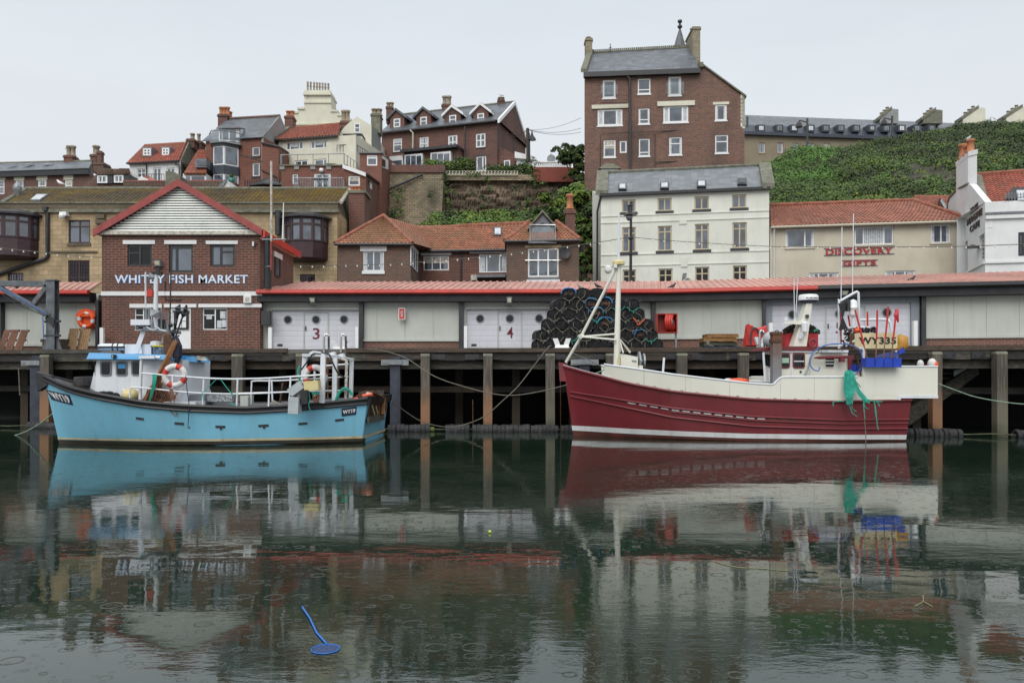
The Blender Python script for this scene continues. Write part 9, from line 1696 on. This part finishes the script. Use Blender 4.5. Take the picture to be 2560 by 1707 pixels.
mb.build('cabinet',paint('dull_red_box',(.30,.03,.02),.5,.2,3),o);c=Q(lp,2128,815,34.9);mb=MB();[ring(mb,c+V(k*.08-.1,0,0),.33-.02*(k%2),.06,(1,-.45,0),22,6)for k in range(4)];mb.build('hose_reel',M['redp'],o,smooth=True);MB().lathe(c+V(-.0,-.2,0),[(.1,-.1),(.1,.12)],10,(1,-.45,0)).build('hub',M['lead'],o)
a=Q(lp,2195,945,34.9);b=Q(lp,2215,1110,34.9);MB().box(a.x,b.x,34.9,35.0,DECK,a.z).build('post',M['metal'],o)
a=Q(zI,1000,1312,34.2);b=Q(zI,1275,1455,34.2)
for i,(x0_,x1_,y0,y1,mt,ds)in enumerate(((1010,1280,1425,1450,'blue_pal','blue painted pallet at the bottom of the flat pallet stack'),(1005,1262,1385,1412,'green_pal','greenish pallet second from the bottom of the flat stack'),(998,1258,1345,1375,'palf','brown pallet second from the top of the flat stack'),(1030,1275,1312,1342,'palf','yellow brown pallet on top of the flat stack'))):
 if mt=='blue_pal':M[mt]=wood('blue_pallet_wood',(.04,.10,.24),(.03,.06,.12))
 if mt=='green_pal':M[mt]=wood('green_pallet_wood',(.07,.10,.07),(.07,.05,.03))
 z0=DECK+.17*i*1.05;xa_=Q(zI,x0_,0,34.3).x;xb_=Q(zI,x1_,0,34.3).x;o=thing('pallet',ds,'pallet',((xa_+xb_)/2,34.6,z0),'pallets stacked flat on the quay');D_=1.0;r_=.06*(i%2)
 for k in range(3):y=34.2+k*.42+r_;MB().box(xa_,xb_,y,y+.12,z0+.02,z0+.13).build('bearer',M[mt],o)
 for k in range(7):x=xa_+(xb_-xa_)*k/7;MB().box(x,x+(xb_-xa_)/7*.8,34.18+r_,35.2+r_,z0+.132,z0+.155).build('slat',M[mt],o)
 for k in range(3):x=xa_+(xb_-xa_-.15)*k/2;MB().box(x,x+.15,34.19+r_,35.19+r_,z0,z0+.018).build('foot_slat',M[mt],o)
mb=MB();random.seed(51);[rope(mb,[Q(zI,1005+random.uniform(0,50),1415,34),Q(zI,1010+random.uniform(0,60),1440,33.9),Q(zI,1060+random.uniform(-20,20),1458,33.9)],.02)for i in range(5)];tag(mb.build('loose_rope',M['rope']),'loose brown rope spilling beside the flat pallet stack','rope')
o=thing('bulk_bag','crumpled bright red bulk bag with dark handle on the quay by the wheelhouse','bag',Q(zI,1425,1460,33.2));mb=MB();pr=[(1330,1458),(1328,1400),(1340,1350),(1345,1292),(1352,1286),(1385,1310),(1420,1322),(1460,1310),(1490,1300),(1500,1330),(1520,1352),(1522,1400),(1512,1458)];random.seed(52);rows=[]
for k in range(7):
 t=k/6;s_=math.sin(math.pi*(.12+.76*t));c=Q(zI,1425,1400,33.2);rows.append([V(c.x+(Q(zI,x,y,33.2).x-c.x)*(.75+.25*s_)+random.uniform(-.03,.03),32.95+.75*t,c.z+(Q(zI,x,y,33.2).z-c.z)*(.82+.18*s_)+random.uniform(-.03,.03))for x,y in pr])
mb.grid(rows,True);mb.poly(rows[0]);mb.poly(rows[-1]);mb.build('sack',paint('red_fabric',(.50,.035,.03),.7,.2,4,bump=.6,bs=6),o);rope(MB(),[Q(zI,1372,1450,32.85),Q(zI,1370,1380,32.85),Q(zI,1385,1320,32.85),Q(zI,1420,1325,32.85),Q(zI,1440,1360,32.85),Q(zI,1470,1350,32.85)],.035).build('handle',M['charcoal'],o)
mb=MB();c=Q(r2,212,665,30.5);mb.ball(c,.3,12);tag(mb.build('grey_buoy',M['cang'],smooth=True),'round grey white buoy beside the brown exhaust stack','buoy')
M['bulb']=paint('festoon_bulb',(.75,.75,.72),.3,.05,5)
bm=MB().ball((0,0,-.09),.045,8).tube([(0,0,0),(0,0,-.05)],.022,5);proto_b=None
def festoon(lab,pts,per=.6,Z=None):
 global proto_b
 o=thing('festoon_lights',lab,'string lights',pts[0],'festoon light strings');mb=MB();pts=[Vector(p)for p in pts];rope(mb,pts,.022,4,6);mb.build('cable',M['rope'],o)
 acc=0
 for a,b in zip(pts,pts[1:]):
  L_=(b-a).length;t=(per-acc)if acc else 0
  while t<L_:
   p=a+(b-a)*(t/L_)
   if proto_b is None:q_=bm.build('bulb',M['bulb'],origin=(0,0,0),smooth=True);proto_b=q_
   else:q_=proto_b.copy();C.objects.link(q_)
   q_.parent=o;q_.location=p-WL[o.name];t+=per
  acc=L_-(t-per)
ZL=48
festoon('festoon lights sagging across the stone building at the far left',[Q(zA,-120,1210,ZL),Q(zA,0,1222,ZL),Q(zA,450,1270,ZL),Q(zA,800,1308,ZL),Q(zA,1190,1338,ZL),Q(zA,1500,1352,47.5)],.68)
festoon('festoon lights rising from the market across the tiled house to the lamp post',[Q(zG,1000,762,47),Q(zG,1400,766,ZL),Q(zH,100,580,ZL),Q(zH,500,573,ZL),Q(zH,900,548,ZL),Q(zH,1300,512,ZL),Q(zH,1800,455,47),Q(zH,2352,385,46.5),Q(zI,200,642,46),Q(zI,425,605,45.5)],.67)
festoon('festoon lights running from the lamp post past the gift shop and cafe',[Q(zI,430,605,45.5),Q(zI,700,630,46),Q(zI,1000,650,46),Q(zI,1300,668,46),Q(zI,1630,682,46),Q(zJ,300,487,45.5),Q(zJ,800,493,45),Q(zJ,1300,490,44),Q(zJ,1800,484,43),Q(zJ,2352,465,42),Q(zJ,2600,455,41.5)],.68)
o=thing('street_lamp','tall black harbour lamp post in front of the white building','street lamp',Q(zI,430,1100,45.5));Zp=45.5;MB().tube([Q(zI,428,1250,Zp),Q(zI,430,600,Zp)],[.09,.08],8).tube([Q(zI,430,600,Zp),Q(zI,432,330,Zp)],[.08,.065],8).build('post',M['black'],o,smooth=True)
MB().lathe(Q(zI,430,625,Zp),[(.11,0),(.15,.08),(.11,.16)],10).lathe(Q(zI,430,745,Zp),[(.11,0),(.14,.05),(.11,.1)],10).build('collar',M['black'],o)
c=Q(zI,425,435,Zp);MB().lathe(c,[(.38,0),(.34,.06),(.2,.16),(.14,.24),(.13,.5),(.17,.55),(.06,.65)],14).build('lamp_shade',M['black'],o,smooth=False);mb=MB();mb.ball(c+V(-.05,0,-.1),.2,10,(1,1,1.1));mb.build('lamp_globe',M['glass'],o,smooth=True)
def bird(ds,c,s=1,mat='lead',flip=1,cat_='pigeon',body2=None):
 c=Vector(c);s*=.8;o=thing(cat_.replace(' ','_'),ds,cat_,c);mb=MB();f_=flip
 pts=[V(-.17*f_,0,.1),V(-.08*f_,0,.13),V(0,0,.16),V(.08*f_,0,.2),V(.12*f_,0,.27),V(.15*f_,0,.29),V(.2*f_,0,.28)];mb.tube([c+p*s for p in pts],[k*s for k in(.015,.05,.075,.065,.04,.038,.008)],8);mb.build('body',M[mat],o,smooth=True)
 mb=MB();[mb.tube([c+V(.02*f_,k,.1)*s,c+V(.02*f_,k,0)*s],.01*s,4)for k in(-.03,.03)];mb.build('leg',M['potc'],o);MB().tube([c+V(-.26*f_,0,.06)*s,c+V(-.1*f_,0,.14)*s,c+V(.04*f_,0,.19)*s],[.01*s,.045*s,.05*s],6).build('wing',M[body2 or 'charcoal'],o)
bird('grey pigeon on the red shed roof at the left',Q(zF,145,972,38.6),1.15,'charcoal');bird('pigeon on the lobster pots, left of two',Q(lp,1045,432,34.3),1.1,'lead',-1);bird('pigeon on the lobster pots, right of two',Q(lp,1248,408,34.3),1.1,'charcoal',-1);bird('dark pigeon on the shed roof right of the red mast',Q(lp,2160,408,37.2),1.2,'charcoal');bird('pigeon on the shed roof above the red boat aerials',Q(zJ,1350,805,36),1.2,'charcoal')
bird('white gull sitting on the mossy roof ridge',Q(zA,712,500,60.4),2.0,'upvc',-1,'gull','cang');bird('small gull on a left terrace chimney',Q(zA,797,72,89.6),1.8,'upvc',1,'gull','cang');bird('gull on the middle chimney of the brick terrace',Q(zC,1024,178,96.8),1.8,'upvc',1,'gull','cang');bird('grey gull on the right chimney of the brick terrace',Q(zC,1578,168,94),1.9,'upvc',-1,'gull','cang');bird('gull on the cafe chimney pots',Q(zE,1828,440,52),1.6,'cang',1,'gull','charcoal')
o=thing('childs_fishing_net','child\'s blue fishing net with bamboo like blue handle floating in the water','fishing net',P(814,1622,6.44));MB()
c=V((814-1280)*6.44/2000,6.44,.005);mb=MB();ring(mb,c,.113,.0038,(0,0,1),26,6);mb.build('hoop',paint('blue_net_plastic',(.02,.15,.55),.4,.05,5),o,smooth=True)
A=V((756-1280)*7.55/2000,7.55,.02);h_=MB();h_.tube([A,A+(c-A)*.3+V(.012,0,0),A+(c-A)*.65,c+V(-.012,.1,.004)],.0085,6);h_.build('handle',MATS['blue_net_plastic'],o,smooth=True)
mb=MB();[mb.tube([c+V(-.11*math.cos(k),.11*math.sin(k),-.002),c+V(.11*math.cos(k),.11*math.sin(k),-.002)],.0012,3)for k in[i*.18 for i in range(-8,9)]];[mb.tube([c+V(.11*math.sin(k),-.11*math.cos(k),-.002),c+V(.11*math.sin(k),.11*math.cos(k),-.002)],.0012,3)for k in[i*.18 for i in range(-8,9)]];mb.lathe(c-V(0,0,.002),[(.11,0),(.0,.0003)],20);mb.build('netting',nm_:=paint('dark_blue_mesh',(.05,.1,.25),.6,.2,40),o);nm_.node_tree.nodes['Principled BSDF'].inputs['Alpha'].default_value=.45
mb=MB();mb.ball((-.31,11.2,.02),.022,10);tag(mb.build('yellow_ball',paint('yellow_green_ball',(.6,.7,.05),.5),smooth=True),'tiny yellow green ball floating in the middle of the harbour','ball')
mb=MB();g_=lambda x,y:(lambda u,v:V((u-1280)*(CH*2000/(v-V0))/2000,CH*2000/(v-V0),.004))(1280+x*1280/2352,1060+y*1280/2352)
rope(mb,[g_(932,633),g_(1000,652),g_(1060,660),g_(1150,664),g_(1230,672),g_(1290,676)],.005,4,4);rope(mb,[g_(1215,684),g_(1228,670)],.004,4,2);tag(mb.build('grass_stem',paint('straw',(.2,.2,.1),.8)),'long pale grass stem floating below the red boat','grass stem')
mb=MB();rope(mb,[g_(1888,788),g_(1888,815),g_(1850,835)],.006,4,4);rope(mb,[g_(1888,815),g_(1930,838)],.006,4,4);tag(mb.build('forked_twig',MATS['straw']),'small forked pale twig floating at the right','twig')
